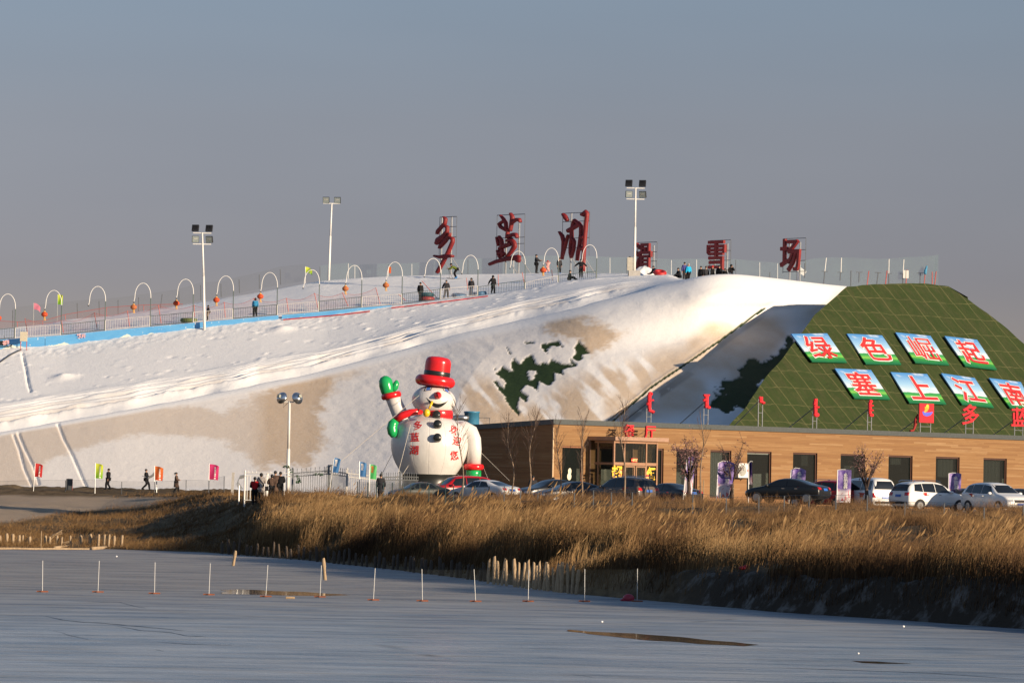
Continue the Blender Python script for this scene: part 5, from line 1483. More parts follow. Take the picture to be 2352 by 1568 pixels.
mb = MB(); mb.add([(x_, y_, z_) for x_ in (-0.12, LEN + 0.12) for (y_, z_) in ((-0.12, HB - 0.07), (DEP + 0.12, HB - BK - 0.07), (DEP + 0.12, HB - BK + 0.27), (-0.12, HB + 0.27))], [(3, 2, 1, 0), (4, 5, 6, 7), (0, 1, 5, 4), (1, 2, 6, 5), (2, 3, 7, 6), (3, 0, 4, 7)]); mb.build("roof", roof_edge, bld)
mb = MB(); mb.box((-0.005, -0.0, HB / 2 - 0.25), (0.09, 0.07, HB - 0.1)); mb.build("corner_trim", mat("pale_corner_trim", (0.60, 0.42, 0.25), 0.6), bld)
curtain_or_panel = mat("white_curtain", (0.72, 0.71, 0.68), 0.9)
for i, (a, b) in enumerate(wins):
    zs_ = 0.05 if i < 2 else ZS
    mb = MB(); fwd = 0.035
    hh = ZT - zs_
    mb.box((b - 0.05, TH - 0.10, zs_ + hh / 2), (0.10, 0.10, hh)); mb.box((a + 0.03, TH - 0.10, zs_ + hh / 2), (0.06, 0.10, hh))
    mb.box(((a + b) / 2 - 0.02, TH - 0.10, ZT - 0.06), (b - a - 0.16, 0.10, 0.12)); mb.box(((a + b) / 2 - 0.02, TH - 0.10, zs_ + 0.04), (b - a - 0.16, 0.10, 0.08))
    if i >= 2:
        mb.box((b - 0.012, TH / 2 - 0.06, zs_ + hh / 2), (0.022, TH - 0.13, hh - 0.005)); mb.box(((a + b) / 2 - 0.015, TH / 2 - 0.06, ZT - 0.012), (b - a - 0.04, TH - 0.13, 0.022))
    wo_ = mb.build("window", dark_frame if i != 0 else brown_frame, bld)
    mb = MB(); mb.box(((a + b) / 2, TH - 0.07, zs_ + hh / 2), (b - a - 0.14, 0.012, hh - 0.14)); mb.build("pane", mg, wo_)
    if i == 3:
        mb = MB(); w2 = (b - a) * 0.72
        mb.grid(lambda u, v: (a + 0.08 + w2 * u, TH + 0.12 + 0.07 * math.sin(u * 46), zs_ + 0.1 + (hh - 0.2) * v), 60, 1); mb.build("curtain_or_panel", curtain_or_panel, wo_)
    elif i == 4:
        mb = MB(); mb.box((a + (b - a) * 0.62, TH + 0.25, zs_ + 0.9), ((b - a) * 0.34, 0.1, 1.75)); mb.build("screen_panel", curtain_or_panel, wo_)
        mb = MB(); mb.box(((a + b) / 2, TH - 0.05, ZT - 0.16), (b - a - 0.3, 0.05, 0.10)); mb.build("blind_rail", white_metal, wo_)
    elif i == 0:
        mb = MB(); mb.ball(((a + b) / 2 - 0.1, TH - 0.10, 2.3), (0.16, 0.015, 0.22), 12, 8); mb.ball(((a + b) / 2 - 0.14, TH - 0.10, 1.95), (0.2, 0.015, 0.25), 12, 8); mb.build("sticker", mat("cream_sticker", (0.7, 0.66, 0.5), 0.6), wo_)
        mb = MB(); mb.ball(((a + b) / 2 + 0.05, TH - 0.10, 0.75), (0.24, 0.015, 0.25), 12, 8); mb.build("sticker", mat("grey_sticker", (0.62, 0.66, 0.66), 0.6), wo_)
        mb = MB(); mb.box((a + 0.32, TH + 0.3, 0.8), (0.45, 0.4, 1.3)); mb.build("counter", curtain_or_panel, wo_)
    elif i in (2, 5, 6, 7, 8, 9):
        gc = mat("grey_reflection_panel", (0.22, 0.23, 0.22), 0.9)  # grey panels added to stand in for uneven reflections in the panes
        f0, f1, t0, t1 = {2: (0.5, 0.98, 0.1, 0.9), 5: (0.55, 0.8, 0.72, 0.95), 6: (0.35, 0.75, 0.0, 0.75), 7: (0.3, 0.7, 0.8, 0.95), 8: (0.3, 0.98, 0.55, 0.95), 9: (0.2, 0.9, 0.4, 1.0)}[i]
        mb = MB(); mb.grid(lambda u, v: (a + (b - a) * (f0 + (f1 - f0) * u), TH + 0.25 + 0.05 * math.sin(u * 30), zs_ + hh * (t0 + (t1 - t0) * v)), 30, 1); mb.build("curtain_or_panel", gc, wo_)
# porch
PD = 2.35; PH = 4.42
mb = MB(); mb.box(((px0 + px1) / 2 + 0.35, -PD / 2 - 0.12, PH + 0.16), (px1 - px0 + 0.95, PD + 0.24, 0.26)); mb.build("porch_roof", mat("porch_brown_fascia", (0.36, 0.22, 0.15), 0.4), bld)
mb = MB()
bars = [px0 + 0.06, fx(zK(192, 0)[0], PD), fx(zK(535, 0)[0], PD), px1 - 0.06]
for X in bars: mb.box((X, -PD + 0.06, PH / 2), (0.12, 0.12, PH))
for X0, X1 in zip(bars[:-1], bars[1:]):
    mb.box(((X0 + X1) / 2, -PD + 0.07, PH - 0.07), (X1 - X0 - 0.122, 0.10, 0.14)); mb.box(((X0 + X1) / 2, -PD + 0.07, 2.88), (X1 - X0 - 0.122, 0.10, 0.20))
for X in (px0 + 0.06, px1 - 0.06):
    for Y in (-PD * 0.36, -0.03): mb.box((X, Y, PH / 2), (0.12, 0.10, PH))
    mb.box((X, -PD / 2 - 0.2, 2.88), (0.09, PD - 0.62, 0.16)); mb.box((X, -PD / 2 - 0.2, PH - 0.08), (0.09, PD - 0.62, 0.14))
mb.build("porch_frame", mat("porch_frame_brown", (0.34, 0.19, 0.115), 0.38), bld)
for X0, X1 in zip(bars[:-1], bars[1:]):
    for z0, z1 in ((0.1, 2.78), (2.98, PH - 0.14)):
        mb = MB(); mb.box(((X0 + X1) / 2, -PD + 0.08, (z0 + z1) / 2), (X1 - X0 - 0.124, 0.012, z1 - z0)); mb.build("porch_glass", mg, bld)
for X in (px0 + 0.06, px1 - 0.06):
    mb = MB(); mb.box((X, -PD / 2 - 0.2, PH / 2), (0.012, PD - 0.6, PH - 0.3)); mb.build("porch_glass", mg, bld)
dr = MB(); dm = (bars[1] + bars[2]) / 2
for sx_ in (-1, 1):
    ctr = dm + sx_ * (bars[2] - bars[1]) / 4
    wd_ = (bars[2] - bars[1]) / 2 - 0.09
    dr = MB()
    for X in (ctr - wd_ / 2 + 0.05, ctr + wd_ / 2 - 0.05): dr.box((X, -PD + 0.02, 1.4), (0.09, 0.05, 2.7))
    dr.box((ctr, -PD + 0.02, 2.70), (wd_ - 0.19, 0.05, 0.1)); dr.box((ctr, -PD + 0.02, 0.15), (wd_ - 0.19, 0.05, 0.2))
    d_ = dr.build("door", mat("door_frame_brown", (0.30, 0.17, 0.10), 0.4), bld)
    h_ = MB(); h_.bar((dm + sx_ * 0.09, -PD - 0.06, 1.2), (dm + sx_ * 0.09, -PD - 0.06, 2.0), 0.022, 6); h_.build("handle", galv, d_)
    s_ = MB(); s_.lathe([(0.02, 0.0), (0.30, 0.0), (0.30, 0.01), (0.02, 0.01)], 20, (dm + sx_ * 0.62, -PD + 0.055, 1.55), 0, Matrix.Rotation(R(90), 3, 'X')); s_.build("sticker", mat("pink_door_sticker", (0.55, 0.09, 0.10), 0.5), d_)
st_red = mat("sticker_red", (0.72, 0.02, 0.02), 0.5); st_yel = mat("sticker_yellow", (0.85, 0.52, 0.04), 0.5); st_gold = mat("sticker_gold", (0.85, 0.62, 0.25), 0.5)
def sticker(U0, V0, U1, V1, m, txt=None, tm=None, vert=True, ts=0.3):
    x0_, x1_ = fx(U0, PD + 0.1), fx(U1, PD + 0.1); z1_, z0_ = fz(U0, V0, PD + 0.1), fz(U0, V1, PD + 0.1)
    if m:
        mb = MB(); mb.box(((x0_ + x1_) / 2, -PD - 0.02, (z0_ + z1_) / 2), (x1_ - x0_, 0.012, z1_ - z0_)); o = mb.build("sticker", m, bld)
    else: o = bld
    if txt:
        mb = MB()
        for k, ch in enumerate(txt):
            f_ = (k + 0.5) / len(txt)
            if vert: p = ((x0_ + x1_) / 2, -PD - 0.035, z1_ + (z0_ - z1_) * f_)
            else: p = (x0_ + (x1_ - x0_) * f_, -PD - 0.035, (z0_ + z1_) / 2)
            text_into(mb, ch, p, (1, 0, 0), (0, 0, 1), ts, 0.03)
        mb.build("lettering", tm, o)
zQ5 = Zm(2430, 1820, 250)
sticker(*zQ5(935, 115), *zQ5(1155, 250), st_red, "一帆风顺", st_gold, False, 0.2)
sticker(*zQ5(490, 555), *zQ5(590, 905), st_red, "年年", st_gold, True, 0.28)
sticker(*zQ5(1500, 570), *zQ5(1590, 970), st_red, "和和", st_gold, True, 0.28)
mb = MB(); zz = zQ5(400, 690); text_into(mb, "超", (fx(zz[0], PD + .1), -PD - 0.04, fz(*zz, PD + .1)), (1, 0, 0), (0, 0, 1), 1.12, 0.03, 0, 0.95); mb.build("sticker", st_yel, bld)
mb = MB(); zz = zQ5(1690, 740); text_into(mb, "餐", (fx(zz[0], PD + .1), -PD - 0.04, fz(*zz, PD + .1)), (1, 0, 0), (0, 0, 1), 1.12, 0.02, 0, 0.85); mb.build("sticker", st_yel, bld)
mb = MB(); X = fx(zK(470, 0)[0], 0); mb.bar((X, -0.05, 2.0), (X + 0.25, -0.06, HB - 0.1), 0.035, 6); mb.build("drain_pipe", white_metal, bld)
bmat_ = bld.matrix_basis if False else Matrix.Translation(CN) @ Matrix.Rotation(R(45), 4, 'Z')
def bw(x, y, z): return bmat_ @ Vector((x, y, z))
# 餐 厅 on the porch roof
for ch, zc, lab in (("餐", (250, 485), "small red character 餐 standing on the porch roof"), ("厅", (580, 505), "small red character 厅 standing on the porch roof")):
    zz = zK(*zc); X = fx(zz[0], PD - 0.9); Z = fz(*zz, PD - 0.9)
    t = thing("porch_letter", lab, "sign character", bw(X, -PD + 0.9, PH + 0.29), R(45), "red characters on the porch roof")
    mb = MB(); text_into(mb, ch, (0, 0, Z - PH - 0.29), (1, 0, 0), (0, 0, 1), 0.98, 0.012, 0.14, 1.15); mb.build("letter", sign_red, t)
    mb = MB()
    for sx_ in (-0.28, 0.28): mb.bar((sx_, 0.09, 0), (sx_, 0.09, Z - PH - 0.3), 0.022, 5); mb.bar((sx_, 0.1, (Z - PH) * 0.8), (sx_ - 0.0, 1.1, 0.0), 0.018, 5)
    mb.build("stand", galv, t)
# roof signs
def roof_sign(U, Vtop, Vbot, label, fill, Uw=None, cat="roof sign", half=0.22):
    dp = -0.6
    X = fx(U, dp); zt_, zb_ = fz(U, Vtop, dp), fz(U, Vbot, dp)
    z0 = HB + 0.27
    t = thing("roof_sign", label, cat, bw(X, 0.6, z0), R(45), "red signs standing on the restaurant roof")
    fill(t, zb_ - z0, zt_ - z0)
    for sx_ in (-half, half):
        mb = MB(); mb.bar((sx_, 0.06, -0.02), (sx_, 0.06, zb_ - z0 + 0.35), 0.035, 5); mb.build("post", galv, t)
    mb = MB(); mb.bar((0, 0.1, (zb_ - z0) * 0.5 + (zt_ - z0) * 0.5), (-0.0, 2.6, 0.0), 0.035, 5); mb.build("strut", grey_metal, t)
    mb = MB(); mb.bar((-half, 0.06, (zb_ - z0) * 0.6), (half, 0.06, (zb_ - z0) * 0.6), 0.025, 4); mb.build("crossbar", galv, t)
    return t
def script_fill(parts):                                  # vertical script: spine with teeth, loops and tails, in fractions of height (0 top)
    def f(t, zb_, zt_):
        H_ = zt_ - zb_
        mb = MB(); Z = lambda v: zt_ - H_ * v
        for i, (pts, wd_) in enumerate(parts):
            mb.tube([(x * 0.5, -0.006 * i, Z(v)) for x, v in pts], [(wd_, 0.09)] * len(pts), 6, 0, (0, 1, 0))
        mb.build("script", sign_red, t)
    return f
def teeth(vs_, x=-0.42, w_=0.075): return [([(0.0, v + 0.03), (x, v - 0.015)], w_) for v in vs_]
def loop(cx, cv, r_, rv, w_=0.07): return ([(cx + r_ * math.cos(a), cv + rv * math.sin(a)) for a in [k * math.pi / 5 for k in range(11)]], w_)
F1 = script_fill([([(0.05, 0.12), (0.05, 0.82)], 0.15), loop(0.12, 0.09, 0.30, 0.06)] + teeth([0.18, 0.27, 0.38, 0.46, 0.60, 0.68, 0.76]) + [([(0.0, 0.42), (0.6, 0.38), (0.55, 0.44)], 0.07), ([(-0.2, 0.58), (-0.62, 0.54), (-0.58, 0.63)], 0.07), ([(-0.35, 0.86), (0.1, 0.90), (0.8, 0.96), (0.5, 0.99)], 0.11)])
F2 = script_fill([([(0.1, 0.08), (0.1, 0.88)], 0.16), ([(0.1, 0.1), (0.45, 0.08), (0.42, 0.02)], 0.08), ([(0.1, 0.09), (-0.7, 0.10)], 0.08)] + teeth([0.2, 0.32, 0.6, 0.7, 0.84]) + [([(-0.1, 0.44), (-0.75, 0.40), (-0.7, 0.52)], 0.08), loop(0.35, 0.93, 0.22, 0.05), ([(0, 0.9), (-0.45, 0.92)], 0.08)])
F3 = script_fill([([(0.1, 0.05), (0.1, 0.65)], 0.13), loop(-0.22, 0.24, 0.16, 0.12), ([(-0.4, 0.66), (0.0, 0.70), (0.7, 0.92), (0.3, 0.95)], 0.11)])
F4 = script_fill([([(0.12, 0.02), (0.12, 0.9)], 0.14), ([(0.0, 0.15), (-0.3, 0.04)], 0.08)] + teeth([0.2, 0.28, 0.44, 0.52, 0.6, 0.68, 0.76, 0.84]) + [([(-0.1, 0.38), (-0.6, 0.32), (-0.55, 0.36)], 0.06), ([(0.1, 0.52), (0.6, 0.48), (0.5, 0.53)], 0.07), loop(0.1, 0.92, 0.42, 0.055, 0.10)])
F5 = script_fill([([(0.05, 0.12), (0.05, 0.9)], 0.13), loop(0.1, 0.08, 0.24, 0.06)] + teeth([0.2, 0.3, 0.42, 0.54, 0.66, 0.78]) + [([(0.1, 0.34), (0.5, 0.32)], 0.07), ([(0.1, 0.62), (0.5, 0.60)], 0.07), loop(0.25, 0.9, 0.24, 0.06), ([(-0.35, 0.92), (0.1, 0.95)], 0.07)])
roof_sign(zP(350, 0)[0], zP(0, 212)[1], zP(0, 862)[1], "tall red vertical script with a loop at the top, leftmost on the roof", F1)
roof_sign(zP(2140, 0)[0], zP(0, 275)[1], zP(0, 725)[1], "red vertical script in front of the shaded chute, second on the roof", F2)
roof_sign(zQ(240, 0)[0], zQ(0, 145)[1], zQ(0, 315)[1], "smallest red script, a short hook on two long posts", F3)
roof_sign(zQ(1520, 0)[0], zQ(0, 190)[1], zQ(0, 612)[1], "red vertical script with a round foot below the board 塞", F4)
roof_sign(z8(1025, 0)[0], z8(0, 1072)[1], z8(0, 1215)[1], "red vertical script below the right end of the board 塞", F5)
def logo_fill(t, zb_, zt_):
    H_ = zt_ - zb_; zc = (zt_ + zb_) / 2
    mb = MB(); mb.box((0, 0, zc), (1.68, 0.10, H_)); mb.build("panel", sign_red, t)
    mb = MB(); mb.tube([(0.08 + 0.09 * math.cos(a), -0.062, zt_ - H_ * 0.16 + 0.09 * math.sin(a)) for a in [k * 2 * math.pi / 10 for k in range(11)]], [(0.09, 0.006)] * 11, 6, 0, (0, 1, 0)); mb.build("emblem_dot", st_yel, t)
    mb = MB(); mb.tube([(-0.22, -0.064, zt_ - H_ * .47), (-0.2, -0.064, zt_ - H_ * .40), (0.02, -0.064, zt_ - H_ * .34), (0.16, -0.064, zt_ - H_ * .28), (-0.05, -0.064, zt_ - H_ * .24), (-0.25, -0.064, zt_ - H_ * .23)], [(0.10, 0.008)] * 6, 6, 0, (0, 1, 0)); mb.build("emblem_figure", mat("emblem_orange", (0.85, 0.35, 0.03), 0.5), t)
    mb = MB(); mb.tube([(-0.48, -0.066, zt_ - H_ * .42), (-0.36, -0.066, zt_ - H_ * .53), (0.0, -0.066, zt_ - H_ * .57), (0.4, -0.066, zt_ - H_ * .53), (0.66, -0.066, zt_ - H_ * .44)], [(0.06, 0.008), (0.12, 0.008), (0.15, 0.008), (0.12, 0.008), (0.05, 0.008)], 6, 0, (0, 1, 0)); mb.build("emblem_wave", mat("emblem_blue", (0.10, 0.12, 0.62), 0.5), t)
roof_sign(zR(622, 0)[0], zR(0, 235)[1], zR(0, 570)[1], "red panel with a yellow, orange and blue emblem on the roof", logo_fill, half=0.6)
def ch_fill(ch, sx_=1.0):
    def f(t, zb_, zt_):
        mb = MB(); text_into(mb, ch, (0, 0, (zb_ + zt_) / 2), (1, 0, 0), (0, 0, 1), (zt_ - zb_) * 1.05, 0.016, 0.07, sx_); mb.build("letter", sign_red, t)
    return f
roof_sign(zR(1395, 0)[0], zR(0, 248)[1], zR(0, 608)[1], "red character 多 on posts at the right of the roof", ch_fill("多", 1.35), half=0.45)
roof_sign(zR(2260, 0)[0], zR(0, 300)[1], zR(0, 640)[1], "red character 蓝 cut by the right picture edge", ch_fill("蓝", 1.4), half=0.5)
zz = zR(400, 620)
X = fx(zz[0], -0.9)
mb = MB(); mb.tube([(0.5, 0, 1.35), (0.25, 0, 0.95), (0.3, 0.05, 0.65), (0.15, 0, 0.35), (0.0, 0, 0.12), (-0.35, 0, 0.08)], [0.04, 0.12, 0.14, 0.10, 0.08, 0.10], 6)
o = mb.build("torn_banner", mat("dark_red_cloth", (0.28, 0.02, 0.015), 0.8), None, True); o.location = bw(X, 0.9, HB + 0.27); o.rotation_euler = (0, 0, R(45))
tag(o, "crumpled dark red cloth hanging left of the emblem panel on the roof", "cloth")
# rooftop fan and duct
zz = zS(1915, 1270); q = W(*zz, 297)
t = thing("roof_ventilator", "blue drum fan with a silver duct elbow on the roof behind the snowman", "ventilator", (q.x, q.y, CN.z + HB + 0.27))
zq = q.z - t.location.z
mb = MB(); mb.lathe([(0.50, -0.5), (0.52, -0.45), (0.52, 0.30), (0.56, 0.31), (0.56, 0.42), (0.0, 0.44)], 28, (0, 0, zq + 0.02)); mb.build("drum", mat("blue_paint", (0.05, 0.20, 0.33), 0.4), t, True)
mb = MB(); mb.tube([(-0.2, -0.35, zq - 0.04), (-0.7, -0.4, zq - 0.02), (-1.05, -0.4, zq - 0.02), (-1.28, -0.4, zq - 0.08), (-1.36, -0.4, zq - 0.26), (-1.36, -0.4, zq - 0.62)], [0.19, 0.19, 0.195, 0.20, 0.195, 0.18], 16); mb.build("duct", mat("duct_silver", (0.5, 0.5, 0.48), 0.25, 0.9), t, True)
mb = MB()
for X in (-0.35, 0.35): mb.bar((X, 0, -0.4), (X, 0, zq - 0.45), 0.05, 5)
mb.build("stand", grey_metal, t)
mb = MB(); mb.bar((-2.2, 0.4, zq + 0.0), (1.25, 0.4, zq + 0.02), 0.018, 4); mb.bar((1.25, 0.4, -0.5), (1.25, 0.4, zq + 0.02), 0.02, 4); mb.bar((-2.2, 0.4, -0.5), (-2.2, 0.4, zq), 0.02, 4); mb.build("guard_rail", grey_metal, t)
# air conditioner
zz = zK(2032, 1100); X = fx(zz[0], 0.4); Z = fz(*zz, 0.4)
t = thing("air_conditioner", "white air conditioner unit on the plank wall between two windows", "air conditioner", bw(X, -0.42, Z), R(45))
mb = MB(); mb.box((0, 0, 0), (1.15, 0.36, 1.02)); mb.build("casing", white_metal, t)
mb = MB(); mb.lathe([(0.02, 0.0), (0.38, 0.0), (0.40, 0.02), (0.02, 0.03)], 24, (-0.18, -0.185, 0), 0, Matrix.Rotation(R(90), 3, 'X')); mb.build("fan_grille", mat("grille_grey", (0.34, 0.34, 0.31), 0.5), t)
mb = MB(); mb.box((0.40, -0.19, 0.0), (0.08, 0.01, 0.16)); mb.build("logo", sign_red, t)
mb = MB(); mb.box((-0.4, 0.1, -0.56), (0.05, 0.7, 0.08)); mb.box((0.4, 0.1, -0.56), (0.05, 0.7, 0.08)); mb.build("bracket", grey_metal, t)

# ================================================================== PICTURE BOARDS ON THE MOUND
m_pic, N, B = newmat("printed_meadow_board")
uv = N.n("ShaderNodeUVMap", uv_map="board").outputs[0]
sx = N.n("ShaderNodeSeparateXYZ"); N.l(uv, sx.inputs[0])
wv_ = N.math('MULTIPLY', N.math('SUBTRACT', N.noise(N.mapping(uv, (3, 0.5, 1)), 1.0, 3), 0.5), 0.12)
yy = N.math('ADD', sx.outputs['Y'], wv_)
skyc = N.ramp(sx.outputs['Y'], [(0.34, (0.62, 0.72, 0.76)), (0.62, (0.30, 0.52, 0.74)), (1.0, (0.06, 0.24, 0.58))])
cld = N.ramp(N.noise(N.mapping(uv, (2.0, 3.2, 1)), 1.0, 5), [(0.55, 0.0), (0.72, 0.7)])
skyc = N.mix(cld, skyc, (0.75, 0.8, 0.83))
grs = N.ramp(yy, [(0.0, (0.012, 0.13, 0.055)), (0.14, (0.03, 0.26, 0.05)), (0.20, (0.20, 0.50, 0.08)), (0.28, (0.045, 0.33, 0.07)), (0.36, (0.05, 0.25, 0.10))])
c = N.mix(N.math('GREATER_THAN', yy, 0.345), grs, skyc)
N.l(c, B.inputs['Base Color']); B.inputs['Roughness'].default_value = 0.45
m_wh = mat("white_print", (0.80, 0.78, 0.76), 0.5); m_rd = mat("red_print", (0.64, 0.035, 0.03), 0.45, var=0.05)
BD = [("绿", [(950, 1067), (1190, 1063), (1325, 1258), (1090, 1252)], z3, "upper left on the mound"), ("色", [(1323, 1065), (1560, 1077), (1690, 1272), (1452, 1268)], z3, "second in the upper row"), ("崛", [(1650, 1056), (1885, 1080), (2012, 1276), (1785, 1260)], z3, "third in the upper row"), ("起", [(1980, 1081), (2198, 1106), (2332, 1307), (2120, 1282)], z3, "right end of the upper row"),
      ("塞", [(1242, 1298), (1485, 1309), (1615, 1506), (1375, 1498)], z3, "left end of the lower row"), ("上", [(1618, 1323), (1862, 1336), (1992, 1538), (1745, 1530)], z3, "second in the lower row"), ("江", [(1957, 1330), (2182, 1363), (2312, 1561), (2098, 1540)], z3, "third in the lower row"), ("南", [(2052, 882), (2325, 917), (2450, 1165), (2232, 1135)], z8, "cut by the right picture edge")]
for ch, cs, zf_, lab in BD:
    ab = [on_mound(*zf_(x, y), 0.2) for x, y in cs]
    ca = sum(p[0] for p in ab) / 4; cb = sum(p[1] for p in ab) / 4
    wa = ((ab[1][0] - ab[0][0]) + (ab[2][0] - ab[3][0])) / 2; hb = ((ab[0][1] - ab[3][1]) + (ab[1][1] - ab[2][1])) / 2
    P0 = mpt(ca, cb, 0.20)
    t = thing("picture_board", "sloping meadow picture board with red character " + ch + ", " + lab, "picture board", P0, 0, "character boards on the turf mound")
    L = [Vector((0, 0, 0)) + E1 * (p[0] - ca) + E2 * (p[1] - cb) for p in ab]
    vs = L + [v - EN * 0.10 for v in L]
    me = bpy.data.meshes.new("board"); me.from_pydata([tuple(v) for v in vs], [], [(3, 2, 1, 0), (4, 5, 6, 7), (0, 1, 5, 4), (1, 2, 6, 5), (2, 3, 7, 6), (3, 0, 4, 7)])
    ul = me.uv_layers.new(name="board"); uvq = [(0, 1), (1, 1), (1, 0), (0, 0)] * 2
    for lp in me.loops: ul.data[lp.index].uv = uvq[lp.vertex_index]
    link("board", me, t, m_pic)
    ex = (L[1] - L[0] + L[2] - L[3]).normalized(); ey = (L[0] - L[3] + L[1] - L[2]).normalized()
    fh = hb * 0.86
    for b_, m_, o_, nm in ((0.040 if ch != "崛" else 0.022, m_wh, 0.03, "letter_outline"), (0.014 if ch != "崛" else 0.0, m_rd, 0.06, "letter")):
        mb = MB(); vs2, fs2 = glyph(ch, b_, 0)
        gw = max(v.x for v in vs2) - min(v.x for v in vs2); 
        vs1, _ = glyph(ch, 0.014, 0)
        kx = wa * 0.70 / (max(v.x for v in vs1) - min(v.x for v in vs1)); ky = hb * 0.80 / (max(v.y for v in vs1) - min(v.y for v in vs1))
        mb.add([ex * (v.x * kx) + ey * (v.y * ky) + EN * o_ for v in vs2], fs2); mb.build(nm, m_, t)
# ================================================================== PEOPLE
def skin(verts, edges, radii, sub=1):
    me = bpy.data.meshes.new("skin"); me.from_pydata([tuple(v) for v in verts], edges, [])
    o = bpy.data.objects.new("skin", me); COL.objects.link(o)
    md = o.modifiers.new("skin", 'SKIN'); md.use_smooth_shade = True
    sl = me.skin_vertices[0].data
    for i, r_ in enumerate(radii):
        sl[i].radius = r_ if isinstance(r_, tuple) else (r_, r_)
        sl[i].use_root = (i == 0)
    if sub: s_ = o.modifiers.new("sub", 'SUBSURF'); s_.levels = sub; s_.render_levels = sub
    dg = bpy.context.evaluated_depsgraph_get()
    r = bpy.data.meshes.new_from_object(o.evaluated_get(dg))
    bpy.data.objects.remove(o); bpy.data.meshes.remove(me)
    return r
skin_m = mat("skin", (0.42, 0.24, 0.16), 0.6)
hair_m = mat("black_hair", (0.012, 0.011, 0.011), 0.6)
def cloth(name, c): return mat("cloth_" + name, c, 0.9, spec=0.12, var=0.2, scale=5)
CBLK = cloth("black", (0.014, 0.014, 0.016)); CDK = cloth("charcoal", (0.035, 0.035, 0.04)); CNAVY = cloth("navy", (0.02, 0.025, 0.05))
CBLUE = cloth("blue", (0.035, 0.20, 0.38)); CCYAN = cloth("cyan", (0.02, 0.36, 0.62)); CRED = cloth("red", (0.45, 0.02, 0.025)); COLV = cloth("olive", (0.10, 0.13, 0.025))
CGRY = cloth("grey", (0.34, 0.31, 0.29)); CBRN = cloth("brown", (0.10, 0.065, 0.05)); CPNK = cloth("pink", (0.72, 0.36, 0.32)); CJEAN = cloth("jeans", (0.05, 0.075, 0.12)); CPUR = cloth("purple", (0.07, 0.07, 0.22)); CTAN = cloth("tan", (0.30, 0.22, 0.15)); CWHT = cloth("white", (0.7, 0.7, 0.7))
boot_blue = mat("blue_ski_boot", (0.05, 0.25, 0.60), 0.35); dark_boot = mat("dark_shoe", (0.015, 0.014, 0.014), 0.5)
def person(loc, rz, label, h=1.72, pose="stand", top=CBLK, legs=CBLK, hair="short", coat=False, hat=None, shoes=None, group=None, hood=False, arms="down", extra=None, stride=0.0, lean=0.0):
    t = thing("person", label, "person", loc, rz, group)
    s = h / 1.72
    hipz = 0.90
    P = {}
    if pose == "sit":
        hipz = 0.18
    fwd = -math.sin(lean); upz = math.cos(lean)
    def T_(k): return (0, fwd * k, hipz + upz * k)       # along the trunk
    P['pel'] = (0, 0, hipz); P['wai'] = T_(0.22); P['che'] = T_(0.42); P['nek'] = T_(0.56)
    hl = lean * 0.55; hd = (0, P['nek'][1] - math.sin(hl) * 0.13, P['nek'][2] + math.cos(hl) * 0.13)
    P['hea'] = hd; P['top'] = (0, hd[1] - math.sin(hl) * 0.12, hd[2] + math.cos(hl) * 0.12)
    sh = T_(0.48)
    for sg, n in ((-1, 'l'), (1, 'r')):
        st_ = stride * sg
        if pose == "sit":
            P['hip' + n] = (sg * 0.10, -0.02, hipz); P['kne' + n] = (sg * 0.16, -0.40, 0.34 + 0.06 * sg); P['ank' + n] = (sg * 0.18, -0.74, 0.08); P['toe' + n] = (sg * 0.19, -0.84, 0.12)
        elif pose == "crouch":
            P['hip' + n] = (sg * 0.10, 0, hipz); P['kne' + n] = (sg * 0.13, -0.24, 0.50); P['ank' + n] = (sg * 0.13, -0.02, 0.09); P['toe' + n] = (sg * 0.13, -0.18, 0.04)
        else:
            P['hip' + n] = (sg * 0.095, 0, hipz - 0.02); P['kne' + n] = (sg * 0.10 + (0.03 * sg if pose == "wide" else 0), -0.06 - 0.55 * max(0, st_) + 0.12 * min(0, st_), 0.49)
            P['ank' + n] = (sg * (0.10 if pose != "wide" else 0.20), -0.9 * st_ if st_ > 0 else -1.0 * st_, 0.08 + (0.05 if st_ < 0 else 0)); a_ = P['ank' + n]; P['toe' + n] = (a_[0] + 0.02 * sg, a_[1] - 0.15, 0.035 + (0.02 if st_ < 0 else 0))
        P['sho' + n] = (sg * 0.185, sh[1], sh[2])
        aw = 0.7 * stride * sg
        if arms == "down": el = (sg * 0.25, sh[1] + 0.03 + aw * 0.4, sh[2] - 0.28); wr = (sg * 0.25, sh[1] - 0.04 + aw, sh[2] - 0.52)
        elif arms == "front": el = (sg * 0.25, sh[1] - 0.06, sh[2] - 0.26); wr = (sg * 0.10, sh[1] - 0.28, sh[2] - 0.30)
        elif arms == "pull": el = (sg * 0.28, sh[1] + (0.06 if sg > 0 else 0.2), sh[2] - 0.25); wr = (sg * 0.30, sh[1] + (0.0 if sg > 0 else 0.36), sh[2] - 0.46)
        elif arms == "poles": el = (sg * 0.30, sh[1] - 0.16, sh[2] - 0.22); wr = (sg * 0.28, sh[1] - 0.42, sh[2] - 0.20)
        elif arms == "wide": el = (sg * 0.40, sh[1] - 0.05, sh[2] - 0.18); wr = (sg * 0.56, sh[1] - 0.2, sh[2] - 0.30)
        elif arms == "face": el = (sg * 0.26, sh[1] - 0.12, sh[2] - 0.2); wr = (sg * 0.08 if sg > 0 else sg * 0.2, sh[1] - (0.26 if sg > 0 else 0.1), sh[2] + (0.10 if sg > 0 else -0.4))
        elif arms == "up": el = (sg * 0.32, sh[1] - 0.04, sh[2] + 0.02); wr = (sg * 0.18, sh[1] - 0.06, sh[2] + 0.22)
        P['elb' + n] = el; P['wri' + n] = wr
        d_ = Vector(wr) - Vector(el); d_.normalize(); P['han' + n] = tuple(Vector(wr) + d_ * 0.09)
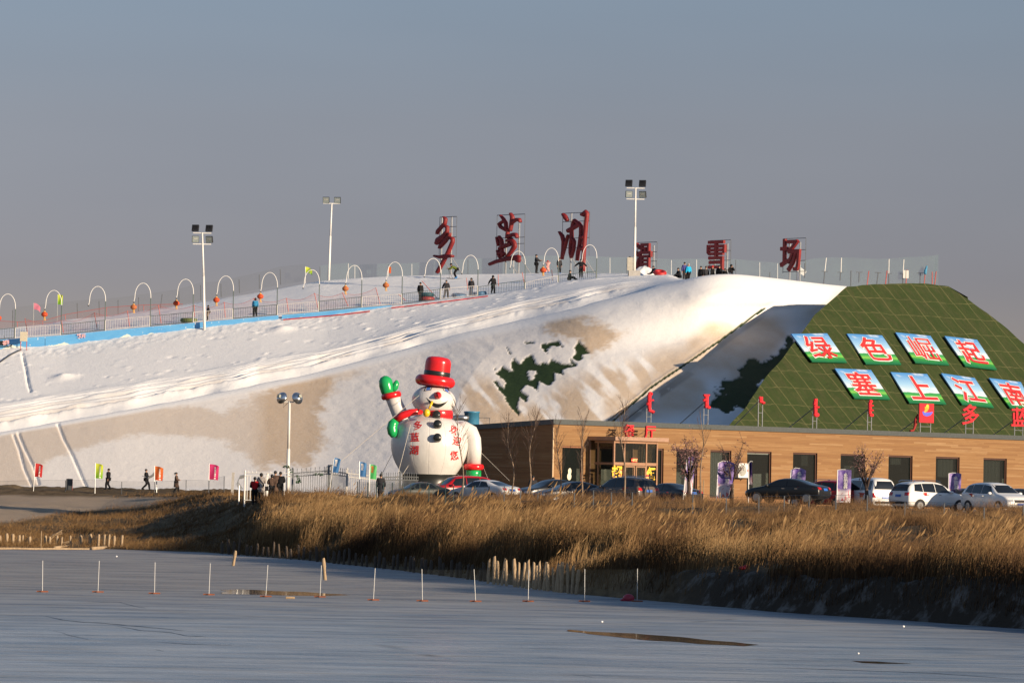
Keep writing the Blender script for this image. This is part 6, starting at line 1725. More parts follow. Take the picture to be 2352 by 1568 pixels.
    P = {k: Vector(v) * s for k, v in P.items()}
    def sk(names, edges, rad):
        idx = {n: i for i, n in enumerate(names)}
        return skin([P[n] for n in names], [(idx[a], idx[b]) for a, b in edges], [tuple(x * s for x in (r_ if isinstance(r_, tuple) else (r_, r_))) for r_ in rad])
    both = lambda l: [x + 'l' for x in l] + [x + 'r' for x in l]
    names = ['pel', 'wai', 'che', 'nek', 'hea', 'top'] + both(['hip', 'kne', 'ank', 'toe', 'sho', 'elb', 'wri', 'han'])
    ed = [('pel', 'wai'), ('wai', 'che'), ('che', 'nek'), ('nek', 'hea'), ('hea', 'top')]
    for n in 'lr':
        ed += [('pel', 'hip' + n), ('hip' + n, 'kne' + n), ('kne' + n, 'ank' + n), ('ank' + n, 'toe' + n), ('che', 'sho' + n), ('sho' + n, 'elb' + n), ('elb' + n, 'wri' + n), ('wri' + n, 'han' + n)]
    rd = [(0.13, 0.10), (0.125, 0.095), (0.14, 0.10), 0.055, (0.085, 0.10), 0.07] + [0.085, 0.058, 0.042, 0.035, 0.06, 0.045, 0.03, 0.032] * 2
    body = sk(names, ed, rd)
    bm = bmesh.new(); bm.from_mesh(body)
    mb = MB()                                            # nose, ears, fingers join the body mesh
    hc_ = P['hea']
    mb.ball(hc_ + Vector((0, -0.105, 0.0)) * s, (0.016 * s, 0.025 * s, 0.022 * s), 6, 5)
    for sg in (-1, 1): mb.ball(hc_ + Vector((sg * 0.088, 0.0, 0.0)) * s, (0.012 * s, 0.022 * s, 0.03 * s), 6, 5)
    for n, sg in (('l', -1), ('r', 1)):
        d_ = (P['han' + n] - P['wri' + n]).normalized(); sd_ = Vector((1, 0, 0)) if abs(d_.x) < 0.7 else Vector((0, 1, 0)); sd_ = (sd_ - d_ * sd_.dot(d_)).normalized()
        for k, ln in enumerate((0.075, 0.088, 0.085, 0.068)):
            a = P['han' + n] + sd_ * ((k - 1.5) * 0.019 * s) - d_ * 0.01 * s; b = a + d_ * (ln * 0.55 * s); c_ = b + (d_ * 0.7 + Vector((0, -0.7, 0))) * (ln * 0.45 * s)
            mb.tube([a, b, c_], [0.0095 * s, 0.009 * s, 0.006 * s], 5)
        a = P['wri' + n] + d_ * 0.045 * s; mb.tube([a, a + (sd_ * 0.8 + d_ * 0.6) * 0.045 * s, a + (sd_ * 0.8 + d_ * 1.5) * 0.05 * s], [0.012 * s, 0.011 * s, 0.007 * s], 5)
    m2 = mb.mesh("tmp"); bm.from_mesh(m2); bm.to_mesh(body); bm.free(); bpy.data.meshes.remove(m2)
    body.polygons.foreach_set("use_smooth", [True] * len(body.polygons))
    body.name = "body"
    link("body", body, t, skin_m)
    mb = MB()
    for sg in (-1, 1): mb.ball(hc_ + Vector((sg * 0.034, -0.094, 0.022)) * s, (0.012 * s, 0.008 * s, 0.007 * s), 6, 4)
    mb.build("eyes", hair_m, t)
    jn = ['wai', 'pel', 'che', 'nek'] + both(['sho', 'elb', 'wri']); P['nek'] = P['nek'] - Vector((0, 0, 0.02 * s))
    je = [('pel', 'wai'), ('wai', 'che'), ('che', 'nek')] + [e_ for n in 'lr' for e_ in (('che', 'sho' + n), ('sho' + n, 'elb' + n), ('elb' + n, 'wri' + n))]
    jr = [(0.20, 0.155), (0.20, 0.155), (0.215, 0.165), 0.09] + [0.112, 0.09, 0.07] * 2
    link("jacket", sk(jn, je, jr), t, top)
    tn = ['pel'] + both(['hip', 'kne', 'ank']); te = [e_ for n in 'lr' for e_ in (('pel', 'hip' + n), ('hip' + n, 'kne' + n), ('kne' + n, 'ank' + n))]
    link("trousers", sk(tn, te, [(0.17, 0.135)] + [0.125, 0.098, 0.078] * 2), t, legs)
    if coat:
        mb = MB(); pz = P['pel'].z
        mb.lathe([(0.165 * s, 0.12 * s), (0.185 * s, 0.0), (0.20 * s, -0.2 * s), (0.215 * s, -0.40 * s), (0.18 * s, -0.41 * s)], 16, P['pel']); mb.build("coat_skirt", top, t, True)
    mb = MB()
    for n in 'lr':
        a = P['ank' + n]; b = P['toe' + n]
        mb.ball((a + b) / 2 + Vector((0, -0.01, -0.005)) * s, (0.05 * s, 0.14 * s, 0.055 * s), 8, 6)
        mb.tube([a + Vector((0, 0.01, 0.16 if shoes is boot_blue else 0.05)) * s, a - Vector((0, 0, 0.03)) * s], [0.066 * s, 0.06 * s], 8)
    mb.build("shoes", shoes or dark_boot, t, True)
    mb = MB()
    if hood: mb.ball(hc_ + Vector((0, 0.025, 0.02)) * s, (0.125 * s, 0.12 * s, 0.155 * s), 12, 8); mb.build("hood", top, t, True)
    elif hat: mb.ball(hc_ + Vector((0, 0.01, 0.06)) * s, (0.11 * s, 0.125 * s, 0.10 * s), 12, 8); mb.ball(hc_ + Vector((0, 0, 0.165)) * s, 0.03 * s, 6, 5); mb.build("hat", hat, t, True)
    else:
        mb.ball(hc_ + Vector((0, 0.02, 0.045)) * s, (0.10 * s, 0.115 * s, 0.10 * s), 12, 8)
        if hair == "pony": mb.tube([hc_ + Vector((0, 0.10, 0.08)) * s, hc_ + Vector((0, 0.18, 0.04)) * s, hc_ + Vector((0, 0.17, -0.1)) * s], [0.03 * s, 0.035 * s, 0.015 * s], 7)
        if hair == "bob": mb.ball(hc_ + Vector((0, 0.035, 0.01)) * s, (0.118 * s, 0.115 * s, 0.13 * s), 12, 8)
        mb.build("hair", hair_m, t, True)
    return t
def ski_pole(t, x, y, z, lenz, lx=0, ly=0):
    mb = MB(); mb.bar((x, y, z), (x + lx, y + ly, z - lenz), 0.012, 4); mb.lathe([(0.0, 0), (0.05, 0.0), (0.05, 0.01)], 8, (x + lx * 0.93, y + ly * 0.93, z - lenz * 0.93)); mb.build("ski_pole", black_metal, t)
FR, LFT, RGT, BACK = 0.0, R(-90), R(90), R(180)          # facing the camera / left / right / away
def feet(zf_, x, y, D=None):
    U, V = zf_(x, y)
    if D is None: return hit(U, V)
    p = at(U, D); return p
# walkers on the path at the left
G1 = "people walking the path at the left"
person(feet(zG, 1458, 620, 345), R(-110), "person in black hooded jacket walking left beside the lime flag", 1.74, top=CBLK, legs=CBLK, stride=0.16, arms="down", group=G1)
person(feet(zG, 1965, 628, 345), R(78), "person in black jacket striding right between lime and orange flags", 1.72, top=CBLK, legs=CBLK, stride=0.30, arms="front", group=G1)
person(feet(zG, 2370, 640, 340), R(85), "person with ponytail in brown coat walking right past the orange flag", 1.66, top=CBRN, legs=CBLK, stride=0.20, arms="front", hair="pony", coat=True, group=G1)
# group waiting at the gate
G2 = "people standing at the gate"
for (x, hgt, rz_, lab, kw) in [(1072, 1.75, BACK, "person in red vest and black sleeves seen from behind at the gate", dict(top=CRED, legs=CBLK)),
                             (1158, 1.70, BACK, "person in pale grey coat with shoulder strap at the gate", dict(top=CGRY, legs=CBLK, coat=True, hair="bob")),
                             (1300, 1.62, R(200), "shorter person with a black bag, half hidden behind the tallest at the gate", dict(top=CBRN, legs=CBLK, hair="bob")),
                             (1345, 1.82, BACK, "tallest person at the gate in long dark brown coat", dict(top=CBRN, legs=CBLK, coat=True)),
                             (1415, 1.78, BACK, "person all in black, rightmost at the gate", dict(top=CBLK, legs=CBLK))]:
    p = at(zH(x, 0)[0], 267.5 if x != 1300 else 266.5)
    q = person(p, rz_, lab, hgt, arms="front", group=G2, **kw)
    if "grey coat" in lab:
        mb = MB(); mb.tube([(0.17, 0.12, 1.42), (0.0, 0.17, 1.2), (-0.2, 0.15, 0.98)], 0.02, 5); mb.build("strap", CNAVY, q)
    if "bag" in lab:
        mb = MB(); mb.box((0.33, 0, 0.72), (0.2, 0.12, 0.28)); mb.tube([(0.3, 0, 0.86), (0.28, 0, 1.0), (0.26, 0, 0.86)], 0.012, 4); o = mb.build("handbag", CBLK); o.location = p; o.rotation_euler = (0, 0, rz_); tag(o, "black handbag held by the shorter person at the gate", "bag")
    if "red vest" in lab:
        mb = MB()
        for n_, sg in (('l', -1), ('r', 1)): mb.tube([(sg * 0.19, 0.0, 1.40), (sg * 0.255, -0.05, 1.13), (sg * 0.13, -0.26, 1.10)], [0.10, 0.082, 0.064], 8)
        mb.build("sleeves", CBLK, q, True)
person(at(zI(915, 0)[0], 271), BACK, "person in dark coat standing behind the iron fence beside the green flag", 1.70, top=CDK, legs=CBLK, coat=True)
person(at(zJ(775, 0)[0], 272), R(20), "person in dark jacket standing before the plank side wall between cars", 1.74, top=CDK, legs=CBLK)
person(at(zJ(1050, 0)[0], 272), R(30), "person mostly hidden behind the black sedans with only dark hair showing", 1.66, top=CBLK, legs=CBLK)
# on the lane and the slope
G3 = "people pulling snow tubes on the lane"
person(feet(zB, 775, 1125, 387.5), R(-75), "child in black jacket and tan trousers pulling a green tube", 1.42, top=CBLK, legs=CTAN, arms="pull", group=G3)
person(feet(zB, 1410, 1045, 387.5), R(200), "person in bright blue jacket standing on the lane behind railings", 1.72, top=CBLUE, legs=CBLK, hair="bob", stride=0.1)
person(feet(zC, 1447, 1025, 387.3), R(35), "person in black standing beside two stacked tubes on the lane", 1.78, top=CBLK, legs=CDK, group=G3)
person(feet(zC, 1795, 985, 387.3), R(10), "person in dark clothes with legs apart pulling a blue tube", 1.72, pose="wide", top=CDK, legs=CBLK, arms="pull", group=G3)
person(feet(zC, 2130, 950, 387.5), R(-20), "person in dark jacket and jeans with gloves between two blue tubes", 1.70, top=CDK, legs=CJEAN, arms="down", hair="bob", group=G3)
person(feet(zD, 912, 1180, 387.6), R(30), "hooded person in long black coat, rightmost of the tube pullers", 1.66, top=CBLK, legs=CBLK, coat=True, hood=True, arms="pull", stride=0.12, group=G3)
t = person(feet(zD, 425, 990), R(-80), "skier in olive jacket crouching on skis in blue boots", 1.75, pose="crouch", top=COLV, legs=CBLK, arms="poles", shoes=boot_blue, lean=R(60), hat=CBLK)
mb = MB()
for sx_ in (-0.13, 0.13): mb.tube([(sx_, 0.75, 0.01), (sx_, -0.7, 0.01), (sx_, -0.98, 0.07)], [(0.04, 0.012)] * 3, 6, 0, (0, 0, 1))
mb.build("skis", black_metal, t)
ski_pole(t, 0.28, -0.85, 1.02, 1.0, 0.03, 0.1); ski_pole(t, -0.28, -0.85, 1.02, 1.0, 0.0, 0.5)
t = person(feet(zD, 1495, 885, 413), R(75), "tall person in dark jacket leaning on ski poles on the crest", 1.85, top=CDK, legs=CBLK, arms="poles")
ski_pole(t, 0.28, -0.42, 1.18, 1.15, 0.1, -0.1); ski_pole(t, -0.28, -0.42, 1.18, 1.15, -0.1, 0.35)
t = person(feet(zD, 1648, 888, 412.5), R(170), "small child in pink coat and red hat on skis", 1.22, pose="wide", top=CPNK, legs=CPNK, arms="up", coat=True, hat=CRED, shoes=boot_blue)
mb = MB()
for sx_ in (-0.17, 0.17): mb.box((sx_, -0.1, 0.012), (0.07, 1.0, 0.02))
mb.build("skis", boot_blue, t)
person(feet(zD, 1805, 890, 412.5), R(20), "person in dark coat and blue ski boots under the third red character", 1.55, top=CDK, legs=CBLK, coat=True, shoes=boot_blue)
t = person(feet(zD, 2095, 975), R(185), "skier in black and red suit with poles out wide below the third character", 1.72, top=CBLK, legs=CBLK, arms="wide", hat=CBLK)
mb = MB(); mb.box((0, 0.0, 0.95), (0.36, 0.27, 0.09)); mb.build("red_hem", CRED, t)
ski_pole(t, 0.6, -0.25, 1.05, 1.0, 0.15, 0); ski_pole(t, -0.6, -0.25, 1.05, 1.0, -0.05, 0)
person(feet(zD, 1935, 1015), R(80), "person in black sitting in the snow by the sunken railing", 1.66, pose="sit", top=CBLK, legs=CBLK, arms="front", lean=R(10))
person(feet(zE, 560, 1302, 392), R(65), "person in black jacket looking down beside the tall floodlight pole", 1.78, top=CBLK, legs=CBLK, arms="front", lean=R(6))
G4 = "people gathered on the hill crest"
person(feet(zE, 925, 1340, 388), R(-60), "person in dark blue crouching beside a red tube on the crest", 1.6, pose="sit", top=CNAVY, legs=CBLK, arms="front", lean=R(35), group=G4)
person(feet(zE, 1240, 1325, 387), R(-70), "person in black sitting low on the crest beside the blue jackets", 1.7, pose="sit", top=CBLK, legs=CBLK, arms="front", lean=R(15), group=G4)
CRX = 385.0
for (x, ytop, hgt, rz_, lab, kw) in [(1308, 1095, 1.70, R(20), "person in purple jacket just behind the bright cyan jacket", dict(top=CPUR, legs=CDK)),
     (1360, 1085, 1.76, R(215), "person in bright cyan jacket with bobble hat on the crest", dict(top=CCYAN, legs=CBLK, hat=CGRY)),
     (1527, 1085, 1.76, R(-40), "person in black, left end of the group before character 雪", dict(top=CBLK, legs=CBLK)),
     (1597, 1095, 1.72, R(20), "person in long black coat and fur hat, second before character 雪", dict(top=CDK, legs=CBLK, coat=True, hat=CBRN)),
     (1685, 1100, 1.70, R(60), "person with red headscarf and dark coat before character 雪", dict(top=CBLK, legs=CBLK, coat=True, hat=CRED)),
     (1775, 1102, 1.70, R(0), "person in black jacket facing the lake before character 雪", dict(top=CBLK, legs=CBLK)),
     (1850, 1190, 1.40, R(-20), "small person in black, shortest of the group before character 雪", dict(top=CBLK, legs=CBLK, coat=True, hair="bob")),
     (1935, 1083, 1.74, R(10), "hooded person in long black parka and jeans, standing apart at right", dict(top=CBLK, legs=CJEAN, coat=True, hood=True, arms="face"))]:
    U, V = zE(x, ytop)
    D = 384.5 if 1500 < x < 1900 else (388 if x < 1400 else 383.5)
    p = W(U, V, D); g = at(U, D)
    o = person((p.x, p.y, g.z), rz_, lab, hgt, group=G4, **kw)
# the driver looking out stays unseen behind tinted glass

# ================================================================== SNOW TUBES, ROPE, SMALL THINGS ON THE HILL
def tube_ring(loc, m, label, rz=0, tilt=0.0, r_=0.48):
    mb = MB(); mb.tube([(r_ * math.cos(a), r_ * math.sin(a), 0) for a in [k * 2 * math.pi / 20 for k in range(20)]], 0.20, 10, 0, None, True)
    t = thing("snow_tube", label, "snow tube", loc, rz, "snow tubes")
    t.rotation_euler = (tilt, 0, rz)
    mb.build("ring", m, t, True)
    mb = MB(); mb.ball((0, 0, 0.0), (r_ * 0.85, r_ * 0.85, 0.08), 14, 6); mb.build("seat_cover", m, t, True)
    mb = MB(); mb.tube([(r_ + 0.1, -0.1, 0.12), (r_ + 0.22, 0, 0.2), (r_ + 0.1, 0.1, 0.12)], 0.02, 5); mb.build("handle", rope_m, t)
    return t
tg = mat("green_tube_cover", (0.11, 0.14, 0.035), 0.6); tb = mat("teal_tube_cover", (0.03, 0.09, 0.11), 0.5); tr_ = mat("red_tube_cover", (0.30, 0.045, 0.05), 0.5); tbl = mat("blue_tube_cover", (0.05, 0.14, 0.26), 0.5); ty = mat("yellow_tube_cover", (0.55, 0.55, 0.03), 0.5)
def lane_at(zf_, x, D): return at(zf_(x, 0)[0], D)
p = lane_at(zB, 518, 387.2); tube_ring(p + Vector((0, 0, .19)), tg, "green snow tube behind the dark railing, pulled by the child", 0, 0, 0.60)
p = lane_at(zC, 1540, 387.6); tube_ring(p + Vector((0, 0, .18)), tr_, "red snow tube, lower one of the stack on the lane", 0.3, 0, 0.50); tube_ring(p + Vector((-0.03, 0, .56)), tb, "dark teal snow tube, upper one of the stack on the lane", 1.3, 0, 0.48)
p = lane_at(zC, 1970, 388); tube_ring(p + Vector((0, 0, .16)), tbl, "blue snow tube left of the person in jeans", 0.5, R(8), 0.52)
p = lane_at(zC, 2240, 388.5); tube_ring(p + Vector((0, 0, .16)), tbl, "blue snow tube right of the person in jeans", 1.9, R(-6), 0.52)
p = at(zE(975, 0)[0], 386.5); tube_ring(p + Vector((0, 0, .2)), mat("bright_red_tube", (0.42, 0.02, 0.02), 0.5), "bright red snow tube on the crest beside the snow heap", 0.2, R(20), 0.42)
p = at(zE(2230, 0)[0], 385); tube_ring(p + Vector((0, 0, .25)), ty, "yellow green snow tube lying on the crest left of the character 场", 0.2, 0, 0.5)
mb = MB(); p = at(zE(2175, 0)[0], 386); mb.box((0, 0, 0.55), (0.9, 0.5, 0.05)); 
for sx_ in (-0.3, 0.3): mb.bar((sx_, 0, -0.3), (sx_, 0, 0.53), 0.03, 5)
o = mb.build("low_table", grey_metal); o.location = p; tag(o, "low dark table on the crest beside the yellow green tube", "table")
rope_r = mat("red_hose", (0.42, 0.02, 0.03), 0.6)
def ground_line(pts, r_, m, name, label, cat, off=0.03, n=6):
    mb = MB(); q = []
    for (a, b) in zip(pts[:-1], pts[1:]):
        for k in range(n):
            U = a[0] + (b[0] - a[0]) * k / n; V = a[1] + (b[1] - a[1]) * k / n
            h_ = hit(U, V)
            if h_: q.append(h_ + Vector((0, -0.02, off)))
    mb.tube(q, r_, 6)
    return tag(mb.build(name, m), label, cat)
ground_line([zB(1790, 1112), zB(2100, 1085), zC(0, 1248), zC(400, 1212), zC(845, 1160)], 0.055, rope_r, "red_hose", "red hose lying on the snow below the mural, left length", "hose", 0.07)
ground_line([zC(1060, 1123), zC(1400, 1085), zC(1800, 1035), zC(2350, 965), zD(840, 1232)], 0.05, rope_r, "red_hose", "red hose lying on the snow below the tube pullers, right length", "hose", 0.07)
ground_line([zA(285, 1175), zA(140, 1245), zA(60, 1300), zA(0, 1345), zA(-60, 1390)], 0.05, rubber, "black_cable", "black cable running down the snow from the beige box", "cable", 0.05)
p = hit(*zA(315, 1180))
t = thing("cable_box", "beige cable box on two legs in front of the mural", "box", p)
mb = MB(); mb.box((0, 0, 1.25), (0.62, 0.35, 0.85)); mb.build("casing", mat("cabinet_beige", (0.52, 0.47, 0.36), 0.6), t)
for sx_ in (-0.26, 0.28):
    mb = MB(); mb.bar((sx_, 0, -0.3), (sx_, 0, 0.84), 0.035, 5); mb.build("leg", pinkpole, t)
p = hit(*zA(60, 1145))
t = thing("snow_scooter", "black sled machine half hidden behind the beige cable box", "sled", p)
mb = MB(); mb.tube([(-0.7, 0, 0.1), (0.4, 0, 0.1), (0.7, 0, 0.25)], [(0.3, 0.06)] * 3, 8, 0, (0, 0, 1)); mb.box((-0.1, 0, 0.42), (0.75, 0.4, 0.42)); mb.build("hull", black_metal, t)
mb = MB(); mb.bar((0.1, 0, 0.6), (-0.05, 0, 1.05), 0.03, 5); mb.bar((-0.05, -0.3, 1.05), (-0.05, 0.3, 1.05), 0.025, 5); mb.build("handlebar", grey_metal, t)

# ================================================================== FLAGS
def flag_cloth(w_, h_, amp, droop=0.15, nu=16, nv=12, ph=0.0):
    def fn(u, v):
        x = w_ * (math.sin(1.25 * u) / 1.05) * (1 - 0.10 * v * u); z = -h_ * v * (1 - 0.05 * u * u) - droop * u * u * (1.0 - 0.3 * v)
        y = amp * u * math.sin(5.2 * u + 2.6 * v + ph) + 0.22 * w_ * u * u
        return Vector((x, y, z))
    return fn
def flag(pole_bot, pole_top, w_, h_, m, label, group, text=None, tm=None, D=None, lower=None, amp=0.12, droop=0.12, tsize=0.17, name="flag", two_tone=None, deco=None, ph=0.0, col2=None):
    t = thing(name, label, "flag", pole_bot, 0, group)
    tp_ = pole_top - pole_bot
    mb = MB(); mb.tube([(0, 0, -0.4), tp_], 0.024, 6); mb.build("flag_pole", lower or galv, t)
    fn = flag_cloth(w_, h_, amp, droop, ph=ph)
    dirp = tp_.normalized()
    def pos(u, v, off=0.0):
        q = fn(u, v); zc = q.z
        return tp_ + dirp * (zc - 0.02) + Vector((q.x, q.y - off, 0))
    mb = MB(); mb.grid(lambda u, v: tuple(pos(u, v)), 16, 12)
    cl_ = mb.build("cloth", m, t, True)
    if text:
        for (s_, u_, v0, v1, ts, tm_) in text:
            mb = MB()
            for k, ch in enumerate(s_):
                v = v0 + (v1 - v0) * (k + 0.5) / len(s_)
                vs, fs = glyph(ch, 0.03, 0)
                L = []
                for q in vs: L.append(pos(min(1, max(0, u_ + q.x * ts / w_)), min(1, max(0, v - q.y * ts / h_)), 0.012))
                mb.add(L, fs)
            mb.build("lettering", tm_, cl_)
    if deco: deco(pos, cl_)
    return t
def flagmat(name, c1, c2):
    m, N, B = newmat(name)
    co = N.n("ShaderNodeTexCoord").outputs['Generated']
    s_ = N.n("ShaderNodeSeparateXYZ"); N.l(co, s_.inputs[0])
    f = N.ramp(N.math('ADD', N.math('MULTIPLY', s_.outputs['Z'], 0.7), N.math('MULTIPLY', N.noise(co, 2.0, 4), 0.5)), [(0.35, 0.0), (0.75, 1.0)])
    N.l(N.mix(f, c1, c2), B.inputs['Base Color']); B.inputs['Roughness'].default_value = 0.75
    tl = N.n("ShaderNodeBsdfTranslucent"); N.l(N.mix(f, c1, c2), tl.inputs[0]); ms = N.n("ShaderNodeMixShader"); ms.inputs[0].default_value = 0.35
    N.l(B.outputs[0], ms.inputs[1]); N.l(tl.outputs[0], ms.inputs[2]); N.l(ms.outputs[0], m.node_tree.nodes["Material Output"].inputs[0])
    return m
f_red = flagmat("flag_red", (0.50, 0.015, 0.015), (0.60, 0.03, 0.03)); f_lime = flagmat("flag_lime", (0.22, 0.48, 0.03), (0.62, 0.70, 0.06)); f_org = flagmat("flag_orange", (0.62, 0.09, 0.02), (0.68, 0.16, 0.03))
f_pink = flagmat("flag_pink", (0.60, 0.03, 0.14), (0.66, 0.04, 0.18)); f_blue = flagmat("flag_blue", (0.05, 0.18, 0.42), (0.08, 0.25, 0.52)); f_grn = flagmat("flag_green", (0.08, 0.50, 0.14), (0.14, 0.60, 0.2)); f_pk2 = flagmat("flag_pale_pink", (0.70, 0.20, 0.28), (0.74, 0.24, 0.32))
tw = mat("white_flag_print", (0.75, 0.72, 0.68), 0.6); torg = mat("orange_flag_print", (0.68, 0.16, 0.03), 0.6)
NM = "多蓝湖滑雪场"
G5 = "flags along the path fence"
def pf(zf_, tx, ty, bx, by, D): return W(*zf_(bx, by), D), W(*zf_(tx, ty), D)
spath = F / 343.0
for (zf_, tx, ty, bx, by, D, m, lab, ww, hh, am, ph) in [
    (zG, 473, 240, 445, 640, 340, f_red, "red flag with white lettering, leftmost on the path fence", 0.70, 1.06, 0.16, 0.0),
    (zG, 1283, 240, 1275, 700, 338, f_lime, "lime green flag with white lettering beside the person in black hood", 0.68, 1.18, 0.16, 0.7),
    (zG, 2078, 278, 2078, 710, 336, f_org, "orange red flag twisted by wind beside the striding person", 0.74, 1.10, 0.26, 1.4),
    (zH, 460, 350, 450, 790, 322, f_pink, "magenta flag with white lettering left of the iron gate", 0.82, 1.16, 0.18, 0.3)]:
    b, a = pf(zf_, tx, ty, bx, by, D)
    flag(b, a, ww, hh, m, lab, G5, [(NM, 0.52, 0.14, 0.98, 0.15, tw)], D=D, lower=galv, amp=am, droop=0.17, ph=ph)
G6 = "flags at the iron fence"
for (tx, ty, bx, by, m, lab, tm_, ph) in [(290, 265, 215, 740, f_blue, "blue flag leaning over the iron fence left of the snowman", tw, 0.0), (632, 318, 632, 740, f_blue, "blue flag upright beside the green flag", tw, 1.0), (770, 352, 765, 745, f_grn, "bright green flag with orange lettering beside the snowman", torg, 0.5)]:
    b, a = pf(zI, tx, ty, bx, by, 272.0)
    flag(b, a, 0.50, 0.94, m, lab, G6, [("临河区", 0.32, 0.10, 0.56, 0.15, tm_)], lower=galv, amp=0.12, droop=0.12, ph=ph)
b, a = pf(zA, 452, 540, 450, 810, 404); flag(b, a, 0.72, 0.6, f_pk2, "plain pink flag on the skyline near the left picture edge", None, None, lower=grey_metal, amp=0.1, droop=0.45)
b, a = pf(zA, 775, 425, 767, 765, 404); flag(b, a, 0.55, 0.95, f_lime, "lime flag on the skyline behind the second lantern arch", None, None, lower=grey_metal, amp=0.15, droop=0.1)
b, a = pf(zB, 2087, 390, 2090, 560, 408); t = flag(b, a, 0.75, 0.55, f_lime, "green flag blown over low on the skyline left of the two lamp pole", None, None, lower=white_metal, amp=0.3, droop=0.4); 
b, a = pf(zC, 1022, 555, 1022, 650, 411); flag(b, a, 0.28, 0.64, f_org, "small orange flag standing on the snow crest", None, None, lower=white_metal, amp=0.06, droop=0.05)
# purple feather banners on the car park
m_ban, N, B = newmat("purple_banner_print")
co = N.n("ShaderNodeTexCoord").outputs['Generated']
s_ = N.n("ShaderNodeSeparateXYZ"); N.l(co, s_.inputs[0])
nz_ = N.noise(N.mapping(co, (3, 1, 4)), 1.0, 5, 0.6)
c = N.mix(N.ramp(nz_, [(0.40, 0.0), (0.62, 1.0)]), (0.10, 0.055, 0.27), (0.30, 0.22, 0.48))
lo_f = N.ramp(N.math('ADD', s_.outputs['Z'], N.math('MULTIPLY', N.math('SUBTRACT', nz_, 0.5), 0.3)), [(0.30, 1.0), (0.42, 0.0)])
c = N.mix(lo_f, c, (0.62, 0.56, 0.60))
spk = N.ramp(N.noise(N.mapping(co, (4, 1, 6)), 1.4, 2), [(0.60, 0.0), (0.64, 1.0)])
c = N.mix(N.math('MULTIPLY', spk, lo_f), c, (0.42, 0.04, 0.06))
N.l(c, B.inputs['Base Color']); B.inputs['Roughness'].default_value = 0.5
G7 = "purple banner flags in the car park"
def banner(zf_, tx, ty, bx, by, w_, h_, label, D=250.0, amp=0.15, arch=0.25, rows="多蓝湖", fold=False, base_drop=0.0):
    b, a = pf(zf_, tx, ty, bx, by, D)
    g = drop(b.x, b.y); b.z = min(b.z, g) if b.z > g + 1.0 else b.z
    t = thing("banner_flag", label, "banner", b, 0, G7)
    tp_ = a - b
    def pos(u, v, off=0.0):
        x = w_ * u * (1.0 if not fold else (0.45 + 0.15 * v)); z = -h_ * v + arch * math.sin(math.pi * min(1, u * 1.1) * 0.5) * (1 - v) * 0.5 - arch * 1.3 * max(0, u - 0.55) ** 1.2 * (1 - v * 0.6)
        y = amp * math.sin(4.5 * u + 3 * v) * u + (0.35 * math.sin(math.pi * u) if fold else 0)
        return tp_ + tp_.normalized() * (z - 0.02) * 0 + Vector((x + tp_.x * (z / max(1.0, tp_.z)), y - off, z))
    mb = MB(); mb.tube([(0, 0, -0.3), tp_], 0.03, 6); mb.tube([tp_ + Vector((0, 0, 0)), tp_ + Vector((w_ * 0.3, 0, arch * 0.4)), tp_ + Vector((w_ * 0.6, 0, arch * 0.3))], 0.02, 5); mb.build("flag_pole", white_metal, t)
    mb = MB(); mb.grid(lambda u, v: tuple(pos(u, v)), 14, 18); cl_ = mb.build("cloth", m_ban, t, True)
    mb = MB()
    for k, ch in enumerate(rows):
        v = 0.12 + 0.5 * (k + 0.5) / len(rows); ts = 0.27 if len(rows) < 4 else 0.24
        vs, fs = glyph(ch, 0.03, 0)
        mb.add([pos(min(1, max(0, 0.60 + q.x * ts / w_)), v - q.y * ts / h_, 0.02) for q in vs], fs)
    mb.build("lettering", tw, cl_)
    return t
banner(zK, 1165, 920, 1100, 1560, 0.52, 2.0, "purple banner half hidden behind the leafy purple tree", 253, 0.12, 0.5)
banner(zK, 1655, 985, 1625, 1560, 0.95, 2.05, "largest purple banner, wind twisted, in front of the curtained window", 250, 0.3, 0.35)
banner(zK, 2135, 985, 2130, 1560, 0.40, 1.25, "narrow folded purple banner beside the air conditioner", 252, 0.15, 0.3, "", True)
banner(zL, 1558, 435, 1522, 945, 0.86, 1.60, "bulging purple banner in front of the black sedan", 247, 0.25, 0.35)
banner(zL, 2185, 432, 2170, 950, 0.80, 1.88, "flat square topped purple banner beside the red car", 247, 0.10, 0.08, "多蓝湖滑雪")
banner(zM, 1340, 480, 1335, 960, 0.74, 1.6, "purple banner with deep folds behind the white SUV", 262, 0.35, 0.12)
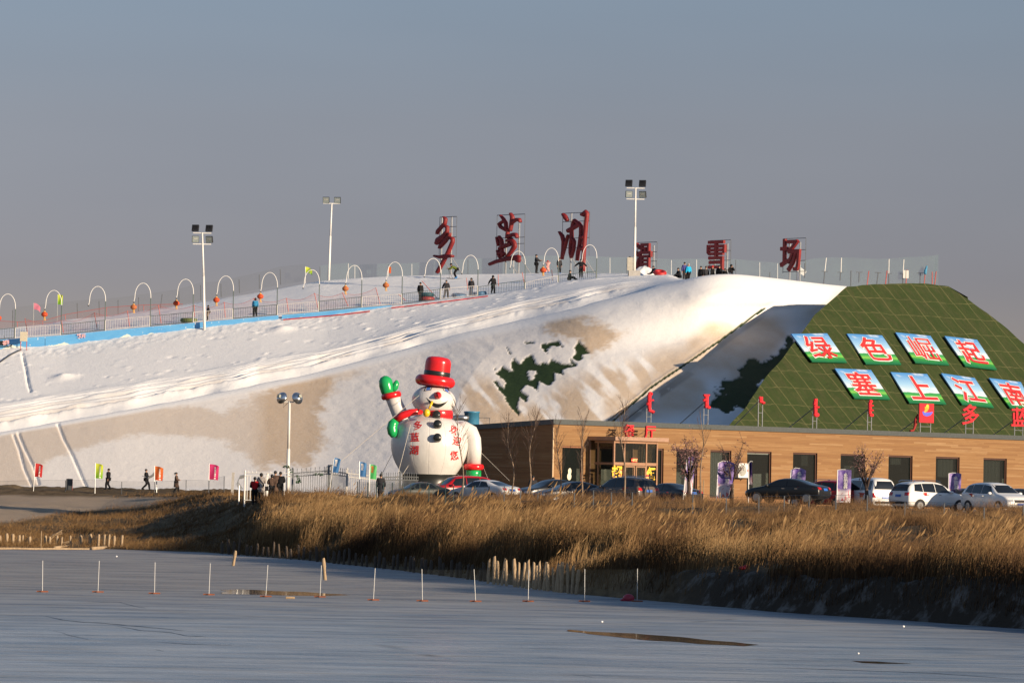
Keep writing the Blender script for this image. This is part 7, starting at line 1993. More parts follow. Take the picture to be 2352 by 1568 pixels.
# ================================================================== CARS
car_glass = mat("tinted_car_glass", (0.012, 0.014, 0.016), 0.06, spec=0.6, var=0)
tail_red = mat("red_tail_lens", (0.42, 0.012, 0.012), 0.15, var=0.3, scale=8)
head_l = mat("clear_headlight", (0.50, 0.51, 0.52), 0.1, 0.3)
plate_b = mat("blue_plate", (0.03, 0.13, 0.46), 0.4, var=0.04)
tyre_m = mat("tyre_rubber", (0.016, 0.016, 0.017), 0.8); rim_m = mat("alloy_rim", (0.40, 0.41, 0.42), 0.3, 0.8)
trim_b = mat("black_trim", (0.012, 0.012, 0.013), 0.45)
chrome_t = mat("chrome_trim", (0.6, 0.6, 0.6), 0.12, 1.0, var=0.02)
def paint(n, c): return mat("paint_" + n, c, 0.3, 0.0, 0.4, var=0.04, scale=1.5, coat=0.25)
KINDS = {
 'sedan': dict(L=4.85, W=1.83, st=[(0.0, .48, .72, .76, .84), (.012, .36, .90, .97, .93), (.05, .28, .98, 1.06, .97), (.14, .25, 1.0, 1.12, 1.0), (.20, .24, 1.0, 1.20, 1.0), (.33, .24, .97, 1.42, 1.0), (.46, .24, .95, 1.47, 1.0), (.57, .24, .94, 1.43, 1.0), (.65, .24, .94, 1.26, 1.0), (.735, .24, .94, 1.0, .995), (.86, .26, .87, .92, .98), (.95, .30, .76, .82, .93), (.985, .36, .66, .70, .84), (1.0, .44, .58, .60, .72)],
   side=[[(.255, 1.02), (.425, 1.0), (.425, 1.37), (.335, 1.33)], [(.435, 1.0), (.665, .985), (.585, 1.31), (.435, 1.375)]], rear=[(.20, 1.10, .62), (.335, 1.36, .50)], front=[(.70, 1.03, .66), (.585, 1.36, .52)], wh=(.17, .82), r=.335, tail=(.84, .98, .50, .88), head=(.66, .80, .46, .80)),
 'suv': dict(L=4.72, W=1.90, st=[(0.0, .52, .78, .82, .86), (.012, .38, 1.02, 1.10, .94), (.03, .30, 1.12, 1.32, .97), (.07, .28, 1.12, 1.58, .99), (.14, .27, 1.11, 1.70, 1.0), (.30, .27, 1.08, 1.74, 1.0), (.46, .27, 1.06, 1.74, 1.0), (.58, .27, 1.05, 1.68, 1.0), (.66, .27, 1.05, 1.42, 1.0), (.74, .27, 1.05, 1.12, .995), (.88, .29, .98, 1.04, .98), (.955, .33, .86, .93, .94), (.985, .40, .72, .78, .86), (1.0, .50, .64, .66, .76)],
   side=[[(.10, 1.18), (.235, 1.14), (.235, 1.60), (.13, 1.56)], [(.245, 1.14), (.435, 1.11), (.435, 1.62), (.245, 1.61)], [(.445, 1.11), (.675, 1.10), (.59, 1.53), (.445, 1.62)]], rear=[(.022, 1.18, .68), (.085, 1.56, .60)], front=[(.70, 1.16, .70), (.59, 1.60, .58)], wh=(.18, .815), r=.36, tail=(.92, 1.10, .52, .92), head=(.76, .90, .48, .84)),
 'van': dict(L=4.9, W=1.84, st=[(0.0, .50, .80, .84, .90), (.012, .36, 1.10, 1.20, .96), (.025, .30, 1.18, 1.60, .98), (.05, .28, 1.18, 1.86, .99), (.12, .27, 1.17, 1.96, 1.0), (.40, .27, 1.15, 1.98, 1.0), (.66, .27, 1.13, 1.94, 1.0), (.74, .27, 1.12, 1.74, 1.0), (.82, .27, 1.10, 1.34, .99), (.90, .28, 1.02, 1.10, .97), (.96, .32, .88, .94, .93), (1.0, .46, .66, .70, .84)],
   side=[[(.06, 1.24), (.30, 1.22), (.30, 1.78), (.08, 1.78)], [(.315, 1.22), (.55, 1.20), (.55, 1.78), (.315, 1.78)], [(.565, 1.20), (.76, 1.18), (.70, 1.70), (.565, 1.77)]], rear=[(.017, 1.28, .72), (.035, 1.76, .66)], front=[(.80, 1.30, .74), (.70, 1.80, .64)], wh=(.17, .82), r=.33, tail=(.80, 1.06, .66, .93), head=(.80, .94, .56, .84))}
KINDS['hatch'] = KINDS['suv']
def make_car(kind, loc, rz, pm, label, rails=False, group="parked cars"):
    k = KINDS[kind]; L, Wd = k['L'], k['W']; h = Wd / 2
    t = thing("parked_car", label, "car", loc, rz, group)
    secs = []
    for (f, zb, zh, zt, wf) in k['st']:
        w_ = h * wf; cab = zt - zh > 0.14
        zt2 = max(zt, zh + 0.03)
        wt = w_ * (0.93 - 0.20 * min(1, (zt2 - zh) / 0.5))
        zm = zb + (zh - zb) * 0.5
        half = [(0.0, zb), (w_ * 0.86, zb), (w_ * 0.97, zb + 0.10), (w_ * 1.0, zm), (w_ * 0.985, zh - 0.06), (w_ * 0.95, zh), (wt, zt2 - (0.10 if cab else 0.02)), (wt * 0.82, zt2 - 0.012), (0.0, zt2 + (0.02 if cab else 0.012))]
        secs.append([(f * L - L / 2, y, z) for y, z in half] + [(f * L - L / 2, -y, z) for y, z in half[-2:0:-1]])
    n = len(secs[0])
    mb = MB(); vs = [p for s_ in secs for p in s_]; fs = []
    for i in range(len(secs) - 1):
        for j in range(n):
            j2 = (j + 1) % n; fs.append((i * n + j, i * n + j2, (i + 1) * n + j2, (i + 1) * n + j))
    fs.append(tuple(range(n))[::-1]); fs.append(tuple((len(secs) - 1) * n + j for j in range(n)))
    mb.add(vs, fs)
    me = mb.mesh("body", True)
    o = bpy.data.objects.new("tmp", me); COL.objects.link(o); md = o.modifiers.new("s", 'SUBSURF'); md.levels = 1; md.render_levels = 1
    dg = bpy.context.evaluated_depsgraph_get(); me2 = bpy.data.meshes.new_from_object(o.evaluated_get(dg)); bpy.data.objects.remove(o); bpy.data.meshes.remove(me)
    me2.polygons.foreach_set("use_smooth", [True] * len(me2.polygons))
    link("body", me2, t, pm)
    bv = BVHTree.FromPolygons([v.co.copy() for v in me2.vertices], [tuple(p.vertices) for p in me2.polygons])
    X = lambda f: f * L - L / 2
    def quadpatch(fn, d_, m, name, parent=t, off=0.012, nu=6, nv=4):
        mb = MB(); vs = []
        for j in range(nv + 1):
            for i in range(nu + 1):
                o_, dr = fn(i / nu, j / nv)
                r_ = bv.ray_cast(Vector(o_), Vector(dr))
                q = (r_[0] if r_[0] else Vector(o_) + Vector(dr) * 3) - Vector(dr) * off
                vs.append(q)
        fs = [(j * (nu + 1) + i, j * (nu + 1) + i + 1, (j + 1) * (nu + 1) + i + 1, (j + 1) * (nu + 1) + i) for j in range(nv) for i in range(nu)]
        mb.add(vs, fs); return mb.build(name, m, parent, True)
    bil = lambda c, u, v: ((c[0][0] * (1 - u) + c[1][0] * u) * (1 - v) + (c[3][0] * (1 - u) + c[2][0] * u) * v, (c[0][1] * (1 - u) + c[1][1] * u) * (1 - v) + (c[3][1] * (1 - u) + c[2][1] * u) * v)
    for sg in (-1, 1):
        for c in k['side']:
            quadpatch(lambda u, v, c=c, sg=sg: ((X(bil(c, u, v)[0]), sg * 3, bil(c, u, v)[1]), (0, -sg, 0)), 0, car_glass, "side_window")
    def endwin(spec, sx_, name):
        (f0, z0, y0), (f1, z1_, y1) = spec
        # cast straight down onto the sloping glass so it follows the body
        def fn(u, v):
            y = (y0 * (1 - v) + y1 * v) * (2 * u - 1); z = z0 + (z1_ - z0) * v
            return (sx_ * 4, y * 1.0, z), (-sx_, 0, 0)
        return quadpatch(fn, 0, car_glass, name, t, 0.014, 8, 6)
    endwin(k['rear'], -1, "rear_window"); endwin(k['front'], 1, "windscreen")
    z0, z1_, y0, y1 = k['tail']
    for sg in (-1, 1): quadpatch(lambda u, v, sg=sg: ((-4, sg * (y0 + (y1 * h / 0.92 - y0) * u) * 1.0, z0 + (z1_ - z0) * v), (1, 0, 0)), 0, tail_red, "tail_light", t, 0.02, 4, 3)
    z0, z1_, y0, y1 = k['head']
    for sg in (-1, 1): quadpatch(lambda u, v, sg=sg: ((4, sg * (y0 + (y1 - y0) * u), z0 - 0.10 + (z1_ - z0) * v), (-1, 0, 0)), 0, head_l, "headlight", t, 0.02, 4, 3)
    zg = k['head'][0] - 0.12
    quadpatch(lambda u, v: ((4, -0.40 + 0.8 * u, zg - 0.02 + 0.16 * v), (-1, 0, 0)), 0, trim_b, "grille", t, 0.018, 5, 2)
    quadpatch(lambda u, v: ((4, -0.22 + 0.44 * u, zg - 0.17 + 0.13 * v), (-1, 0, 0)), 0, plate_b, "licence_plate", t, 0.03, 2, 1)
    zr = k['tail'][0] - (0.0 if kind == 'sedan' else 0.02)
    quadpatch(lambda u, v: ((-4, -0.24 + 0.48 * u, zr - 0.06 + 0.14 * v), (1, 0, 0)), 0, plate_b, "licence_plate", t, 0.03, 2, 1)
    quadpatch(lambda u, v: ((-4, -0.72 + 1.44 * u, 0.44 + 0.14 * v), (1, 0, 0)), 0, trim_b, "rear_bumper_trim", t, 0.014, 8, 2)
    for sg in (-1, 1):
        for f in k['wh']:
            r_ = k['r']; rot = Matrix.Rotation(R(90), 3, 'X'); c = Vector((X(f), sg * (h - 0.115), r_))
            mb = MB(); mb.lathe([(r_ * 0.55, -0.11), (r_ * 0.93, -0.11), (r_, -0.07), (r_, 0.07), (r_ * 0.93, 0.115), (r_ * 0.62, 0.12)], 22, c, 0, rot); w_ = mb.build("wheel", tyre_m, t, True)
            mb = MB(); mb.lathe([(0.05, -sg * 0.125), (r_ * 0.60, -sg * 0.125), (r_ * 0.64, -sg * 0.115)], 18, c, 0, rot)
            mb.build("rim", rim_m, w_)
            quadpatch(lambda u, v, f=f, sg=sg: ((X(f) + (r_ * 1.17) * math.cos(math.pi * u) * (0.84 + 0.16 * v) * -1, sg * 3, 0.30 + (r_ * 1.17) * math.sin(math.pi * u) * (0.80 + 0.20 * v) * 1.03), (0, -sg, 0)), 0, trim_b, "wheel_arch", t, 0.008, 14, 1)
        f_m = k['front'][0][0] - 0.03
        mb = MB(); mb.ball((X(f_m), sg * (h + 0.09), k['st'][8][2] + 0.08), (0.09, 0.13, 0.085), 10, 6); mb.build("mirror", pm, t, True)
        for f in ((.30, .50) if kind != 'sedan' else (.30, .47)):
            q = bv.ray_cast(Vector((X(f), sg * 3, k['st'][5][2] - 0.10)), Vector((0, -sg, 0)))[0]
            if q: mb = MB(); mb.box(q + Vector((0, sg * 0.012, 0)), (0.19, 0.03, 0.035)); mb.build("door_handle", chrome_t, t)
        if rails:
            q = k['st'][5][3]; mb = MB(); mb.tube([(X(.12), sg * h * 0.66, q - 0.04), (X(.16), sg * h * 0.66, q + 0.045), (X(.50), sg * h * 0.66, q + 0.05), (X(.56), sg * h * 0.66, q - 0.04)], 0.02, 6); mb.build("roof_rail", chrome_t, t)
    return t
def car(kind, U, D, rz_deg, pm, label, **kw):
    p = at(U, D)
    return make_car(kind, p, R(rz_deg), pm, label, **kw)
PW, PB, PN, PR, PBR, PGG = paint("white", (0.74, 0.74, 0.73)), paint("black", (0.012, 0.013, 0.015)), paint("dark_blue", (0.012, 0.02, 0.035)), paint("red", (0.42, 0.01, 0.014)), paint("brown", (0.115, 0.09, 0.075)), paint("grey_green", (0.05, 0.06, 0.055))
# heading 0 = front points to the right of the picture, 180 = left, 90 = away
car('sedan', 1112, 260, 136, PW, "white sedan with its rear to the camera in front of the snowman")
car('suv', 1050, 267, 205, PR, "bright red crossover behind the white sedan beside the snowman's base")
o = car('sedan', 962, 262, 200, PGG, "dark grey green car behind the wire fence at the snowman's skirt"); o.scale = (0.76, 0.92, 0.86)
car('sedan', 1268, 263, 214, PB, "black sedan nosing left beneath the plank side wall, further of two")
car('sedan', 1316, 256, 205, PN, "dark blue sedan nosing left in front of the porch, nearer of two")
car('suv', 1428, 254, 132, PBR, "brown SUV with a blue plate parked before the glass porch", rails=True)
car('sedan', 1535, 266, 128, PB, "black sedan with only its tail showing right of the brown SUV")
car('sedan', 1808, 244, 150, PB, "black sedan alone behind the bulging purple banner")
car('suv', 1892, 254, 142, PR, "dark red car between two purple banners showing its tail lamps", rails=True)
car('van', 1984, 253, 116, PW, "white minivan with its back in the sun behind the bushy bare tree")
car('suv', 2133, 243, 36, PW, "white SUV facing right with its rear lamps to the camera", rails=True)
car('suv', 2288, 240, -62, PW, "white SUV facing the camera at the right picture edge")
car('sedan', 2222, 262, 30, PB, "dark car mostly hidden between the two white SUVs")
car('sedan', 2345, 256, 20, PN, "dark blue car hidden behind the white SUV at the right picture edge")
car('sedan', 2030, 270, 60, PR, "red car peeping out behind the white SUV and minivan")

# ================================================================== TREES
bark = mat("pale_bark", (0.23, 0.165, 0.115), 0.85, var=0.35, scale=4); twig = mat("dark_twig", (0.10, 0.065, 0.05), 0.85)
plum_leaf = mat("dry_plum_leaf", (0.20, 0.105, 0.105), 0.8, var=0.4, scale=3); plum_bark = mat("plum_bark", (0.07, 0.045, 0.035), 0.85)
def bare_tree(U, V0, Ut, Vt, D, label, seed, thick=0.075, kinks=(0.0, 0.10, -0.08, 0.05), lowtw=0.3, ntw=46):
    rr = random.Random(seed)
    b = W(U, V0, D); b.z = drop(b.x, b.y); tp_ = W(Ut, Vt, D) - b
    t = thing("bare_tree", label, "tree", b, 0, "young bare trees by the car park")
    mb = MB(); pts = [Vector((0, 0, -0.3))]; n = 9
    for k in range(n + 1):
        f = k / n
        q = tp_ * f + Vector((sum(kinks[j] * math.sin((j + 1) * math.pi * f) for j in range(len(kinks))), 0.04 * math.sin(5 * f + seed), 0)) * min(1, (1 - f) * 3)
        pts.append(q)
    thick *= 0.8; mb.tube(pts, [thick * 1.1] + [thick * (1 - 0.82 * k / n) for k in range(n + 1)], 8); mb.build("trunk", bark, t, True)
    H_ = tp_.z
    for k in range(ntw):
        f = lowtw + (0.99 - lowtw) * rr.random() ** 0.8; i = min(n, int(f * n)); p = pts[i + 1].lerp(pts[min(n + 1, i + 2)], f * n - i)
        a = rr.uniform(0, 2 * math.pi); ln = (0.5 + 1.0 * rr.random()) * (1.15 - 0.5 * f) * 0.9
        d_ = Vector((math.cos(a) * 0.62, math.sin(a) * 0.62, 0.85 + 0.4 * rr.random())).normalized()
        e1 = p + d_ * ln * 0.5 + Vector((0, 0, 0.05)); e2 = p + d_ * ln + Vector((0, 0, 0.22 * ln))
        mb = MB() if k == 0 else mb
        mb.tube([p, e1, e2], [0.009, 0.007, 0.003], 4)
        for s_ in range(3):
            q = e1.lerp(e2, rr.random()); dd = (d_ + Vector((rr.uniform(-.6, .6), rr.uniform(-.6, .6), rr.uniform(0, .5)))).normalized(); mb.tube([q, q + dd * ln * 0.4], [0.007, 0.003], 3)
    mb.build("crown", twig, t)
    return t
bare_tree(1059, 1165, 1051, 938, 258, "slender bare tree in front of the snowman's hanging arm", 1, 0.075, (0.1, 0.12, 0, 0), 0.45)
bare_tree(zJ(465, 0)[0], 1165, zJ(450, 340)[0], zJ(0, 300)[1], 254, "crooked bare tree in front of the white sedan's tail", 2, 0.07, (0.15, 0.18, -0.05, 0))
bare_tree(zJ(708, 0)[0], 1167, zJ(830, 230)[0], zJ(0, 205)[1], 253, "bare tree leaning right before the shaded plank wall", 3, 0.07, (-0.12, 0.1, 0.05, 0))
bare_tree(zJ(1130, 0)[0], 1168, zJ(1095, 400)[0], zJ(0, 380)[1], 252, "short bare tree before the building's corner strip", 4, 0.068, (0.1, 0.08, 0, 0))
bare_tree(zJ(1435, 0)[0], 1170, zJ(1455, 285)[0], zJ(0, 265)[1], 251, "bare tree beside the left side of the porch", 5, 0.08, (-0.04, 0.03, 0.02, 0))
bare_tree(zJ(2005, 0)[0], 1170, zJ(2015, 230)[0], zJ(0, 100)[1], 250, "tall bare tree before the porch and character 餐", 6, 0.085, (-0.1, 0.15, -0.06, 0), 0.5)
bare_tree(zK(1385, 0)[0], 1172, zK(1375, 210)[0], zK(0, 200)[1], 250, "tall thin bare tree right of the leafy purple tree", 7, 0.075, (0.1, -0.12, 0.04, 0), 0.35, 14)
def plum_tree(U, D, hgt, cw, label, seed, leaves=900, off=0.0, lean=0.0):
    rr = random.Random(seed)
    b = at(U, D)
    t = thing("plum_tree", label, "tree", b, 0, "small bushy trees by the car park")
    mb = MB(); mb.tube([(0, 0, -0.3), (0.03, 0, hgt * 0.25), (-0.02, 0, hgt * 0.45)], [0.13, 0.11, 0.09], 8)
    ends = []
    for k in range(9):
        a = k * 2.4 + rr.random(); sp_ = rr.uniform(0.45, 1.0)
        p0 = Vector((0, 0, hgt * rr.uniform(0.3, 0.46))); p2 = Vector((math.cos(a) * cw * sp_, math.sin(a) * cw * sp_, hgt * rr.uniform(0.55, 0.98))); p1 = p0.lerp(p2, 0.5) + Vector((0, 0, -0.1 + 0.25 * rr.random()))
        mb.tube([p0, p1, p2], [0.06, 0.04, 0.015], 6); ends += [p1.lerp(p2, q) for q in (0.1, 0.4, 0.7, 1.0)]
    mb.build("trunk", plum_bark, t, True)
    tw_ = MB(); lv = MB()
    for k in range(150):
        p = rr.choice(ends); d_ = Vector((rr.gauss(0, .5), rr.gauss(0, .5), rr.gauss(0.25, .5))); q = p + d_ * 0.55
        tw_.tube([p, q], [0.012, 0.005], 3)
        for m_ in range(max(1, leaves // 150)):
            c = p.lerp(q, rr.uniform(0.3, 1.1)) + Vector((rr.gauss(0, .06), rr.gauss(0, .06), rr.gauss(0, .06)))
            e1 = Vector((rr.gauss(0, 1), rr.gauss(0, 1), rr.gauss(0, 1))).normalized() * 0.045; e2 = Vector((rr.gauss(0, 1), rr.gauss(0, 1), rr.gauss(0, 1))).normalized() * 0.045
            lv.add([c - e1, c + e2, c + e1, c - e2], [(0, 1, 2, 3)])
    tw_.build("twigs", plum_bark, t); lv.build("crown", plum_leaf, t)
    return t
plum_tree(zK(1185, 0)[0], 250, 3.9, 1.25, "bushy tree full of dry purple leaves beside the porch window", 11, 1300)
plum_tree(zL(755, 0)[0], 250, 3.8, 0.95, "sparse brown tree between the largest banner and the air conditioner", 12, 420)
plum_tree(zM(225, 0)[0], 244, 3.6, 1.1, "bushy bare brown tree in front of the white minivan", 13, 520)
# spare stakes that hold the young trees
for k, (x, y1, y2, lab) in enumerate([(1420, 1250, 1568, "pale stake beside the tall thin bare tree"), (1890, 1370, 1568, "pale stake right of the largest banner"), (1680, 1440, 1568, "short pale stake left of the largest banner's foot")]):
    a = W(*zK(x, y1), 249); g = at(zK(x, 0)[0], 249)
    mb = MB(); mb.bar((0, 0, -0.2), (0, 0, max(0.6, a.z - g.z)), 0.03, 6); o = mb.build("tree_stake", wood_l); o.location = g; tag(o, lab, "stake")

# ================================================================== FENCES AT THE BANK
def wire_fence(posts, D_of, top_V, label, h_, m_post, net, net_mesh=True, name="wire_fence", r_=0.03):
    t = thing(name, label, "fence", (0, 0, 0))
    tops, bots = [], []
    for (U, Vt, Vb, D) in posts:
        a = W(U, Vt, D); g = drop(a.x, a.y); b = Vector((a.x, a.y, g - 0.3))
        if not tops: t.location = (a.x, a.y, g)
        tops.append(a); bots.append(b)
    o0 = t.location.copy()
    for a, b in zip(tops, bots):
        mb = MB(); mb.tube([b - o0, a - o0], r_, 5); mb.build("post", m_post, t)
    if net_mesh:
        mb = MB()
        for i in range(len(tops) - 1):
            a, b, c_, d_ = tops[i] - o0, tops[i + 1] - o0, bots[i] - o0, bots[i + 1] - o0
            mb.grid(lambda u, v, a=a, b=b, c_=c_, d_=d_: tuple(a.lerp(b, u).lerp(c_.lerp(d_, u), 0.03 + 0.9 * v) + Vector((0, 0.04 * math.sin(9 * u + i), 0))), 6, 3)
        mb.build("wire_net", net, t)
    mb = MB()
    for i in range(len(tops) - 1): mb.bar(tops[i] - o0, tops[i + 1] - o0, 0.008, 3)
    mb.build("top_wire", m_post, t)
    return t
wire_fence([(-30, zG(0, 485)[1], 0, 342)] + [(zf_(x, y)[0], zf_(x, y)[1], 0, D) for zf_, x, y, D in ((zG, 455, 470, 341), (zG, 882, 470, 340), (zG, 1278, 462, 339), (zG, 1637, 487, 337), (zG, 2078, 490, 335), (zH, 150, 568, 330), (zH, 458, 575, 322), (zH, 662, 515, 300))], None, None, "low wire net fence along the path with flags tied to it", 1.2, grey_metal, faint_net)
p = at(zH(770, 0)[0], 290); a = W(*zH(780, 465), 290)
mb = MB(); mb.box((0, 0, (a.z - p.z) / 2 - 0.15), (0.17, 0.17, a.z - p.z + 0.3)); o = mb.build("concrete_post", concrete); o.location = p; o.rotation_euler = (0, R(2), 0); tag(o, "square pale concrete post left of the iron gate", "post")
p = W(*zG(933, 525), 339.8)
t = thing("notice_board", "dark grey blank board hung on the path fence right of the red flag", "board", p)
mb = MB(); mb.box((0, 0, 0), (0.52, 0.04, 0.9)); mb.build("panel", mat("slate_board", (0.06, 0.065, 0.07), 0.5), t)
mb = MB(); mb.box((0.245, -0.03, 0), (0.03, 0.02, 0.9)); mb.build("edge_strip", pinkpole, t)
# wire fence in front of the car park
PST = [(zI(x, y)[0], zI(x, y)[1], 0, D) for x, y, D in ((605, 590, 262), (745, 600, 260), (860, 600, 258), (955, 600, 256), (1072, 600, 254), (1215, 615, 252), (1322, 620, 250), (1442, 620, 248), (1568, 620, 245), (1788, 640, 243), (1895, 645, 241), (2012, 640, 239), (2185, 640, 237))]
PST += [(zJ(x, y)[0], zJ(x, y)[1], 0, D) for x, y, D in ((190, 1155, 234), (395, 1155, 231), (612, 1190, 228), (848, 1190, 225), (1100, 1200, 222), (1338, 1195, 219), (1593, 1205, 216), (1835, 1235, 213), (2115, 1235, 210))]
PST += [(zL(x, y)[0], zL(x, y)[1], 0, D) for x, y, D in ((242, 740, 203), (690, 800, 199), (1128, 790, 195), (1470, 780, 192), (1805, 770, 189), (2165, 770, 186))]
PST += [(zM(x, y)[0], zM(x, y)[1], 0, D) for x, y, D in ((248, 770, 183), (752, 862, 180), (1282, 872, 176), (1818, 930, 172), (2345, 900, 169))]
wf = wire_fence(PST[:14], None, None, "thin green wire net fence on the bank before the iron fence", 1.2, green_metal, dark_net, True)
wf2 = wire_fence(PST[13:], None, None, "thin wire fence on posts along the grassy bank before the right cars", 1.2, grey_metal, faint_net, True)
# iron fence and gate
def iron_panel(p0, p1, label, m, hz=1.72, n=16, posts=True):
    t = thing("iron_fence_panel", label, "fence", p0, 0, "iron fence panels")
    d = Vector(p1) - Vector(p0)
    for z in (0.2, hz - 0.42, hz - 0.2): mb = MB(); mb.bar((0, 0, z), d + Vector((0, 0, z)), 0.026, 5); mb.build("rail", m, t)
    mb = MB()
    for k in range(1, n):
        q = d * (k / n); mb.bar(q + Vector((0, 0, 0.2)), q + Vector((0, 0, hz - (0.42 if k % 2 else 0.0))), 0.016, 4)
        if k % 2 == 0: mb.lathe([(0.0, 0.0), (0.03, 0.02), (0.0, 0.14)], 6, q + Vector((0, 0, hz - 0.02)))
        else: mb.tube([q + Vector((0.07 * math.cos(a), 0, hz - 0.31 + 0.07 * math.sin(a))) for a in [i * math.pi / 4 for i in range(9)]], 0.012, 4)
    mb.build("bars", m, t)
    mb = MB(); mb.box((0, 0, hz / 2 - 0.1), (0.13, 0.13, hz + 0.3)); mb.lathe([(0.10, 0), (0.03, 0.1), (0.0, 0.14)], 8, (0, 0, hz + 0.05)); mb.build("post", m, t)
    return t
fl_grey = mat("fence_grey", (0.17, 0.18, 0.185), 0.45, 0.2)
Dg = 272.5
gp = [at(zH(1578, 0)[0], Dg), at(zH(2062, 0)[0], Dg), at(zI(462, 0)[0], Dg + 1), at(zI(925, 0)[0], Dg + 2), at(zI(1172, 0)[0], Dg + 2.5), at(zI(1420, 0)[0], Dg + 3)]
labs = ["grey iron fence panel right of the gate and lamp pole", "grey iron fence panel behind the leaning blue flag", "iron fence panel with sunlight in its pale colour behind the upright blue and green flags", "grey iron fence panel behind the person in dark coat", "grey iron fence panel running behind the snowman's skirt"]
for i in range(5): iron_panel(gp[i], gp[i + 1], labs[i], fl_grey if i != 2 else mat("fence_sunlight_painted", (0.55, 0.53, 0.50), 0.45), 1.75, 16)  # sunlight on the third panel is put into a lighter paint
t = thing("iron_gate", "white steel tube gate standing open between posts left of the lamp pole", "gate", at(zH(1075, 0)[0], 270))
o0 = t.location.copy()
def gx(x): return (zH(x, 0)[0] - zH(1075, 0)[0]) / F * 270
def gz_(y): return W(*zH(1075, y), 270).z - o0.z
for x in (935, 1240): mb = MB(); mb.bar((gx(x), 0, -0.3), (gx(x), 0, gz_(440 if x == 935 else 470)), 0.06, 6); mb.build("post", white_metal, t)
mb = MB()
for x in (970, 1012, 1200, 1225): mb.bar((gx(x), -0.05, 0.1), (gx(x), -0.05, gz_(505)), 0.025, 5)
mb.bar((gx(935), -0.05, gz_(512)), (gx(1240), -0.05, gz_(505)), 0.025, 5); mb.bar((gx(935), -0.05, 0.12), (gx(1240), -0.05, 0.12), 0.025, 5)
mb.bar((gx(945), -0.05, gz_(470)), (gx(1570), -0.05, gz_(470)), 0.025, 5); mb.bar((gx(1240), -0.05, gz_(515)), (gx(1570), -0.05, gz_(515)), 0.025, 5)
for x in (985, 1035, 1085, 1280, 1330, 1380, 1460): mb.lathe([(0.0, 0.0), (0.035, 0.03), (0.0, 0.16)], 6, (gx(x), -0.05, gz_(472)))
for x in (1280, 1470): mb.bar((gx(x), -0.05, 0.0), (gx(x), -0.05, gz_(515)), 0.025, 5)
mb.build("gate_leaf", white_metal, t)
leafg = mat("plastic_ivy", (0.02, 0.07, 0.02), 0.6)
for (zf_, pts, D, lab) in ((zH, [(1455, 395), (1500, 385), (1540, 400), (1560, 540)], 271, "strand of green plastic ivy on the lamp pole"), (zH, [(1640, 500), (1660, 560), (1680, 580), (1650, 610), (1635, 590)], 272.2, "wreath of green plastic ivy hung on the iron fence"), (zH, [(1860, 495), (1940, 490), (1990, 500)], 272.2, "short green plastic ivy strand along the fence rail")):
    mb = MB(); rr = random.Random(5)
    for a, b in zip(pts[:-1], pts[1:]):
        pa_, pb_ = W(*zf_(*a), D), W(*zf_(*b), D)
        for k in range(14):
            c = pa_.lerp(pb_, k / 14) + Vector((rr.gauss(0, .05), -0.15 + rr.gauss(0, .03), rr.gauss(0, .05)))
            e1 = Vector((rr.gauss(0, 1), rr.gauss(0, 1), rr.gauss(0, 1))).normalized() * 0.07; e2 = Vector((rr.gauss(0, 1), rr.gauss(0, 1), rr.gauss(0, 1))).normalized() * 0.06
            mb.add([c - e1, c + e2, c + e1, c - e2], [(0, 1, 2, 3)])
    tag(mb.build("ivy_garland", leafg), lab, "garland")
# wire sculptures with curved ribs
def wire_sculpture(zf_, D, ribs, post, label):
    px, py0, py1 = post
    b = W(*zf_(px, py1), D); g = drop(b.x, b.y)
    t = thing("wire_sculpture", label, "sculpture", (b.x, b.y, g))
    o0 = t.location.copy()
    mb = MB()
    for i, rb_ in enumerate(ribs):
        mb.tube([W(*zf_(x, y), D) - o0 + Vector((0, 0.05 * i, 0)) for x, y in rb_], 0.03, 5)
    mb.build("ribs", galv, t)
    mb = MB(); mb.bar((0, 0, -0.3), (W(*zf_(px, py0), D) - o0), 0.05, 6); mb.build("post", galv, t)
wire_sculpture(zG, 341, [[(1990 - k * 2, 430 + k * 6), (2040, 400 + k * 9), (2085, 350 + k * 14), (2130 + k * 4, 360 + k * 16), (2190, 425 + k * 3)] for k in range(4)] + [[(1910, 410), (1960, 430), (2000, 445)]], (2105, 430, 600), "silver ribbed wire sculpture on a post behind the orange flag")
wire_sculpture(zH, 274, [[(930, 500 + 8 * k), (880 - 6 * k, 510 + 10 * k), (835 - 4 * k + 20, 560 + 8 * k), (832 + 8 * k, 620), (860 + 12 * k, 690)] for k in range(5)], (860, 640, 745), "grey wire arc sculpture left of the gate")
wire_sculpture(zI, 274, [[(165 + 14 * k, 470 + 6 * k), (180 + 14 * k, 400), (215 + 9 * k, 365 + 4 * k), (262 + 4 * k, 362 + 5 * k), (255, 520 + 20 * k), (240, 690)] for k in range(4)], (235, 600, 745), "grey wire arc sculpture behind the leaning blue flag")

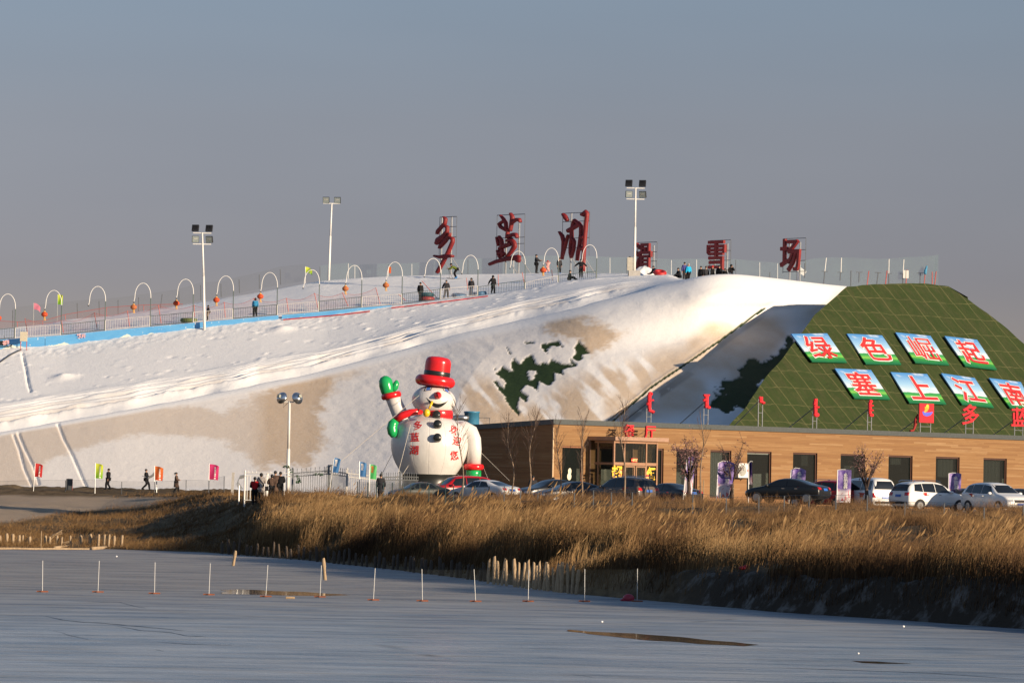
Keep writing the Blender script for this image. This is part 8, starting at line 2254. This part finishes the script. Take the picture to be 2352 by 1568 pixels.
# ================================================================== ICE NET, STAKES, DRIFTWOOD
rust = mat("rusty_foot", (0.26, 0.085, 0.04), 0.8); net_white = mat("white_net_post", (0.60, 0.60, 0.58), 0.5)
IP = [(z4, 287, 908, 285, 1118), (z4, 667, 910, 658, 1120), (z4, 1042, 920, 1038, 1130), (z4, 1413, 927, 1404, 1138), (z4, 1800, 937, 1786, 1150), (z4, 2160, 940, 2150, 1153), (zN, 725, 310, 712, 540), (zN, 1063, 315, 1067, 547), (zN, 1440, 318, 1452, 550), (zN, 1837, 320, 1832, 550), (zN, 2242, 315, 2240, 550), (zO, 434, 152, 432, 315), (zO, 669, 150, 670, 310), (zO, 942, 165, 942, 300)]
t = thing("ice_net_fence", "knee high wire net on thin white posts with rusty feet across the frozen lake", "net fence", on_ice(*z4(285, 1118)))
o0 = t.location.copy(); tops, bots = [on_ice(*z4(-120, 1110)) - o0 + Vector((0, 0, 1.05))], [on_ice(*z4(-120, 1110)) - o0]
for (zf_, x1, y1, x2, y2) in IP:
    b = on_ice(*zf_(x2, y2)); a = W(*zf_(x1, y1), b.y)
    mb = MB(); mb.tube([b - o0, a - o0], 0.012, 6); po = mb.build("post", net_white, t)
    mb = MB(); mb.box(b - o0 + Vector((0, 0, 0.025)), (0.42, 0.07, 0.05)); mb.box(b - o0 + Vector((0, 0, 0.027)), (0.06, 0.42, 0.045)); mb.build("foot", rust, po)
    tops.append(a - o0); bots.append(b - o0)
mb = MB()
for i in range(len(tops) - 1):
    a, b, c_, d_ = tops[i], tops[i + 1], bots[i], bots[i + 1]
    mb.grid(lambda u, v, a=a, b=b, c_=c_, d_=d_: tuple(a.lerp(b, u).lerp(c_.lerp(d_, u), 0.02 + 0.95 * v)), 4, 2)
mb.build("wire_net", netmat("ice_wire_netting", (0.06, 0.07, 0.07), 0.05), t)
def stake_mesh(seed, m):
    rr = random.Random(seed); mb = MB(); n = 7
    pts, rad = [], []
    for k in range(n + 1):
        f = k / n; pts.append((rr.gauss(0, 0.012), rr.gauss(0, 0.012), -0.25 + 1.25 * f)); rad.append(0.5 * (1.0 + rr.gauss(0, 0.08)))
    rad[-1] *= 0.8
    mb.tube(pts, rad, 8)
    me = mb.mesh("stake", True); me.materials.append(m); return me
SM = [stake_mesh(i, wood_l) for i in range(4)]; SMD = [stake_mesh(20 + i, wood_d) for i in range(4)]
def stake(b, hgt, wd_, label, group, dark=False, tilt=0.0, seed=0, name="wooden_stake"):
    o = bpy.data.objects.new(name, (SMD if dark else SM)[seed % 4]); COL.objects.link(o)
    o.location = b; o.scale = (wd_, wd_, hgt); o.rotation_euler = (R(random.uniform(-3, 3)), tilt + R(random.uniform(-3, 3)), random.uniform(0, 6))
    tag(o, label, "stake", group)
    return o
G8 = "pale stakes on the left shore"
for i, (x, y1, y2) in enumerate([(5, 1215, 1320), (92, 1185, 1330), (172, 1190, 1333), (260, 1208, 1330), (305, 1210, 1290), (396, 1225, 1340), (550, 1150, 1380), (605, 1212, 1335), (667, 1225, 1345), (767, 1215, 1345), (828, 1235, 1350), (950, 1215, 1355), (1082, 1208, 1355), (1215, 1190, 1357), (1320, 1195, 1360), (1405, 1200, 1362), (1457, 1205, 1365), (1532, 1215, 1362), (1632, 1208, 1355)]):
    p = hit(*zG(x, y2)); hgt = (y2 - y1) / 5.846 / F * p.y
    lab = "short pale wooden stake in the ragged row along the left shore"
    if i == 6: lab = "thin tall stick standing on the ice edge left of the plank pile"
    stake(p, hgt, 0.05 if i == 6 else random.uniform(0.13, 0.21), lab, G8 if i != 6 else None, seed=i)
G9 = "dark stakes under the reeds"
lab = "wooden stake coloured dark for shade in the row at the foot of the reeds"
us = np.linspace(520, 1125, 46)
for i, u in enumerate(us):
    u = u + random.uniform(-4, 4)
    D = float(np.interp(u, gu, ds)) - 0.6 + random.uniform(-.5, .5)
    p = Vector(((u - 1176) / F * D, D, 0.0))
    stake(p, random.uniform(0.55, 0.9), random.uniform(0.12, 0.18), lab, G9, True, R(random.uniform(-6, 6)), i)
G10 = "sunlit stakes on the ice edge"
for i, x in enumerate([1540, 1583, 1613, 1640, 1675, 1735, 1760, 1790, 1820, 1840, 1870, 1885, 1915, 1947, 1975, 2018, 2035, 2052, 2072, 2120, 2148, 2180]):
    y2 = 420 + (x - 1540) * 0.122; U, V = zN(x, y2); p = on_ice(U, V)
    stake(p, random.uniform(0.95, 1.2), random.uniform(0.11, 0.17), "sunlit wooden stake in the crowded row where reeds meet the ice", G10, False, R(random.uniform(-9, 9)), i)
for (x1, y1, x2, y2, lab) in ((1587, 840, 1567, 942, "leaning pale post alone on the ice, left one of two"), (2170, 893, 2185, 1038, "leaning pale post alone on the ice, right one behind the puddle")):
    b = on_ice(*z4(x2, y2)); a = W(*z4(x1, y1), b.y); d_ = a - b
    stake(b, d_.length, 0.15, lab, None, False, math.atan2(d_.x, d_.z), 1, "leaning_post")
planks = [(570, 1330, 720, 1195), (600, 1345, 735, 1210), (700, 1215, 832, 1140), (735, 1195, 830, 1165), (740, 1210, 832, 1185), (600, 1335, 660, 1250), (680, 1320, 790, 1322), (850, 1335, 935, 1295), (845, 1310, 930, 1290)]
t = thing("plank_pile", "heap of broken pale planks among the stakes on the left shore", "plank pile", hit(*zG(640, 1340)))
o0 = t.location.copy()
for i, (x1, y1, x2, y2) in enumerate(planks):
    a = W(*zG(x1, y1), o0.y + 0.3 + 0.04 * i) - o0; b = W(*zG(x2, y2), o0.y + 0.5 + 0.05 * i) - o0
    mb = MB(); mb.tube([a, b], [(0.03, 0.09)] * 2, 4, 0, (0.2, 1, 0.1)); mb.build("plank", wood_l, t)
def log(pts, r_, label):
    q = [on_ice(*zG(x, y)) + Vector((0, 0, r_ * 0.8)) for x, y in pts]
    mb = MB(); mb.tube(q, [r_ * (1.1 - 0.35 * k / (len(q) - 1)) for k in range(len(q))], 7); tag(mb.build("driftwood_log", wood_l, None, True), label, "log")
log([(735, 1392), (860, 1375), (980, 1362), (1020, 1352)], 0.09, "short driftwood pole lying on the ice below the plank pile")
log([(1240, 1402), (1400, 1390), (1500, 1380), (1650, 1374)], 0.10, "long driftwood pole on the ice edge right of the stakes")
log([(-40, 1398), (200, 1396), (450, 1402), (700, 1400), (1200, 1402)], 0.07, "very long thin driftwood pole along the left ice edge")
mb = MB(); p = on_ice(*zO(390, 312)); mb.ball((0, 0, 0.11), (0.22, 0.16, 0.16), 12, 8); mb.ball((-0.16, 0.02, 0.04), (0.16, 0.1, 0.06), 10, 6)
o = mb.build("plastic_bag", mat("red_plastic", (0.42, 0.03, 0.06), 0.4), None, True); o.location = p; tag(o, "crumpled red plastic bag lying on the ice beside the net", "bag")
mb = MB(); p = hit(*zO(958, 158)); mb.ball((0, 0, 0.06), (0.16, 0.1, 0.08), 10, 6); mb.ball((0.1, 0, 0.12), (0.08, 0.06, 0.06), 8, 5)
o = mb.build("litter", mat("red_litter", (0.45, 0.02, 0.03), 0.5), None, True); o.location = p; tag(o, "small red scrap of litter on the dark bank behind the last net post", "litter")
for (zf_, x, y, sz, lab) in ((zO, 258, 417, 0.04, "white lump of ice lying left above the larger puddle"), (zO, 1754, 441, 0.045, "white lump of ice near the right bank"), (zG, 1565, 1498, 0.06, "white lump of ice in front of the left stakes"), (zO, 1530, 573, 0.03, "tiny white ice chip above the smallest puddle")):
    mb = MB(); mb.ball((0, 0, sz * 0.6), (sz, sz * 0.8, sz * 0.7), 8, 6); o = mb.build("ice_lump", m_snow, None, True); o.location = on_ice(*zf_(x, y)); tag(o, lab, "ice lump")
mb = MB(); mb.tube([(-0.16, 0, 0.04), (0.16, 0.05, 0.04)], 0.045, 6); o = mb.build("wood_scrap", wood_l); o.location = on_ice(*z4(1950, 1163)); tag(o, "small brown wood scrap on the ice in front of the left puddle", "wood scrap")
